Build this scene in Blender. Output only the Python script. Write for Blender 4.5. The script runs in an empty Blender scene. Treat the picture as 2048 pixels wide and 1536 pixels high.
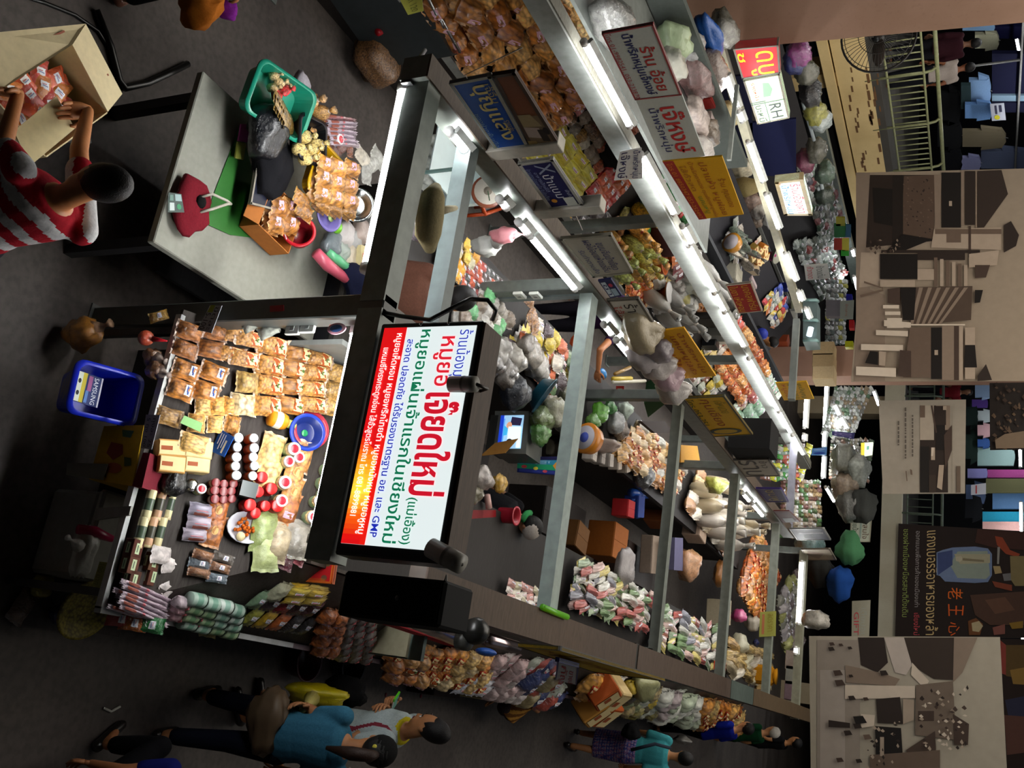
import bpy, math, random
from mathutils import Vector as V, Matrix as Mx
S = bpy.context.scene
COL = S.collection
rnd = random.Random(7)
# ---------------------------------------------------------------- camera, world, light, exposure
FPX = 1930.0                                     # focal length in pixels of the 2048 px side
EYE = V((0, 0, 4.6))
def _axes(pitch, yaw, roll):
    p, y, r = (math.radians(a) for a in (pitch, yaw, roll))
    f = V((-math.sin(y)*math.cos(p), math.cos(y)*math.cos(p), -math.sin(p)))
    rt = V((math.cos(y), math.sin(y), 0)); dn = f.cross(rt)
    return (rt*math.cos(r)+dn*math.sin(r), dn*math.cos(r)-rt*math.sin(r), f)
RT, DN, FW = _axes(25.9, 20.0, 0.1)
cd = bpy.data.cameras.new('camera'); cam = bpy.data.objects.new('camera', cd); COL.objects.link(cam)
cd.sensor_width = 36; cd.lens = FPX/2048*36; cd.clip_end = 200; cd.clip_start = .05
X_, Y_, Z_ = -DN, -RT, -FW                       # the phone was held on its side
cam.matrix_world = Mx(((X_.x, Y_.x, Z_.x, EYE.x), (X_.y, Y_.y, Z_.y, EYE.y), (X_.z, Y_.z, Z_.z, EYE.z), (0, 0, 0, 1)))
S.camera = cam
w = bpy.data.worlds.new('hall_daylight'); S.world = w; w.use_nodes = True
bg = w.node_tree.nodes['Background']; bg.inputs[0].default_value = (.80, .88, 1, 1); bg.inputs[1].default_value = .11
S.view_settings.view_transform = 'Standard'; S.view_settings.look = 'None'
S.view_settings.exposure = 0.0; S.view_settings.gamma = 1; S.view_settings.use_curve_mapping = False
S.cycles.use_denoising = True; S.cycles.max_bounces = 6; S.cycles.diffuse_bounces = 3; S.cycles.glossy_bounces = 3
TUBE = 58.0                                      # radiance of a fluorescent tube
def area(name, loc, rot, sx, sy, power, colr):
    l = bpy.data.lights.new(name, 'AREA'); l.shape = 'RECTANGLE'; l.size = sx; l.size_y = sy; l.energy = power; l.color = colr
    o = bpy.data.objects.new(name, l); COL.objects.link(o); o.location = loc; o.rotation_euler = rot
area('skylight', (-5.0, 11, 8.4), (0, 0, 0), 9, 12, 900, (1, .93, .82))          # roof light over the hall well
# ---------------------------------------------------------------- pixels of the photograph -> points on real surfaces
def ray(x, y): return (RT*(y-768) + DN*(1024-x))/FPX + FW
def P(x, y, z): d = ray(x, y); return EYE + d*((z-EYE.z)/d.z)
def PX(x, y, X): d = ray(x, y); return EYE + d*(X/d.x)
def PY(x, y, Y): d = ray(x, y); return EYE + d*(Y/d.y)
class Plane:                                     # a display surface: point, direction along the row, direction up the slope
    def __init__(s, p, e1, e2):
        s.p = V(p); s.e1 = V(e1).normalized(); e2 = V(e2); s.e2 = (e2 - s.e1*e2.dot(s.e1)).normalized(); s.n = s.e1.cross(s.e2)
    def at(s, x, y): d = ray(x, y); return EYE + d*((s.p-EYE).dot(s.n)/d.dot(s.n))
    def mat(s, pos, spin=0, sc=(1, 1, 1), tip=0):
        R = Mx((s.e1, s.e2, s.n)).transposed()
        return Mx.Translation(pos) @ (R @ Mx.Rotation(spin, 3, 'Z') @ Mx.Rotation(tip, 3, 'X')).to_4x4() @ Mx.Diagonal((*sc, 1))
def flat(z): return Plane((0, 0, z), (1, 0, 0), (0, 1, 0))
# ---------------------------------------------------------------- colour
def lin(c): return c/12.92 if c <= .04045 else ((c+.055)/1.055)**2.4
def C(h): return tuple(lin(int(h[i:i+2], 16)/255) for i in (0, 2, 4))
def mixc(a, b, t): return tuple(p+(q-p)*t for p, q in zip(a, b))
# ---------------------------------------------------------------- materials, all procedural; the colour comes from the mesh attribute times the object's own tint
def mat(name, rough=.6, metal=0, spec=.5, kind=None, scale=40, amt=.35, bump=0, bscale=60, emit=0, coat=0, tint=True):
    m = bpy.data.materials.new(name); m.use_nodes = True; N = m.node_tree.nodes; L = m.node_tree.links
    b = N['Principled BSDF']
    a = N.new('ShaderNodeAttribute'); a.attribute_name = 'Col'
    oi = N.new('ShaderNodeObjectInfo'); tc = N.new('ShaderNodeTexCoord')
    mul = N.new('ShaderNodeMix'); mul.data_type = 'RGBA'; mul.blend_type = 'MULTIPLY'; mul.inputs[0].default_value = 1
    L.new(a.outputs['Color'], mul.inputs[6]); L.new(oi.outputs['Color'], mul.inputs[7])
    col = mul.outputs[2]
    off = N.new('ShaderNodeVectorMath'); off.operation = 'ADD'
    sc_ = N.new('ShaderNodeVectorMath'); sc_.operation = 'SCALE'; sc_.inputs[0].default_value = (37, 91, 53); L.new(oi.outputs['Random'], sc_.inputs['Scale'])
    geo = N.new('ShaderNodeNewGeometry')
    L.new(geo.outputs['Position'] if kind in ('floor', 'wall') else tc.outputs['Object'], off.inputs[0]); L.new(sc_.outputs[0], off.inputs[1])
    vec = off.outputs[0]
    def ramp(fac, pts):
        r = N.new('ShaderNodeValToRGB'); e = r.color_ramp.elements
        while len(e) < len(pts): e.new(.5)
        for q, (p, c) in zip(e, pts): q.position = p; q.color = (*c, 1) if len(c) == 3 else c
        L.new(fac, r.inputs[0]); return r.outputs[0]
    def times(c1, c2):
        q = N.new('ShaderNodeMix'); q.data_type = 'RGBA'; q.blend_type = 'MULTIPLY'; q.inputs[0].default_value = 1; q.clamp_result = False
        L.new(c1, q.inputs[6]); L.new(c2, q.inputs[7]); return q.outputs[2]
    def noise(s, detail=3, dist=0):
        n = N.new('ShaderNodeTexNoise'); n.inputs['Scale'].default_value = s; n.inputs['Detail'].default_value = detail; n.inputs['Distortion'].default_value = dist; L.new(vec, n.inputs['Vector']); return n
    def voro(s, feature='F1', mapping=None):
        n = N.new('ShaderNodeTexVoronoi'); n.feature = feature; n.inputs['Scale'].default_value = s
        v = vec
        if mapping:
            mp = N.new('ShaderNodeMapping'); mp.inputs['Scale'].default_value = mapping; L.new(vec, mp.inputs[0]); v = mp.outputs[0]
        L.new(v, n.inputs['Vector']); return n
    height = None
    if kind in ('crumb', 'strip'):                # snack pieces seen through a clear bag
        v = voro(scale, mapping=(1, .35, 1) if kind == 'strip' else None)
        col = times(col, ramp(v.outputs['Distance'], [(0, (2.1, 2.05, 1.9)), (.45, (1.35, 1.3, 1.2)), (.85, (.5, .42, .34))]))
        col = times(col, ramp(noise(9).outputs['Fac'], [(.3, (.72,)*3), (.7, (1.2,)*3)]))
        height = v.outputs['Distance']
    elif kind == 'noise':
        col = times(col, ramp(noise(scale).outputs['Fac'], [(.28, (1-amt,)*3), (.72, (1+amt,)*3)]))
    elif kind == 'floor':
        col = times(col, ramp(noise(1.1, 6, .6).outputs['Fac'], [(.25, (.55, .5, .5)), (.5, (1, 1, 1)), (.75, (1.35, 1.3, 1.25))]))
        col = times(col, ramp(noise(24, 4).outputs['Fac'], [(.3, (.75,)*3), (.6, (1.1,)*3)]))
        col = times(col, ramp(voro(34).outputs['Distance'], [(0, (1.6, 1.6, 1.5)), (.045, (1, 1, 1))]))
    elif kind == 'wall':
        col = times(col, ramp(noise(1.2, 5).outputs['Fac'], [(.3, (.86, .83, .78)), (.65, (1.05, 1.05, 1.05))]))
        col = times(col, ramp(noise(30, 2).outputs['Fac'], [(.2, (.9,)*3), (.4, (1,)*3)]))
    elif kind == 'wood':
        n = noise(7, 4, 1.5); mp = N.new('ShaderNodeMapping'); mp.inputs['Scale'].default_value = (1, 9, 9); L.new(vec, mp.inputs[0]); L.new(mp.outputs[0], n.inputs['Vector'])
        col = times(col, ramp(n.outputs['Fac'], [(.3, (.65, .6, .55)), (.7, (1.2, 1.2, 1.2))]))
    L.new(col, b.inputs['Base Color'])
    b.inputs['Roughness'].default_value = rough; b.inputs['Metallic'].default_value = metal
    b.inputs['Specular IOR Level'].default_value = spec
    if bump or height is not None:
        bp = N.new('ShaderNodeBump'); bp.inputs['Strength'].default_value = bump or .5; bp.inputs['Distance'].default_value = .004
        if height is not None: bp.invert = True; L.new(height, bp.inputs['Height'])
        else: L.new(noise(bscale, 2, 1).outputs['Fac'], bp.inputs['Height'])
        L.new(bp.outputs[0], b.inputs['Normal'])
    if coat:                                      # crinkled clear film over the contents
        b.inputs['Coat Weight'].default_value = coat; b.inputs['Coat Roughness'].default_value = .07; b.inputs['Coat IOR'].default_value = 1.7
        cb = N.new('ShaderNodeBump'); cb.inputs['Strength'].default_value = .9; cb.inputs['Distance'].default_value = .010
        cn = voro(34, mapping=(1, 1.6, 1)); n2 = noise(55, 2, 2.0)
        ad = N.new('ShaderNodeMath'); ad.operation = 'ADD'; L.new(cn.outputs['Distance'], ad.inputs[0]); L.new(n2.outputs['Fac'], ad.inputs[1])
        L.new(ad.outputs[0], cb.inputs['Height']); L.new(cb.outputs[0], b.inputs['Coat Normal'])
    if emit:
        L.new(mul.outputs[2], b.inputs['Emission Color']); b.inputs['Emission Strength'].default_value = emit
    return m
M = {}
M['matte'] = mat('matte_paint', .8, kind='noise', scale=25, amt=.08, spec=.25)
M['print'] = mat('printed_ink', .55, kind='noise', scale=60, amt=.04, spec=.3)
M['plastic'] = mat('moulded_plastic', .32, kind='noise', scale=8, amt=.06)
M['steel'] = mat('painted_steel', .42, kind='noise', scale=14, amt=.16, spec=.45)
M['chrome'] = mat('bare_metal', .22, metal=1, kind='noise', scale=20, amt=.1)
M['cloth'] = mat('woven_cloth', .9, kind='noise', scale=90, amt=.12, spec=.15, bump=.4, bscale=40)
M['skin'] = mat('skin', .5, kind='noise', scale=18, amt=.08, spec=.35)
M['hair'] = mat('hair', .55, kind='noise', scale=120, amt=.3, spec=.3, bump=.6, bscale=160)
M['paper'] = mat('paper_and_card', .75, kind='noise', scale=30, amt=.07, spec=.25)
M['wood'] = mat('wood_grain', .6, kind='wood', spec=.3)
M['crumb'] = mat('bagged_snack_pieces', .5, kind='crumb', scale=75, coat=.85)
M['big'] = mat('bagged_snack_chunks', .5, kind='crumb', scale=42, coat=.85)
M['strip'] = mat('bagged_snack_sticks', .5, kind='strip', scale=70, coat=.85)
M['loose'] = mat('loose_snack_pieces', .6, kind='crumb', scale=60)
M['film'] = mat('clear_film_over_goods', .4, kind='noise', scale=22, amt=.35, coat=.95)
M['sack'] = mat('crumpled_thin_plastic', .35, kind='noise', scale=12, amt=.12, bump=1, bscale=22, coat=.35)
M['floor'] = mat('worn_concrete_floor', .62, kind='floor', spec=.35)
M['wall'] = mat('painted_plaster', .85, kind='wall', spec=.2)
M['photo'] = mat('printed_vinyl_banner', .6, kind='noise', scale=9, amt=.05, spec=.25)
M['glow'] = mat('backlit_panel', .4, emit=1.15, spec=.3)
M['glowlow'] = mat('dimly_backlit_panel', .4, emit=.55, spec=.3)
M['tube'] = mat('lit_tube', .4, emit=TUBE)
# ---------------------------------------------------------------- mesh builder
class MB:
    def __init__(s): s.v = []; s.f = []; s.c = []; s.s = []
    def add(s, vs, fs, col, smooth=False):
        o = len(s.v); s.v += [tuple(p) for p in vs]
        for i, f in enumerate(fs):
            s.f.append(tuple(o+k for k in f)); s.c.append(col[i] if isinstance(col, list) else col); s.s.append(smooth)
        return s
    def box(s, a, b, col, T=None, bev=0):
        x0, y0, z0 = a; x1, y1, z1 = b
        if bev:
            g = min(bev, abs(x1-x0)*.45, abs(y1-y0)*.45, abs(z1-z0)*.45); vs = []; fs = []
            ring = lambda q, z: [(x0+q, y0+g, z), (x0+g, y0+q, z), (x1-g, y0+q, z), (x1-q, y0+g, z), (x1-q, y1-g, z), (x1-g, y1-q, z), (x0+g, y1-q, z), (x0+q, y1-g, z)]
            for q, z in ((g, z0), (0, z0+g), (0, z1-g), (g, z1)): vs += ring(q, z)
            for k in range(3):
                for i in range(8): fs.append((k*8+i, k*8+(i+1) % 8, k*8+8+(i+1) % 8, k*8+8+i))
            fs += [tuple(range(7, -1, -1)), tuple(range(24, 32))]
        else:
            vs = [(x0, y0, z0), (x1, y0, z0), (x1, y1, z0), (x0, y1, z0), (x0, y0, z1), (x1, y0, z1), (x1, y1, z1), (x0, y1, z1)]
            fs = [(3, 2, 1, 0), (4, 5, 6, 7), (0, 1, 5, 4), (1, 2, 6, 5), (2, 3, 7, 6), (3, 0, 4, 7)]
        if T is not None: vs = [T @ V(p) for p in vs]
        return s.add(vs, fs, col)
    def hexa(s, q, t, col):                       # quad (4 points) thickened along its back by t
        q = [V(p) for p in q]; n = (q[1]-q[0]).cross(q[3]-q[0]).normalized(); b = [p-n*t for p in q]
        return s.add(q+b, [(0, 1, 2, 3), (7, 6, 5, 4), (0, 4, 5, 1), (1, 5, 6, 2), (2, 6, 7, 3), (3, 7, 4, 0)], col)
    def lathe(s, prof, col, n=16, T=None, smooth=True, cap=True, sx=1, sy=1, wob=0):
        vs = []; fs = []; cs = []
        for r, z in prof:
            for i in range(n):
                a = 2*math.pi*i/n; q = r*(1+wob*math.sin(a*3+z*40)) if wob else r
                vs.append((q*math.cos(a)*sx, q*math.sin(a)*sy, z))
        for k in range(len(prof)-1):
            for i in range(n): fs.append((k*n+i, k*n+(i+1) % n, k*n+n+(i+1) % n, k*n+n+i)); cs.append(col[k] if isinstance(col, list) else col)
        if cap:
            fs.append(tuple(range(n-1, -1, -1))); cs.append(cs[0]); fs.append(tuple(range((len(prof)-1)*n, len(prof)*n))); cs.append(cs[-2])
        if T is not None: vs = [T @ V(p) for p in vs]
        return s.add(vs, fs, cs, smooth)
    def tube(s, path, r, col, n=8, cap=True, smooth=True):
        path = [V(p) for p in path]; vs = []; fs = []; m = len(path); prev = None
        for i, p in enumerate(path):
            t = (path[min(i+1, m-1)]-path[max(i-1, 0)]).normalized()
            u = t.cross(V((0, 0, 1)) if abs(t.z) < .95 else V((1, 0, 0))) if prev is None else prev - t*prev.dot(t)
            u.normalize(); prev = u; w_ = t.cross(u); q = r[i] if isinstance(r, (list, tuple)) else r
            for k in range(n): a = 2*math.pi*k/n; vs.append(p+u*(q*math.cos(a))+w_*(q*math.sin(a)))
        for i in range(m-1):
            for k in range(n): fs.append((i*n+k, i*n+(k+1) % n, i*n+n+(k+1) % n, i*n+n+k))
        if cap: fs += [tuple(range(n-1, -1, -1)), tuple(range((m-1)*n, m*n))]
        return s.add(vs, fs, col, smooth)
    def ell(s, c, r, col, nu=14, nv=9, T=None, fn=None):
        vs = []; fs = []
        for j in range(nv+1):
            b = math.pi*j/nv-math.pi/2
            for i in range(nu):
                a = 2*math.pi*i/nu; p = V((math.cos(b)*math.cos(a), math.cos(b)*math.sin(a), math.sin(b)))
                k = fn(p) if fn else 1
                p = V((c[0]+r[0]*p.x*k, c[1]+r[1]*p.y*k, c[2]+r[2]*p.z*k)); vs.append(T @ p if T is not None else p)
        for j in range(nv):
            for i in range(nu): fs.append((j*nu+i, j*nu+(i+1) % nu, j*nu+nu+(i+1) % nu, j*nu+nu+i))
        return s.add(vs, fs, col, True)
    def mesh(s, name, m):
        me = bpy.data.meshes.new(name); me.from_pydata(s.v, [], s.f)
        at = me.color_attributes.new('Col', 'FLOAT_COLOR', 'CORNER'); buf = []
        for f, c in zip(s.f, s.c): buf += (*c, 1.0)*len(f)
        at.data.foreach_set('color', buf); me.polygons.foreach_set('use_smooth', s.s)
        me.materials.append(M[m] if isinstance(m, str) else m); me.update(); return me
    def obj(s, name, m, parent=None): return link(name, s.mesh(name, m), parent)
def link(name, data, parent=None, Tm=None):
    o = bpy.data.objects.new(name, data); COL.objects.link(o)
    if parent is not None: o.parent = parent
    if Tm is not None: o.matrix_world = Tm
    return o
def tag(o, label, cat, group=None, kind=None):
    o['label'] = label; o['category'] = cat
    if group: o['group'] = group
    if kind: o['kind'] = kind
    return o
def struct(name, mb, m, label=None):
    o = mb.obj(name, m); o['kind'] = 'structure'
    if label: o['label'] = label
    return o
def thing(name, label, cat, loc=(0, 0, 0), group=None): 
    o = link(name, None); o.location = loc; o.empty_display_size = .05; return tag(o, label, cat, group)
def simple(name, label, cat, mb, m, group=None): return tag(mb.obj(name, m), label, cat, group)
class Proto:                                      # one of a kind: body mesh and its parts, copied as often as the photo shows it
    def __init__(s, name, cat, body, parts=()): s.name, s.cat, s.body, s.parts = name, cat, body, parts
    def put(s, Tm, label, group=None, tint=(1, 1, 1), ptint=None, parts=True, name=None, cat=None):
        o = link(name or s.name, s.body, None, Tm); tag(o, label, cat or s.cat, group); o.color = (*tint, 1)
        if parts:
            for nm, me in s.parts:
                c = link(nm, me, o); c.color = (*(ptint or (1, 1, 1)), 1)
        return o
# ---------------------------------------------------------------- lettering
_tx = {}
def glyphs(txt):
    if txt not in _tx:
        c = bpy.data.curves.new('t', 'FONT'); c.body = txt.lstrip('*'); c.offset = .014*(len(txt)-len(c.body)); c.resolution_u = 2; o = bpy.data.objects.new('t', c); COL.objects.link(o)
        dg = bpy.context.evaluated_depsgraph_get(); me = bpy.data.meshes.new_from_object(o.evaluated_get(dg))
        vs = [(v.co.x, v.co.y) for v in me.vertices]; fs = [tuple(p.vertices) for p in me.polygons]
        bpy.data.objects.remove(o); bpy.data.curves.remove(c); bpy.data.meshes.remove(me)
        x0 = min(v[0] for v in vs); x1 = max(v[0] for v in vs); y0 = min(v[1] for v in vs); y1 = max(v[1] for v in vs)
        _tx[txt] = ([((x-x0)/(x1-x0), (y-y0)/(y1-y0)) for x, y in vs], fs)
    return _tx[txt]
def art(mb, quad, items, lift=.002, step=.0006):
    """Flat printing on a quad (top-left, top-right, bottom-right, bottom-left as read); s runs right, t runs up, both 0..1."""
    tl, tr, br, bl = (V(p) for p in quad); n = (br-bl).cross(tl-bl).normalized()
    k = 0
    for it in items:
        k += 1; h = n*(lift+step*k)
        W = lambda s, t: bl*(1-s)*(1-t)+br*s*(1-t)+tr*s*t+tl*(1-s)*t+h
        ty, col = it[0], it[-1]
        if isinstance(col, str): col = C(col)
        if ty == 'T':
            _, txt, x0, y0, x1, y1, _ = it; vs, fs = glyphs(txt)
            mb.add([W(x0+(x1-x0)*a, y0+(y1-y0)*b) for a, b in vs], fs, col)
        elif ty == 'R':
            _, x0, y0, x1, y1, _ = it; mb.add([W(x0, y0), W(x1, y0), W(x1, y1), W(x0, y1)], [(0, 1, 2, 3)], col)
        elif ty == 'P': mb.add([W(*p) for p in it[1]], [tuple(range(len(it[1])))], col)
        elif ty == 'E':
            _, x, y, rx, ry, _ = it; mb.add([W(x+rx*math.cos(i*.3927), y+ry*math.sin(i*.3927)) for i in range(16)], [tuple(range(16))], col)
        elif ty == 'G':                            # printed gradient in narrow bands, left to right
            _, x0, y0, x1, y1, cols, _ = it; m = 24
            for i in range(m):
                f = i/(m-1)*(len(cols)-1); a = min(int(f), len(cols)-2); c = mixc(C(cols[a]), C(cols[a+1]), f-a)
                xa = x0+(x1-x0)*i/m; xb = x0+(x1-x0)*(i+1)/m; mb.add([W(xa, y0), W(xb, y0), W(xb, y1), W(xa, y1)], [(0, 1, 2, 3)], c)
    return mb
def board(name, label, cat, quad, items, base, m='print', thick=.012, frame=None, fw=.02, parent=None, em=None, group=None):
    """A flat sign as one thing: the panel, its printing and an edge frame."""
    if isinstance(base, str): base = C(base)
    o = MB().hexa(quad[::-1], thick, base).obj(name, m, parent)
    if parent is None: tag(o, label, cat, group)
    if items: art(MB(), quad, items).obj('lettering', em or m, o)
    if frame:
        mb = MB(); q = [V(p) for p in quad]; n = (q[2]-q[3]).cross(q[0]-q[3]).normalized()
        for a, b in zip(q, q[1:]+q[:1]):
            i = (b-a).normalized().cross(n)*fw
            mb.hexa([a+i+n*.004, b+i+n*.004, b+n*.004, a+n*.004], thick+.01, C(frame) if isinstance(frame, str) else frame)
        mb.obj('frame', 'steel', o)
    return o
# ---------------------------------------------------------------- kinds of goods
WHITE = (.8, .8, .8)
def pillow(w, h, t, col, seed=0, crimp=.09, n=8, m=10, fin=None):
    r = random.Random(seed); nz = [[r.uniform(-1, 1) for _ in range(n+1)] for _ in range(m+1)]
    def f(u, v): return max(0, (1-abs(u)**2.6)*(1-abs(v)**3))**.55
    def zt(u, v):
        i = (u+1)/2*n; j = (v+1)/2*m; a = nz[min(int(j), m)][min(int(i), n)]
        return t*(.45+.55*f(u, v))+t*.10*a*f(u, v)
    def xy(u, v): return (w/2*u*(1-.05*f(0, v)*abs(u)+.03*math.sin(v*5+seed)), h/2*v*(1+.02*math.sin(u*4+seed)))
    mb = MB(); vs = []
    for j in range(m+1):
        for i in range(n+1): u = i/n*2-1; v = j/m*2-1; vs.append((*xy(u, v), zt(u, v)))
    k = len(vs)
    for j in range(m+1):
        for i in range(n+1): u = i/n*2-1; v = j/m*2-1; vs.append((*xy(u, v), t*.45*(1-f(u, v))))
    fs = []; W = n+1
    for j in range(m):
        for i in range(n):
            a = j*W+i; fs += [(a, a+1, a+W+1, a+W), (k+a+W, k+a+W+1, k+a+1, k+a)]
    for i in range(n): fs += [(i+1, i, k+i, k+i+1), (m*W+i, m*W+i+1, k+m*W+i+1, k+m*W+i)]
    for j in range(m): fs += [(j*W, j*W+W, k+j*W+W, k+j*W), (j*W+n+W, j*W+n, k+j*W+n, k+j*W+n+W)]
    mb.add(vs, fs, col, True)
    fc = fin or mixc(col, WHITE, .35)
    for sg in (1, -1):                            # crimped ends
        vs = []; fs = []
        for i in range(n+1):
            u = i/n*2-1; x, y = xy(u, sg); zz = t*.45+t*.06*(-1)**i
            vs += [(x, y, zz), (x*1.03, y+sg*h*crimp*(1+.2*math.sin(i*2+seed)), zz+t*.1*math.sin(i*1.7+seed))]
        for i in range(n): fs.append((2*i, 2*i+2, 2*i+3, 2*i+1))
        mb.add(vs, fs, fc, True)
    return mb, zt, xy
def patch(zt, xy, u0, u1, v0, v1, items, n=5, lift=.0016):
    """A label lying on a pillow bag; items are (s0,t0,s1,t1,colour) rectangles or ('E',...) ellipses drawn over each other."""
    mb = MB()
    for k, it in enumerate(items):
        h = lift+.0007*k
        def W(s, t): u = u0+(u1-u0)*s; v = v0+(v1-v0)*t; return (*xy(u, v), zt(u, v)+h)
        if it[0] == 'E':
            _, cx, cy, rx, ry, c = it; q = [(cx+rx*math.cos(i*.5236), cy+ry*math.sin(i*.5236)) for i in range(12)]
            mb.add([W(*p) for p in q], [tuple(range(12))], C(c))
        else:
            s0, t0, s1, t1, c = it; vs = [W(s0+(s1-s0)*i/n, t0+(t1-t0)*j/n) for j in range(n+1) for i in range(n+1)]
            mb.add(vs, [(j*(n+1)+i, j*(n+1)+i+1, j*(n+1)+n+2+i, j*(n+1)+n+1+i) for j in range(n) for i in range(n)], C(c), True)
    return mb
def bag(name, cat, w, h, t, col, m, label=None, seed=0, fin=None, crimp=.09, span=(-.8, .8, -.1, .75)):
    mb, zt, xy = pillow(w, h, t, C(col), seed, crimp, fin=C(fin) if fin else None)
    parts = [('label', patch(zt, xy, *span, label).mesh('label', 'print'))] if label else []
    return Proto(name, cat, mb.mesh(name, m), parts)
def tied(name, cat, r, h, col, m, tie='c8c0b8', seed=0, neck=.22, fin=None, squash=.8):
    q = random.Random(seed); c = C(col); f = C(fin) if fin else mixc(c, WHITE, .45); mb = MB()
    prof = [(r*.5, 0), (r*.86, h*.06), (r, h*.22), (r*.97, h*.42), (r*.72, h*.6), (r*neck, h*.72), (r*neck*.8, h*.76), (r*.4, h*.88), (r*.5, h*1.0)]
    mb.lathe(prof, [c]*4+[f]*4, 14, sx=1, sy=squash, wob=.07, cap=True)
    mb.v = [(x*(1+q.uniform(-.05, .05)), y*(1+q.uniform(-.05, .05)), z+(q.uniform(-.03, .03)*h if z > 0 else 0)) for x, y, z in mb.v]
    t = MB().lathe([(r*neck*1.15, h*.71), (r*neck*1.25, h*.74), (r*neck*1.1, h*.77)], C(tie), 8, sy=squash, cap=False)
    return Proto(name, cat, mb.mesh(name, m), [('tie', t.mesh('tie', 'plastic'))])
def jar(name, cat, r, h, col, lid, lab=None, m='crumb', lidh=.2, dot=None):
    b = MB().lathe([(r*.9, 0), (r, h*.05), (r, h*.72), (r*.86, h*(1-lidh))], C(col), 14)
    l = MB().lathe([(r*.92, h*(1-lidh)), (r*.92, h*.98), (r*.84, h)], C(lid), 14)
    if dot: l.lathe([(r*.62, h*1.002), (r*.6, h*1.006)], C(dot), 12)
    parts = [('lid', l.mesh('lid', 'plastic'))]
    if lab: parts.append(('label', MB().lathe([(r*1.012, h*.15), (r*1.012, h*.62)], C(lab), 14, cap=False).mesh('label', 'print')))
    return Proto(name, cat, b.mesh(name, m), parts)
def can(name, cat, r, h, col, top, band=None, m='plastic'):
    b = MB().lathe([(r*.94, 0), (r, h*.03), (r, h*.3), (r, h*.7), (r, h*.97), (r*.95, h)], [C(col), C(col), C(band or col), C(col), C(col)], 14)
    l = MB().lathe([(r*1.03, h*.94), (r*1.03, h*1.02), (r*.95, h*1.03)], C(top), 14)
    return Proto(name, cat, b.mesh(name, m), [('lid', l.mesh('lid', 'plastic'))])
def carton(name, cat, w, d, h, col, label=None, m='paper'):
    b = MB().box((-w/2, -d/2, 0), (w/2, d/2, h), C(col), bev=.003); parts = []
    if label:
        a = MB(); art(a, [(-w/2, d/2, h), (w/2, d/2, h), (w/2, -d/2, h), (-w/2, -d/2, h)], label, .0008)
        art(a, [(-w/2, -d/2, h), (w/2, -d/2, h), (w/2, -d/2, 0), (-w/2, -d/2, 0)], label, .0008)
        parts = [('label', a.mesh('label', 'print'))]
    return Proto(name, cat, b.mesh(name, m), parts)
HEAD = [(0, 0, 1, 1, 'a8501f'), (.08, .06, .92, .94, 'e8d9a0'), (.3, .55, .7, .8, 'f4ecc8'), ('E', .3, .35, .06, .07, 'a03020'), ('E', .62, .5, .12, .16, '4a6a30'), ('E', .62, .28, .05, .06, '703018'), (.14, .86, .4, .92, 'c02018')]
B = {}
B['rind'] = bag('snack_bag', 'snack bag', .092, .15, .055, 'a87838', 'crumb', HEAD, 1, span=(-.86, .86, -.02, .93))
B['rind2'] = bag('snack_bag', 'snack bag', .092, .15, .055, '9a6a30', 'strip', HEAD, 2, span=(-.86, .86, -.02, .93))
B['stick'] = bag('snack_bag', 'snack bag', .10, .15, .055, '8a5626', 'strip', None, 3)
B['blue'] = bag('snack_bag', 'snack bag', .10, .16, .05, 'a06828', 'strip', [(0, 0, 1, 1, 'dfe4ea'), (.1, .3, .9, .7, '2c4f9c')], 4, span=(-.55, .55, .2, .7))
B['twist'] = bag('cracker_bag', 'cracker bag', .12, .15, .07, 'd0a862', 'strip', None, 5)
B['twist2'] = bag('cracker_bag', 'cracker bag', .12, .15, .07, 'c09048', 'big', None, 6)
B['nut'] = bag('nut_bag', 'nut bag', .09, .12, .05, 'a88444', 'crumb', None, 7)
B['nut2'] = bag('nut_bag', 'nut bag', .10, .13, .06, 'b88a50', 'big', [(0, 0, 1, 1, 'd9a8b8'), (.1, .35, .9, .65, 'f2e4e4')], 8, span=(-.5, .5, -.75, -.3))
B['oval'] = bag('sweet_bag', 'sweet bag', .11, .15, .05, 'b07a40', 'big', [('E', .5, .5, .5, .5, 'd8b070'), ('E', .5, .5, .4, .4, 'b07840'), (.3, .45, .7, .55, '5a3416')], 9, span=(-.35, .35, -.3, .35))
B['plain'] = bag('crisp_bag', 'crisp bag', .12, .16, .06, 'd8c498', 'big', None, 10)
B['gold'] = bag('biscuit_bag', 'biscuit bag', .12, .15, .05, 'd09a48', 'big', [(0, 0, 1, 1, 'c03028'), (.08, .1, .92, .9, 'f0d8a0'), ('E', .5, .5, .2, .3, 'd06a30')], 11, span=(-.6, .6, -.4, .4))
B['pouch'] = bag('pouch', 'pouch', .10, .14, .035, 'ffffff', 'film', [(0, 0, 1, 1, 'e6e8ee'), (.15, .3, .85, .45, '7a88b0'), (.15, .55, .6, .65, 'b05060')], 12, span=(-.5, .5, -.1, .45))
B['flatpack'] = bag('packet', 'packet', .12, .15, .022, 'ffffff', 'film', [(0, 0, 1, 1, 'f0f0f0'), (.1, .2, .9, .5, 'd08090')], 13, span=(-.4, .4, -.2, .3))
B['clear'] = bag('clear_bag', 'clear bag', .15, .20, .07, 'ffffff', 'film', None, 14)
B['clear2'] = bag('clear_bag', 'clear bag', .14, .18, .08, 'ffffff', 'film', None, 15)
B['tie'] = tied('tied_bag', 'tied bag', .07, .2, 'ffffff', 'crumb', seed=1)
B['tie2'] = tied('tied_bag', 'tied bag', .08, .2, 'ffffff', 'big', 'c83838', seed=2)
B['tie3'] = tied('tied_bag', 'tied bag', .09, .24, 'ffffff', 'sack', 'd8d0c8', seed=3)
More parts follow.
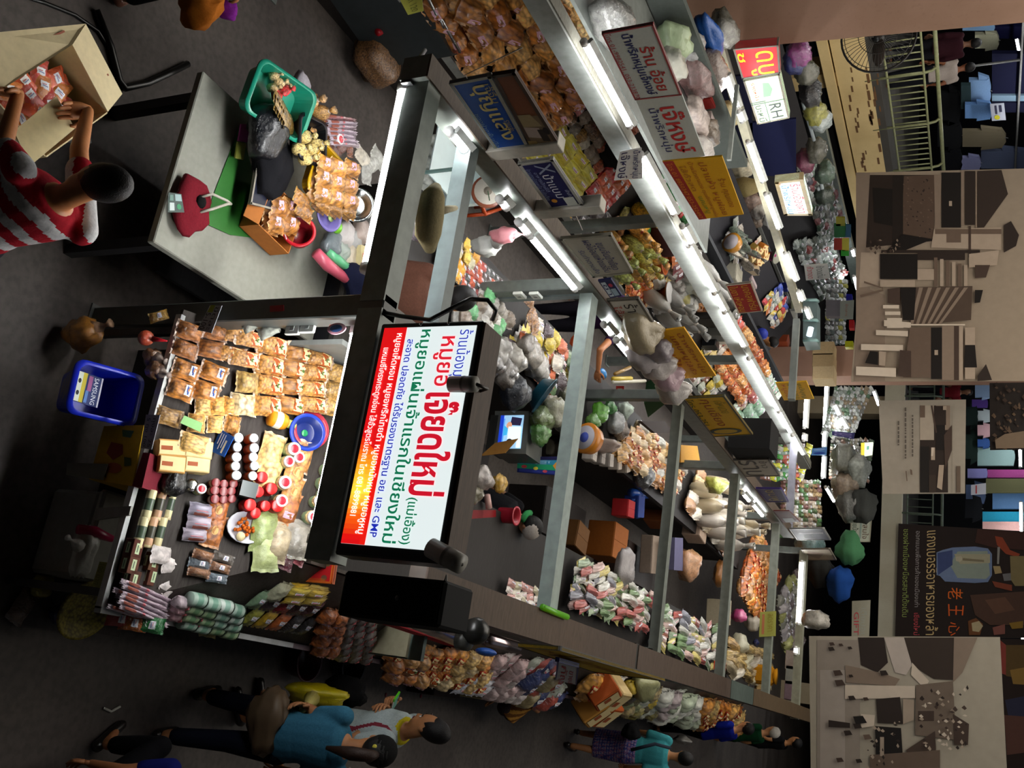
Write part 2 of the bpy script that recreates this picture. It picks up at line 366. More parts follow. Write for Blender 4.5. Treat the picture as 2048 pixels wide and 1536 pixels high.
B['jar'] = jar('jar', 'jar', .036, .10, 'b4a070', 'e4e0e4', '8aa078', dot='c01c30')
B['jarb'] = jar('jar', 'jar', .036, .09, 'a04818', 'dfe6ec', None, 'plastic')
B['jarr'] = jar('jar', 'jar', .034, .09, '8a1418', 'c81c1c', 'b03030', 'plastic')
B['can'] = can('can', 'can', .032, .09, 'd8cfa0', 'c8b88c', '4a5a48')
B['canr'] = can('can', 'can', .03, .06, 'a01c20', '7a1418', 'd0b8a8')
B['cang'] = can('can', 'can', .033, .09, 'c8d4cc', '1c3020', '8ab0a0')
B['tubep'] = bag('roll_pack', 'roll pack', .05, .22, .05, 'd8ccd4', 'film', [(0, 0, 1, .3, '8a4a3c'), (.1, .5, .9, .6, 'c86a70')], 16, crimp=.04, span=(-.6, .6, -.95, .3))
B['box'] = carton('carton', 'carton', .10, .07, .05, 'd9bd84', [('R', .05, .1, .95, .9, 'e6cf98'), ('R', .1, .35, .5, .6, 'a05028')])
B['boxw'] = carton('carton', 'carton', .16, .12, .10, 'd8d2c8', [('R', .2, .3, .8, .7, 'b8c8a0'), ('R', .3, .42, .7, .52, '506050')])
B['skew'] = None
def put(kind, pl, x, y, label, group=None, tint=(1, 1, 1), sc=1, spin=0, lift=0, tip=0, **kw):
    """Stand one item on a surface where the photograph shows it."""
    s = (sc,)*3 if not isinstance(sc, tuple) else sc
    return B[kind].put(pl.mat(pl.at(x, y)+pl.n*lift, spin, s, tip), label, group, tint, **kw)
LAY = Mx.Rotation(math.pi/2, 4, 'Y')             # lays an upright thing along the row
def grid(kinds, pl, q, nu, nv, label, group, tints=None, fill=1.1, jit=.08, fan=.1, lift=0, skip=(), asp=True, zs=1.5, spin0=0, tip=0, layers=1, lay=False, nm=None):
    """Rows of goods over a patch of a display surface; q = its corners in the photograph (near-left, near-right, far-right, far-left)."""
    a, b, c, d = (pl.at(*p) if len(p) == 2 else V(p) for p in q); k = 0
    su = ((b-a).length+(c-d).length)/2/nu; sv = ((d-a).length+(c-b).length)/2/nv
    ang = math.atan2(((b-a)+(c-d)).dot(pl.e2), ((b-a)+(c-d)).dot(pl.e1))+spin0
    for L_ in range(layers):
        for j in range(nv):
            for i in range(nu):
                k += 1
                if (i, j) in skip: continue
                kd = kinds[rnd.randrange(len(kinds))] if isinstance(kinds, (list, tuple)) else kinds
                pr = B[kd]; bb = pr.dim
                s = (i+.5+rnd.uniform(-jit, jit))/nu; t = (j+.5+rnd.uniform(-jit, jit))/nv
                p = a*(1-s)*(1-t)+b*s*(1-t)+c*s*t+d*(1-s)*t
                uu, vv = (su, sv) if abs(math.cos(spin0)) > .7 else (sv, su)
                fx = uu*fill/bb[0]; fy = vv*fill/bb[1]
                if not asp: fx = fy = min(fx, fy)
                fx *= rnd.uniform(.94, 1.04); fy *= rnd.uniform(.94, 1.04)
                tn = tints[rnd.randrange(len(tints))] if tints else (1, 1, 1)
                e = rnd.uniform(.85, 1.15); tn = tuple(q_*e for q_ in tn)
                if lay:
                    k_ = min(uu/bb[2], vv/bb[0])*fill; pr.put(pl.mat(p+pl.n*(lift+bb[0]*k_/2)-pl.e1*bb[2]*k_/2, rnd.uniform(-fan, fan)*.3, (k_,)*3) @ LAY, label, group, tn); continue
                pr.put(pl.mat(p+pl.n*(lift+L_*bb[2]*.75), ang+rnd.uniform(-fan, fan), (fx, fy, (fx*fy)**.5*zs), tip), label, group, tn, name=nm, cat=nm and nm.replace('_', ' '))
for _p in B.values():
    if _p:
        co = [v.co for v in _p.body.vertices]; _p.dim = [max(c[i] for c in co)-min(c[i] for c in co) for i in range(3)]
T_ = lambda *h: [C(x) for x in h]
# containers
def tub(name, label, cat, w, d, h, col, Tm, taper=.8, wall=.006, corner=.18, rim=.012, m='plastic', group=None, rimcol=None, n=5):
    """Open rounded-rectangle tub: body and rim."""
    def ring(sx, sy, z):
        pts = []; rr = corner*min(w, d)
        for cx, cy, a0 in ((1, 1, 0), (-1, 1, 90), (-1, -1, 180), (1, -1, 270)):
            for i in range(n):
                a = math.radians(a0+90*i/(n-1)); pts.append(((cx*(w/2-rr)+rr*math.cos(a))*sx, (cy*(d/2-rr)+rr*math.sin(a))*sy, z))
        return pts
    k = 4*n; ti = taper
    def shell(rings, c):
        vs = [p for r in rings for p in r]; fs = []
        for a in range(len(rings)-1):
            for i in range(k): fs.append((a*k+i, a*k+(i+1) % k, a*k+k+(i+1) % k, a*k+k+i))
        fs += [tuple(range(k-1, -1, -1)), tuple(range((len(rings)-1)*k, len(rings)*k))]
        return vs, fs, c
    e = 1-2*wall/min(w, d)
    o = MB().add(*shell([ring(ti, ti, 0), ring(1, 1, h), ring(e, e, h), ring(ti*e, ti*e, wall)], C(col))).obj(name, m); o.matrix_world = Tm
    tag(o, label, cat, group)
    g = 1+2*rim/min(w, d)
    vs = [p for r in (ring(1, 1, h-rim), ring(g, g, h-rim), ring(g, g, h), ring(e, e, h+.002)) for p in r]
    fs = [(a*k+i, a*k+(i+1) % k, a*k+k+(i+1) % k, a*k+k+i) for a in range(3) for i in range(k)]
    MB().add(vs, fs, C(rimcol or col), True).obj('rim', m, o)
    return o
def basin(name, label, cat, r, h, col, Tm, rb=.65, m='plastic', group=None, wall=.005, lip=.014, inner=None):
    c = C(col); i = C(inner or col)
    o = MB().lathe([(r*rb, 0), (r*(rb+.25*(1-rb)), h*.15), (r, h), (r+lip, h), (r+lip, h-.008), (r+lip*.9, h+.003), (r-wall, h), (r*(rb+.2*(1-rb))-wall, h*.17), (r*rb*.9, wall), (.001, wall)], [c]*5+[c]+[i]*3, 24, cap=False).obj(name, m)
    o.matrix_world = Tm; return tag(o, label, cat, group)
def tubing(name, label, cat, path, r, col, m='plastic', group=None): return simple(name, label, cat, MB().tube(path, r, C(col)), m, group)
def sack(name, label, cat, c, r, col, m='sack', seed=0, group=None, tail=None, tie='c8c0b8'):
    """A limp knotted carrier bag: a lumpy body, and the gathered neck running to tail."""
    q = random.Random(seed); ph = [q.uniform(0, 6) for _ in range(6)]
    fn = lambda p: 1+.10*math.sin(p.x*5+ph[0])+.08*math.sin(p.y*7+ph[1])+.07*math.sin(p.z*9+ph[2])+.05*math.sin((p.x+p.y)*13+ph[3])
    o = MB().ell(c, r, C(col), 18, 12, fn=fn).obj(name, m); tag(o, label, cat, group)
    if tail is not None:
        c_ = V(c); t = V(tail); d = t-c_; rr = min(r)
        MB().tube([c_+d*.35, c_+d*.62, c_+d*.78, c_+d*.84, t], [rr*.75, rr*.4, rr*.14, rr*.14, rr*.34], mixc(C(col), WHITE, .2), 10).obj('neck', m, o)
    return o
# ---------------------------------------------------------------- people
def fuse(mb, vox, smooth=4):
    """Melt overlapping closed shapes into one continuous surface."""
    me = bpy.data.meshes.new('f'); me.from_pydata(mb.v, [], mb.f); o = bpy.data.objects.new('f', me); COL.objects.link(o)
    r = o.modifiers.new('r', 'REMESH'); r.mode = 'VOXEL'; r.voxel_size = vox
    s = o.modifiers.new('s', 'SMOOTH'); s.iterations = smooth; s.factor = .5
    dg = bpy.context.evaluated_depsgraph_get(); q = bpy.data.meshes.new_from_object(o.evaluated_get(dg))
    vs = [tuple(v.co) for v in q.vertices]; fs = [tuple(p.vertices) for p in q.polygons]
    bpy.data.objects.remove(o); bpy.data.meshes.remove(me); bpy.data.meshes.remove(q)
    return vs, fs
def limb(mb, pts, rad):
    pts = [V(p) for p in pts]; fine = []; rr = []
    for i in range(len(pts)-1):
        for k in range(4): t = k/4; fine.append(pts[i].lerp(pts[i+1], t)); rr.append(rad[i]+(rad[i+1]-rad[i])*t)
    fine.append(pts[-1]); rr.append(rad[-1]); mb.tube(fine, rr, WHITE, 10)
    for p, r in zip(pts, rad): mb.ell(p, (r,)*3, WHITE, 10, 7)
def loft(mb, rings, n=16):                        # rings: centre, forward axis, side axis (vectors already scaled by their radii)
    vs = []; fs = []
    for c, f, s in rings:
        for i in range(n): a = 2*math.pi*i/n; vs.append(V(c)+V(f)*math.cos(a)+V(s)*math.sin(a))
    for k in range(len(rings)-1):
        for i in range(n): fs.append((k*n+i, k*n+(i+1) % n, k*n+n+(i+1) % n, k*n+n+i))
    fs += [tuple(range(n-1, -1, -1)), tuple(range((len(rings)-1)*n, len(rings)*n))]
    mb.add(vs, fs, WHITE)
def hand(mb, wr, d, up, r=1.0, curl=.5, side=1):
    """Palm and five fingers; d points along the palm, up is the back of the hand."""
    d = d.normalized(); up = (up-d*up.dot(d)).normalized(); s = d.cross(up)*side
    loft(mb, [(wr-d*.01, up*.017*r, s*.024*r), (wr+d*.03*r, up*.014*r, s*.038*r), (wr+d*.075*r, up*.012*r, s*.042*r), (wr+d*.085*r, up*.008*r, s*.038*r)], 10)
    for k, (o, l) in enumerate(((-.030, .062), (-.010, .074), (.011, .070), (.030, .054))):
        b = wr+d*.072*r+s*o*r; p = [b]; a = 0
        for q in (.4, .33, .27):
            a += curl*(.5+.1*k); p.append(p[-1]+(d*math.cos(a)-up*math.sin(a))*l*q*1.15*r)
        mb.tube(p, [.0095*r, .009*r, .0082*r, .006*r], WHITE, 7)
    b = wr+d*.02*r-s*.03*r; p = [b, b-s*.024*r+d*.02*r-up*.006*r, b-s*.034*r+d*.048*r-up*.014*r, b-s*.030*r+d*.068*r-up*.022*r]
    mb.tube(p, [.013*r, .0115*r, .0095*r, .007*r], WHITE, 7)
def person(label, at, ang, h=1.6, lean=0, shirt='888888', legs='202430', skin='a8744e', hair='0c0a0a', sleeve=.55, pat=None, lpat=None, J=None, W=None, vox=.014,
           skirt=False, tail=None, face=False, shoes='1a1614', look=(0, 0), legcut=.09, fat=1.0, legsoff=False, shirtlen=.80, hairlen=0, curl=.5, sit=0):
    k = h/1.6; T = Mx.Translation(at) @ Mx.Rotation(ang, 4, 'Z') @ Mx.Scale(k, 4)
    g = dict(pel=(0, 0, .86), wst=(0, 0, .98), che=(.01, 0, 1.17), nb=(0, 0, 1.31), neck=(.01, 0, 1.37), head=(.03, 0, 1.475), sl=(0, .165, 1.275), sr=(0, -.165, 1.275),
             el=(-.02, .21, 1.03), er=(-.02, -.21, 1.03), wl=(.08, .22, .82), wr=(.08, -.22, .82), hl=(0, .085, .84), hr=(0, -.085, .84), kl=(.03, .095, .46), kr=(.03, -.095, .46),
             al=(-.02, .1, .09), ar=(-.02, -.1, .09), tl=(.13, .115, .03), tr=(.13, -.115, .03))
    g = {a: V(b) for a, b in g.items()}
    L = Mx.Translation(g['pel']) @ Mx.Rotation(lean, 4, 'Y') @ Mx.Translation(-g['pel'])
    for a in ('wst', 'che', 'nb', 'neck', 'head', 'sl', 'sr', 'el', 'er', 'wl', 'wr'): g[a] = L @ g[a]
    if sit:
        for a in g:
            if a[0] not in 'kat' : g[a] = g[a]-V((0, 0, sit))
        for a, s_ in (('l', 1), ('r', -1)): g['k'+a] = V((.38, .13*s_, max(.46, .94-sit))); g['a'+a] = V((.32, .12*s_, .09)); g['t'+a] = V((.46, .13*s_, .03))
    for a, b in (J or {}).items(): g[a] = V(b)
    Ti = T.inverted()
    for a, b in (W or {}).items(): g[a] = Ti @ V(b)
    fwd = (L.to_3x3() @ V((1, 0, 0))); up = (g['nb']-g['pel']).normalized(); sd = (g['sl']-g['sr']).normalized(); fwd = sd.cross(up).normalized()
    hu = (g['head']-g['neck']).normalized(); hm = Mx.Rotation(look[0], 3, hu) @ Mx.Rotation(look[1], 3, sd); hf = hm @ (fwd-hu*fwd.dot(hu)).normalized(); hs = hu.cross(hf)
    mb = MB(); F = fat
    def torso(q, e=0.0, lo=0):
        rr = [(g['pel']-up*.04, .095, .14), (g['pel'].lerp(g['wst'], .5), .10, .145), (g['wst'], .092, .13), (g['che'], .108, .155), (g['che'].lerp(g['nb'], .65), .095, .155), (g['nb'], .06, .085)]
        loft(q, [(c, fwd*(f*F+e), sd*(s_*F+e)) for c, f, s_ in rr[lo:]])
    torso(mb)
    limb(mb, [g['nb'], g['neck'], g['head']-hu*.03], [.052, .05, .05])
    for a in 'lr':
        limb(mb, [g['s'+a], g['e'+a], g['w'+a]], [.048*F, .038*F, .026*F])
        if not legsoff: limb(mb, [g['h'+a], g['k'+a], g['a'+a]], [.08*F, .052*F, .036]); limb(mb, [g['a'+a]+(g['t'+a]-g['a'+a])*.1, g['t'+a]], [.036, .026])
    hc = g['head']
    R3 = Mx((hf, hs, hu)).transposed().to_4x4(); HT = Mx.Translation(hc) @ R3
    mb.ell((0, 0, .025), (.095, .076, .098), WHITE, 16, 12, HT); mb.ell((.018, 0, -.045), (.072, .06, .075), WHITE, 14, 10, HT)
    mb.ell((.098, 0, -.012), (.016, .013, .022), WHITE, 8, 6, HT)
    for s_ in (1, -1): mb.ell((-.005, .078*s_, -.005), (.018, .010, .03), WHITE, 8, 6, HT)
    body = MB().add(*fuse(mb, vox), C(skin), True)
    b2 = MB()
    for a, s_ in (('l', 1), ('r', -1)):
        d = (g['w'+a]-g['e'+a]).normalized(); u = g.get('u'+a)
        hand(b2, g['w'+a], g['d'+a] if 'd'+a in g else d, u if u else (fwd+sd*s_*.8), 1, curl, s_)
    body.add(b2.v, b2.f, C(skin), True)
    o = body.obj('person', 'skin'); o.matrix_world = T; tag(o, label, 'person')
    # clothes
    q = MB(); torso(q, .012); lowc = g['pel']-up*(.86-shirtlen); loft(q, [(lowc, fwd*(.108*F+.012), sd*(.15*F+.012)), (g['wst'], fwd*(.1*F+.01), sd*(.135*F+.012))])
    for a in 'lr':
        pts = [g['s'+a], g['e'+a], g['w'+a]]; 
        if sleeve <= 1: limb(q, [pts[0], pts[0].lerp(pts[1], sleeve)], [.062*F, .056*F])
        else: limb(q, [pts[0], pts[1], pts[1].lerp(pts[2], sleeve-1)], [.062*F, .05*F, .042*F])
    def colour(vs, fs, base, fn):
        if not fn: return C(base)
        out = []
        for f in fs: c = sum((V(vs[i]) for i in f), V())/len(f); out.append(C(fn((c-g['pel']).dot(up), (c-g['pel']).dot(sd), (c-g['pel']).dot(fwd)) or base))
        return out
    vs, fs = fuse(q, vox*.9); MB().add(vs, fs, colour(vs, fs, shirt, pat), True).obj('shirt', 'cloth', o)
    if not legsoff:
        q = MB()
        if skirt:
            z = skirt; c = (g['kl']+g['kr'])/2
            loft(q, [(g['pel']+up*.06, fwd*.115*F, sd*.155*F), (g['pel']-up*.08, fwd*.14*F, sd*.18*F), (g['pel'].lerp(c, .6), fwd*.13*F, sd*.175*F), (c.lerp((g['al']+g['ar'])/2, z), fwd*.13, sd*.18)])
        else:
            loft(q, [(g['pel']+up*.07, fwd*.105*F, sd*.148*F), (g['pel']-up*.06, fwd*.115*F, sd*.16*F)])
            for a in 'lr': e = g['k'+a].lerp(g['a'+a], 1-legcut*2); limb(q, [g['h'+a], g['k'+a], e], [.096*F, .068*F, .055])
        vs, fs = fuse(q, vox); MB().add(vs, fs, colour(vs, fs, legs, lpat), True).obj('skirt' if skirt else 'trousers', 'cloth', o)
        for a in 'lr':
            m = MB(); limb(m, [g['a'+a]-V((.03, 0, .045)), g['t'+a]+V((.03, 0, 0))], [.040, .034]); MB().add(*fuse(m, .016, 2), C(shoes), True).obj('shoe', 'plastic', o)
    hb = MB(); hb.ell((-.018, 0, .04), (.104, .088, .102), C(hair), 18, 12, HT, fn=lambda p: 1 if (p.z > -.1 or p.x < .2) and not (p.x > .55 and p.z < .55) else .78)
    if hairlen: hb.ell((-.05, 0, .03-hairlen*.5), (.06, .085, .06+hairlen*.5), C(hair), 12, 9, HT)
    hb.obj('hair', 'hair', o)
    if tail: MB().tube([HT @ V((-.10, 0, .06)), HT @ V((-.15, 0, .04)), HT @ V((-.15, 0, -.08)), HT @ V((-.13, .01, -tail))], [.02, .035, .04, .012], C('2a1a12'), 10).obj('ponytail', 'hair', o)
    if face:
        fb = MB()
        for s_ in (1, -1):
            fb.ell((.083, .031*s_, .012), (.008, .014, .007), C('d8d0c8'), 8, 6, HT); fb.ell((.089, .031*s_, .012), (.004, .007, .006), C('140c08'), 8, 6, HT)
            fb.tube([HT @ V((.082, .05*s_, .033)), HT @ V((.092, .033*s_, .038)), HT @ V((.094, .014*s_, .034))], .004, C('140e0a'), 6)
        fb.tube([HT @ V((.082, .022, -.052)), HT @ V((.090, 0, -.054)), HT @ V((.082, -.022, -.052))], .006, C('7a3a34'), 6)
        fb.obj('face', 'skin', o)
    return o, T, g, HT
# ---------------------------------------------------------------- setting
ZB = 2.0                                          # top of the stall frames
b = MB(); b.add([(-30, -6, 0), (6, -6, 0), (6, 40, 0), (-30, 40, 0)], [(0, 1, 2, 3)], C('4a4440')); b.box((-30, -2, -.3), (6, 40, -.002), C('403a36')); struct('floor', b, 'floor')
# pale pink column of the building by the second row of stalls, widening upwards
Yc = 9.0
e0 = PY(1400, 103, Yc); e1 = PY(2048, 45, Yc); d_ = (e1-e0)/(e1.z-e0.z)
lo = V((e0.x, Yc, 0)); hi = e0+d_*(7.5-e0.z); W_ = 1.5
b = MB(); pc = C('c8a28c')
off = V((e0.x, e0.y, 0)).normalized()*.8           # its side face runs along the sight line
L_ = [lo, e0, hi, hi-V((W_, 0, 0)), lo-V((W_, 0, 0))]; n = 5
b.add(L_+[p+off for p in L_], [(0, 1, 2, 3, 4), (9, 8, 7, 6, 5)]+[(i, i+n, (i+1) % n+n, (i+1) % n) for i in range(n)], pc)
struct('trim_1', b, 'wall')
# upper floor: left gallery slab and back gallery slab, each with its edge moulding
XL, YB = -11.3, 26.0
b = MB(); cr = C('d8c08c')
b.box((XL-9, 3, 2.86), (XL, YB, 3.0), C('4a4844')); b.box((XL-.25, 3, 2.3), (XL, YB, 2.86), cr); b.box((XL-.22, 3, 2.1), (XL+.05, YB, 2.27), cr)
struct('trim_2', b, 'wall')
b = MB(); b.box((XL, YB, 2.3), (5, YB+.25, 2.79), C('ccc6b0')); b.box((XL, YB+.25, 2.72), (5, YB+7, 2.79), C('4a4844')); struct('trim_3', b, 'wall')
struct('wall_left', MB().box((XL-9.2, 0, 0), (XL-9, 34, 7.5), C('1c1a1c')), 'wall'); struct('wall_back', MB().box((XL-9.2, YB+7, 0), (6, YB+7.2, 7.5), C('16181a')), 'wall')
struct('wall_right', MB().box((5.8, -1, 0), (6, YB+7, 7.5), C('6a645c')), 'wall')
b = MB()
for a in (8, 15): b.box((XL-.45, a, 0), (XL-.05, a+.4, 2.3), cr)
for a in (-9.2, -1.5): b.box((a, YB+.3, 0), (a+.5, YB+.8, 2.3), C('a89a80'))
struct('trim_4', b, 'wall')
struct('trim_7', MB().box((-11, -6, 2.72), (5.8, .85, 2.95), C('6a6660')), 'wall')      # the landing the photographer stands on
struct('trim_8', MB().box((-11, -6, 5.4), (5.8, 4.6, 5.6), C('5a5650')), 'wall'); struct('wall_front', MB().box((-20, -6.2, 0), (6, -6, 7.5), C('5a5650')), 'wall')  # unseen ceiling and wall, added to keep hall light off the near floor
struct('ceiling', MB().box((XL-9, 0, 5.9), (XL-.6, YB, 6.05), C('3a3836')), 'wall')
# stains of dried drips on the gallery edge
b = MB()
for x, y, l in ((1704, 140, 95), (1737, 140, 85), (1752, 150, 70), (1715, 222, 46), (1742, 225, 26), (1728, 305, 40), (1757, 218, 130)):
    for k in range(5):
        p = PX(x+rnd.uniform(-4, 4), y+l*k/5, XL+.004); p.x = XL+.004; r = rnd.uniform(.02, .05)
        b.add([p+V((0, -r*3, -r*.5)), p+V((0, r*3, -r*.5)), p+V((0, r*3, r*.5)), p+V((0, -r*3, r*.5))], [(0, 1, 2, 3)], C('6a4c30'))
o = struct('trim_5', b, 'matte')
# ---------------------------------------------------------------- railings of the upper floor
def railing(label, p0, p1, zb, n, col, posts):
    p0 = V(p0); p1 = V(p1); d = p1-p0; nv_ = V((-d.y, d.x, 0)).normalized(); t = thing('railing', label, 'railing', p0)
    Q = lambda f, z, o=0: d*f+nv_*o+V((0, 0, z-p0.z)) 
    r = V((0, 0, 0)); c = C(col)
    for z in (zb+.12, zb+.72): MB().tube([Q(0, z), Q(1, z)], .022, c, 6).obj('rail', 'steel', t)
    MB().tube([Q(0, zb+.93, .1), Q(1, zb+.93, .1)], .035, c, 8).obj('handrail', 'steel', t)
    for i in range(n):
        MB().tube([Q((i+.5)/n, zb+.12), Q((i+.5)/n, zb+.72)], .013, c, 5).obj('baluster', 'steel', t)
    for f in posts: MB().tube([Q(f, zb-.25), Q(f, zb+.72), Q(f, zb+.85, .03), Q(f, zb+.93, .1)], .026, c, 6).obj('post', 'steel', t)
railing('pale green pipe railing on the left gallery above the cream edge', (XL-.02, 12.2, 3), (XL-.02, 21.5, 3), 3.0, 50, '8c9068', [i/6 for i in range(7)])
railing('dark green railing of the far gallery behind the hanging banners', (XL+.6, YB+.05, 2.79), (3.5, YB+.05, 2.79), 2.79, 70, '5a6658', [i/9 for i in range(10)])
# ---------------------------------------------------------------- printed banners
def pic(name, label, cat, fn, cor, items, base, m='photo', thick=.01, em=None, group=None, sheet='print', bright=(1.4, 1.38, 1.34)):
    """A flat printed thing; all outlines are read off the photograph and laid on its own plane (fn)."""
    o = MB().hexa([fn(*p, 0) for p in cor][::-1], thick, C(base)).obj(name, m); tag(o, label, cat, group); o.color = (*bright, 1)
    mb = MB()
    for k, it in enumerate(items):
        h = 1+k*.25
        if it[0] == 'T':
            _, txt, q, c = it; tl, tr, br, bl = [fn(*p, h) for p in q]; vs, fs = glyphs(txt)
            mb.add([bl*(1-s)*(1-t)+br*s*(1-t)+tr*s*t+tl*(1-s)*t for s, t in vs], fs, C(c))
        else: mb.add([fn(*p, h) for p in it[0]], [tuple(range(len(it[0])))], C(it[1]))
    if items: k_ = mb.obj('picture' if sheet == 'print' else sheet, em or m, o); k_.color = (*bright, 1)
    return o
def fy(Y): return lambda x, y, k: PY(x, y, Y-.004*k)
def fx(X): return lambda x, y, k: PX(x, y, X+.004*k)
def R_(x0, y0, x1, y1): return [(x0, y0), (x1, y0), (x1, y1), (x0, y1)]
r_ = random.Random(3)
def specks(n, x0, x1, y0, y1, cols, a=2, b=7): 
    out = []
    for _ in range(n):
        x = r_.uniform(x0, x1); y = r_.uniform(y0, y1); w_ = r_.uniform(a, b)/2; h_ = r_.uniform(a, b)/2
        out.append(([(x-w_, y), (x, y-h_), (x+w_, y+h_*.3), (x+.2*w_, y+h_)], r_.choice(cols)))
    return out
D0, D1, D2, D3, L0, L1, L2 = '14100e', '241c18', '382c26', '54463c', '6e6054', '8a7c6e', 'a89c8e'
it = [(R_(1712, 345, 1740, 760), '6e6156'), ([(1716, 570), (1770, 590), (1770, 762), (1708, 762)], L0), ([(1722, 505), (1760, 505), (1770, 570), (1718, 575)], L1),
 ([(1740, 350), (1870, 350), (1868, 482), (1732, 495)], D1), ([(1808, 352), (1870, 350), (1868, 480), (1802, 468)], '46382f'), ([(1745, 375), (1785, 378), (1785, 452), (1748, 445)], D0), (R_(1785, 350, 1806, 500), '1c1613'),
 ([(1868, 350), (1883, 350), (1880, 455), (1870, 456)], L0), (R_(1883, 345, 1922, 455), D0), (R_(1898, 402, 1904, 412), L1), (R_(1922, 342, 1928, 452), L0), (R_(1930, 342, 1950, 450), D1), (R_(1951, 342, 1954, 455), L0),
 ([(1955, 342), (2003, 340), (2016, 388), (1968, 455), (1955, 455)], '2a211c'), ([(1868, 458), (2002, 455), (2002, 500), (1862, 495)], L1), (R_(1870, 458, 2003, 468), D3), (R_(1893, 465, 1922, 485), D3), (R_(1937, 452, 1942, 515), D2),
 ([(2008, 450), (2022, 442), (2038, 470), (2032, 492), (2008, 505)], D1), ([(1805, 468), (1866, 478), (1812, 500), (1770, 505)], D0), (R_(1762, 500, 1960, 506), D1), (R_(1760, 508, 1835, 558), D0), (R_(1835, 505, 1930, 520), D1),
 (R_(1835, 538, 1868, 560), L1)] + [(R_(1868+k*12, 515+k*3, 1875+k*12, 572), L1 if k % 2 else D3) for k in range(6)] + [
 (R_(1760, 560, 1830, 574), L1), ([(1800, 575), (1945, 572), (1942, 640), (1822, 650)], '40342c')] + [([(1838+k*18, 575), (1846+k*18, 575), (1826+k*11, 650), (1820+k*11, 650)], L0) for k in range(6)] + [
 ([(1800, 575), (1832, 575), (1828, 640), (1806, 640)], D0), ([(1938, 508), (1998, 500), (1994, 530), (1938, 535)], L1), ([(1950, 530), (1980, 530), (1972, 555), (1950, 556)], D2), ([(1950, 580), (1966, 580), (1960, 605), (1949, 606)], D0),
 ([(1775, 578), (1800, 575), (1800, 610), (1775, 606)], D2)] + [(R_(1770+k*2-abs(k-2)*2, 610+k*13, 1798+k*3, 617+k*13), L2) for k in range(4)] + [
 ([(1768, 640), (1822, 645), (1822, 656), (1768, 652)], L2), ([(1752, 660), (1816, 662), (1816, 673), (1752, 670)], L2), ([(1722, 688), (1806, 690), (1806, 702), (1722, 700)], L2), ([(1712, 733), (1792, 736), (1792, 754), (1712, 750)], L2),
 (R_(1822, 648, 1930, 651), L2), ([(1820, 655), (1862, 655), (1862, 755), (1806, 755)], D3), (R_(1862, 655, 1884, 758), D0), (R_(1869, 700, 1876, 710), L1), (R_(1884, 652, 1908, 760), L0), (R_(1908, 652, 1918, 760), D2), (R_(1918, 652, 1926, 760), L1),
 (R_(1930, 655, 1950, 690), L1), ([(1930, 690), (1950, 690), (1954, 735), (1928, 735)], D0), (R_(1930, 735, 1950, 758), L1), ([(1955, 752), (1972, 728), (1984, 760), (1955, 762)], D1), ([(1740, 702), (1756, 704), (1756, 730), (1730, 726)], D0), ([(1800, 700), (1822, 702), (1822, 755), (1796, 752)], D2), ([(1758, 702), (1772, 704), (1770, 732), (1758, 730)], L1),
 ([(1728, 562), (1766, 575), (1766, 578), (1728, 566)], D3), ([(1720, 590), (1766, 578), (1767, 582), (1721, 595)], D3)] + specks(26, 1735, 1800, 480, 505, [D1, D2, L0], 3, 9) + specks(60, 1806, 1866, 355, 475, [D1, D3], 2, 5)
pic('photo_banner', 'big sepia photo banner of an old street with dark roofed houses', 'banner', fy(16), [(2090, 336), (2090, 762), (1702, 763), (1736, 345)], it, '7c7062')
it = [(R_(1634, 1280, 1720, 1536), '7a7168'), (R_(1640, 1340, 1690, 1536), '898078'), ([(1716, 1275), (1768, 1275), (1776, 1325), (1755, 1345), (1722, 1330)], D1), ([(1768, 1275), (1808, 1275), (1824, 1330), (1812, 1350), (1790, 1345)], '9a9088'), ([(1808, 1275), (1908, 1275), (1906, 1360), (1868, 1358), (1824, 1330)], '2c231d'), ([(1824, 1325), (1858, 1362), (1850, 1378), (1822, 1350)], L2),
 ([(1908, 1275), (1955, 1275), (1925, 1345), (1906, 1365)], L0), ([(1690, 1330), (1760, 1345), (1800, 1358), (1790, 1372), (1692, 1365)], L0), ([(1690, 1370), (1830, 1372), (1830, 1396), (1690, 1398)], L2), ([(1752, 1398), (1800, 1394), (1806, 1448), (1755, 1446)], D1), ([(1806, 1398), (1828, 1400), (1828, 1440), (1806, 1448)], L1), ([(1832, 1370), (1906, 1362), (1912, 1480), (1830, 1470)], '5c5046'), (R_(1836, 1422, 1868, 1442), D2),
 ([(1906, 1428), (1938, 1448), (1936, 1490), (1908, 1490)], D2), ([(1750, 1452), (1802, 1456), (1806, 1520), (1752, 1514)], D0), ([(1812, 1500), (1870, 1462), (1872, 1500), (1830, 1536)], '3a2e27'), ([(1740, 1510), (1880, 1500), (1880, 1536), (1740, 1536)], D3), (R_(1760, 1474, 1768, 1512), L1), ([(1722, 1428), (1750, 1430), (1748, 1452), (1722, 1456)], L2)]
for x, y, a, c in ((1664, 1288, 6, D2), (1663, 1298, 7, D1), (1682, 1290, 5, D2), (1700, 1296, 5, D1), (1676, 1346, 10, D2), (1680, 1366, 11, D2), (1702, 1352, 5, D1), (1704, 1396, 8, D1), (1732, 1398, 6, D2), (1768, 1346, 9, D1), (1715, 1452, 9, D1), (1735, 1474, 9, D3), (1720, 1440, 14, D0), (1696, 1466, 9, D1), (1680, 1520, 8, D2), (1718, 1522, 7, D1)): it.append(([(x-a, y-a*.5), (x+a*.4, y-a*.6), (x+a, y+a*.4), (x-a*.6, y+a*.6)], c))
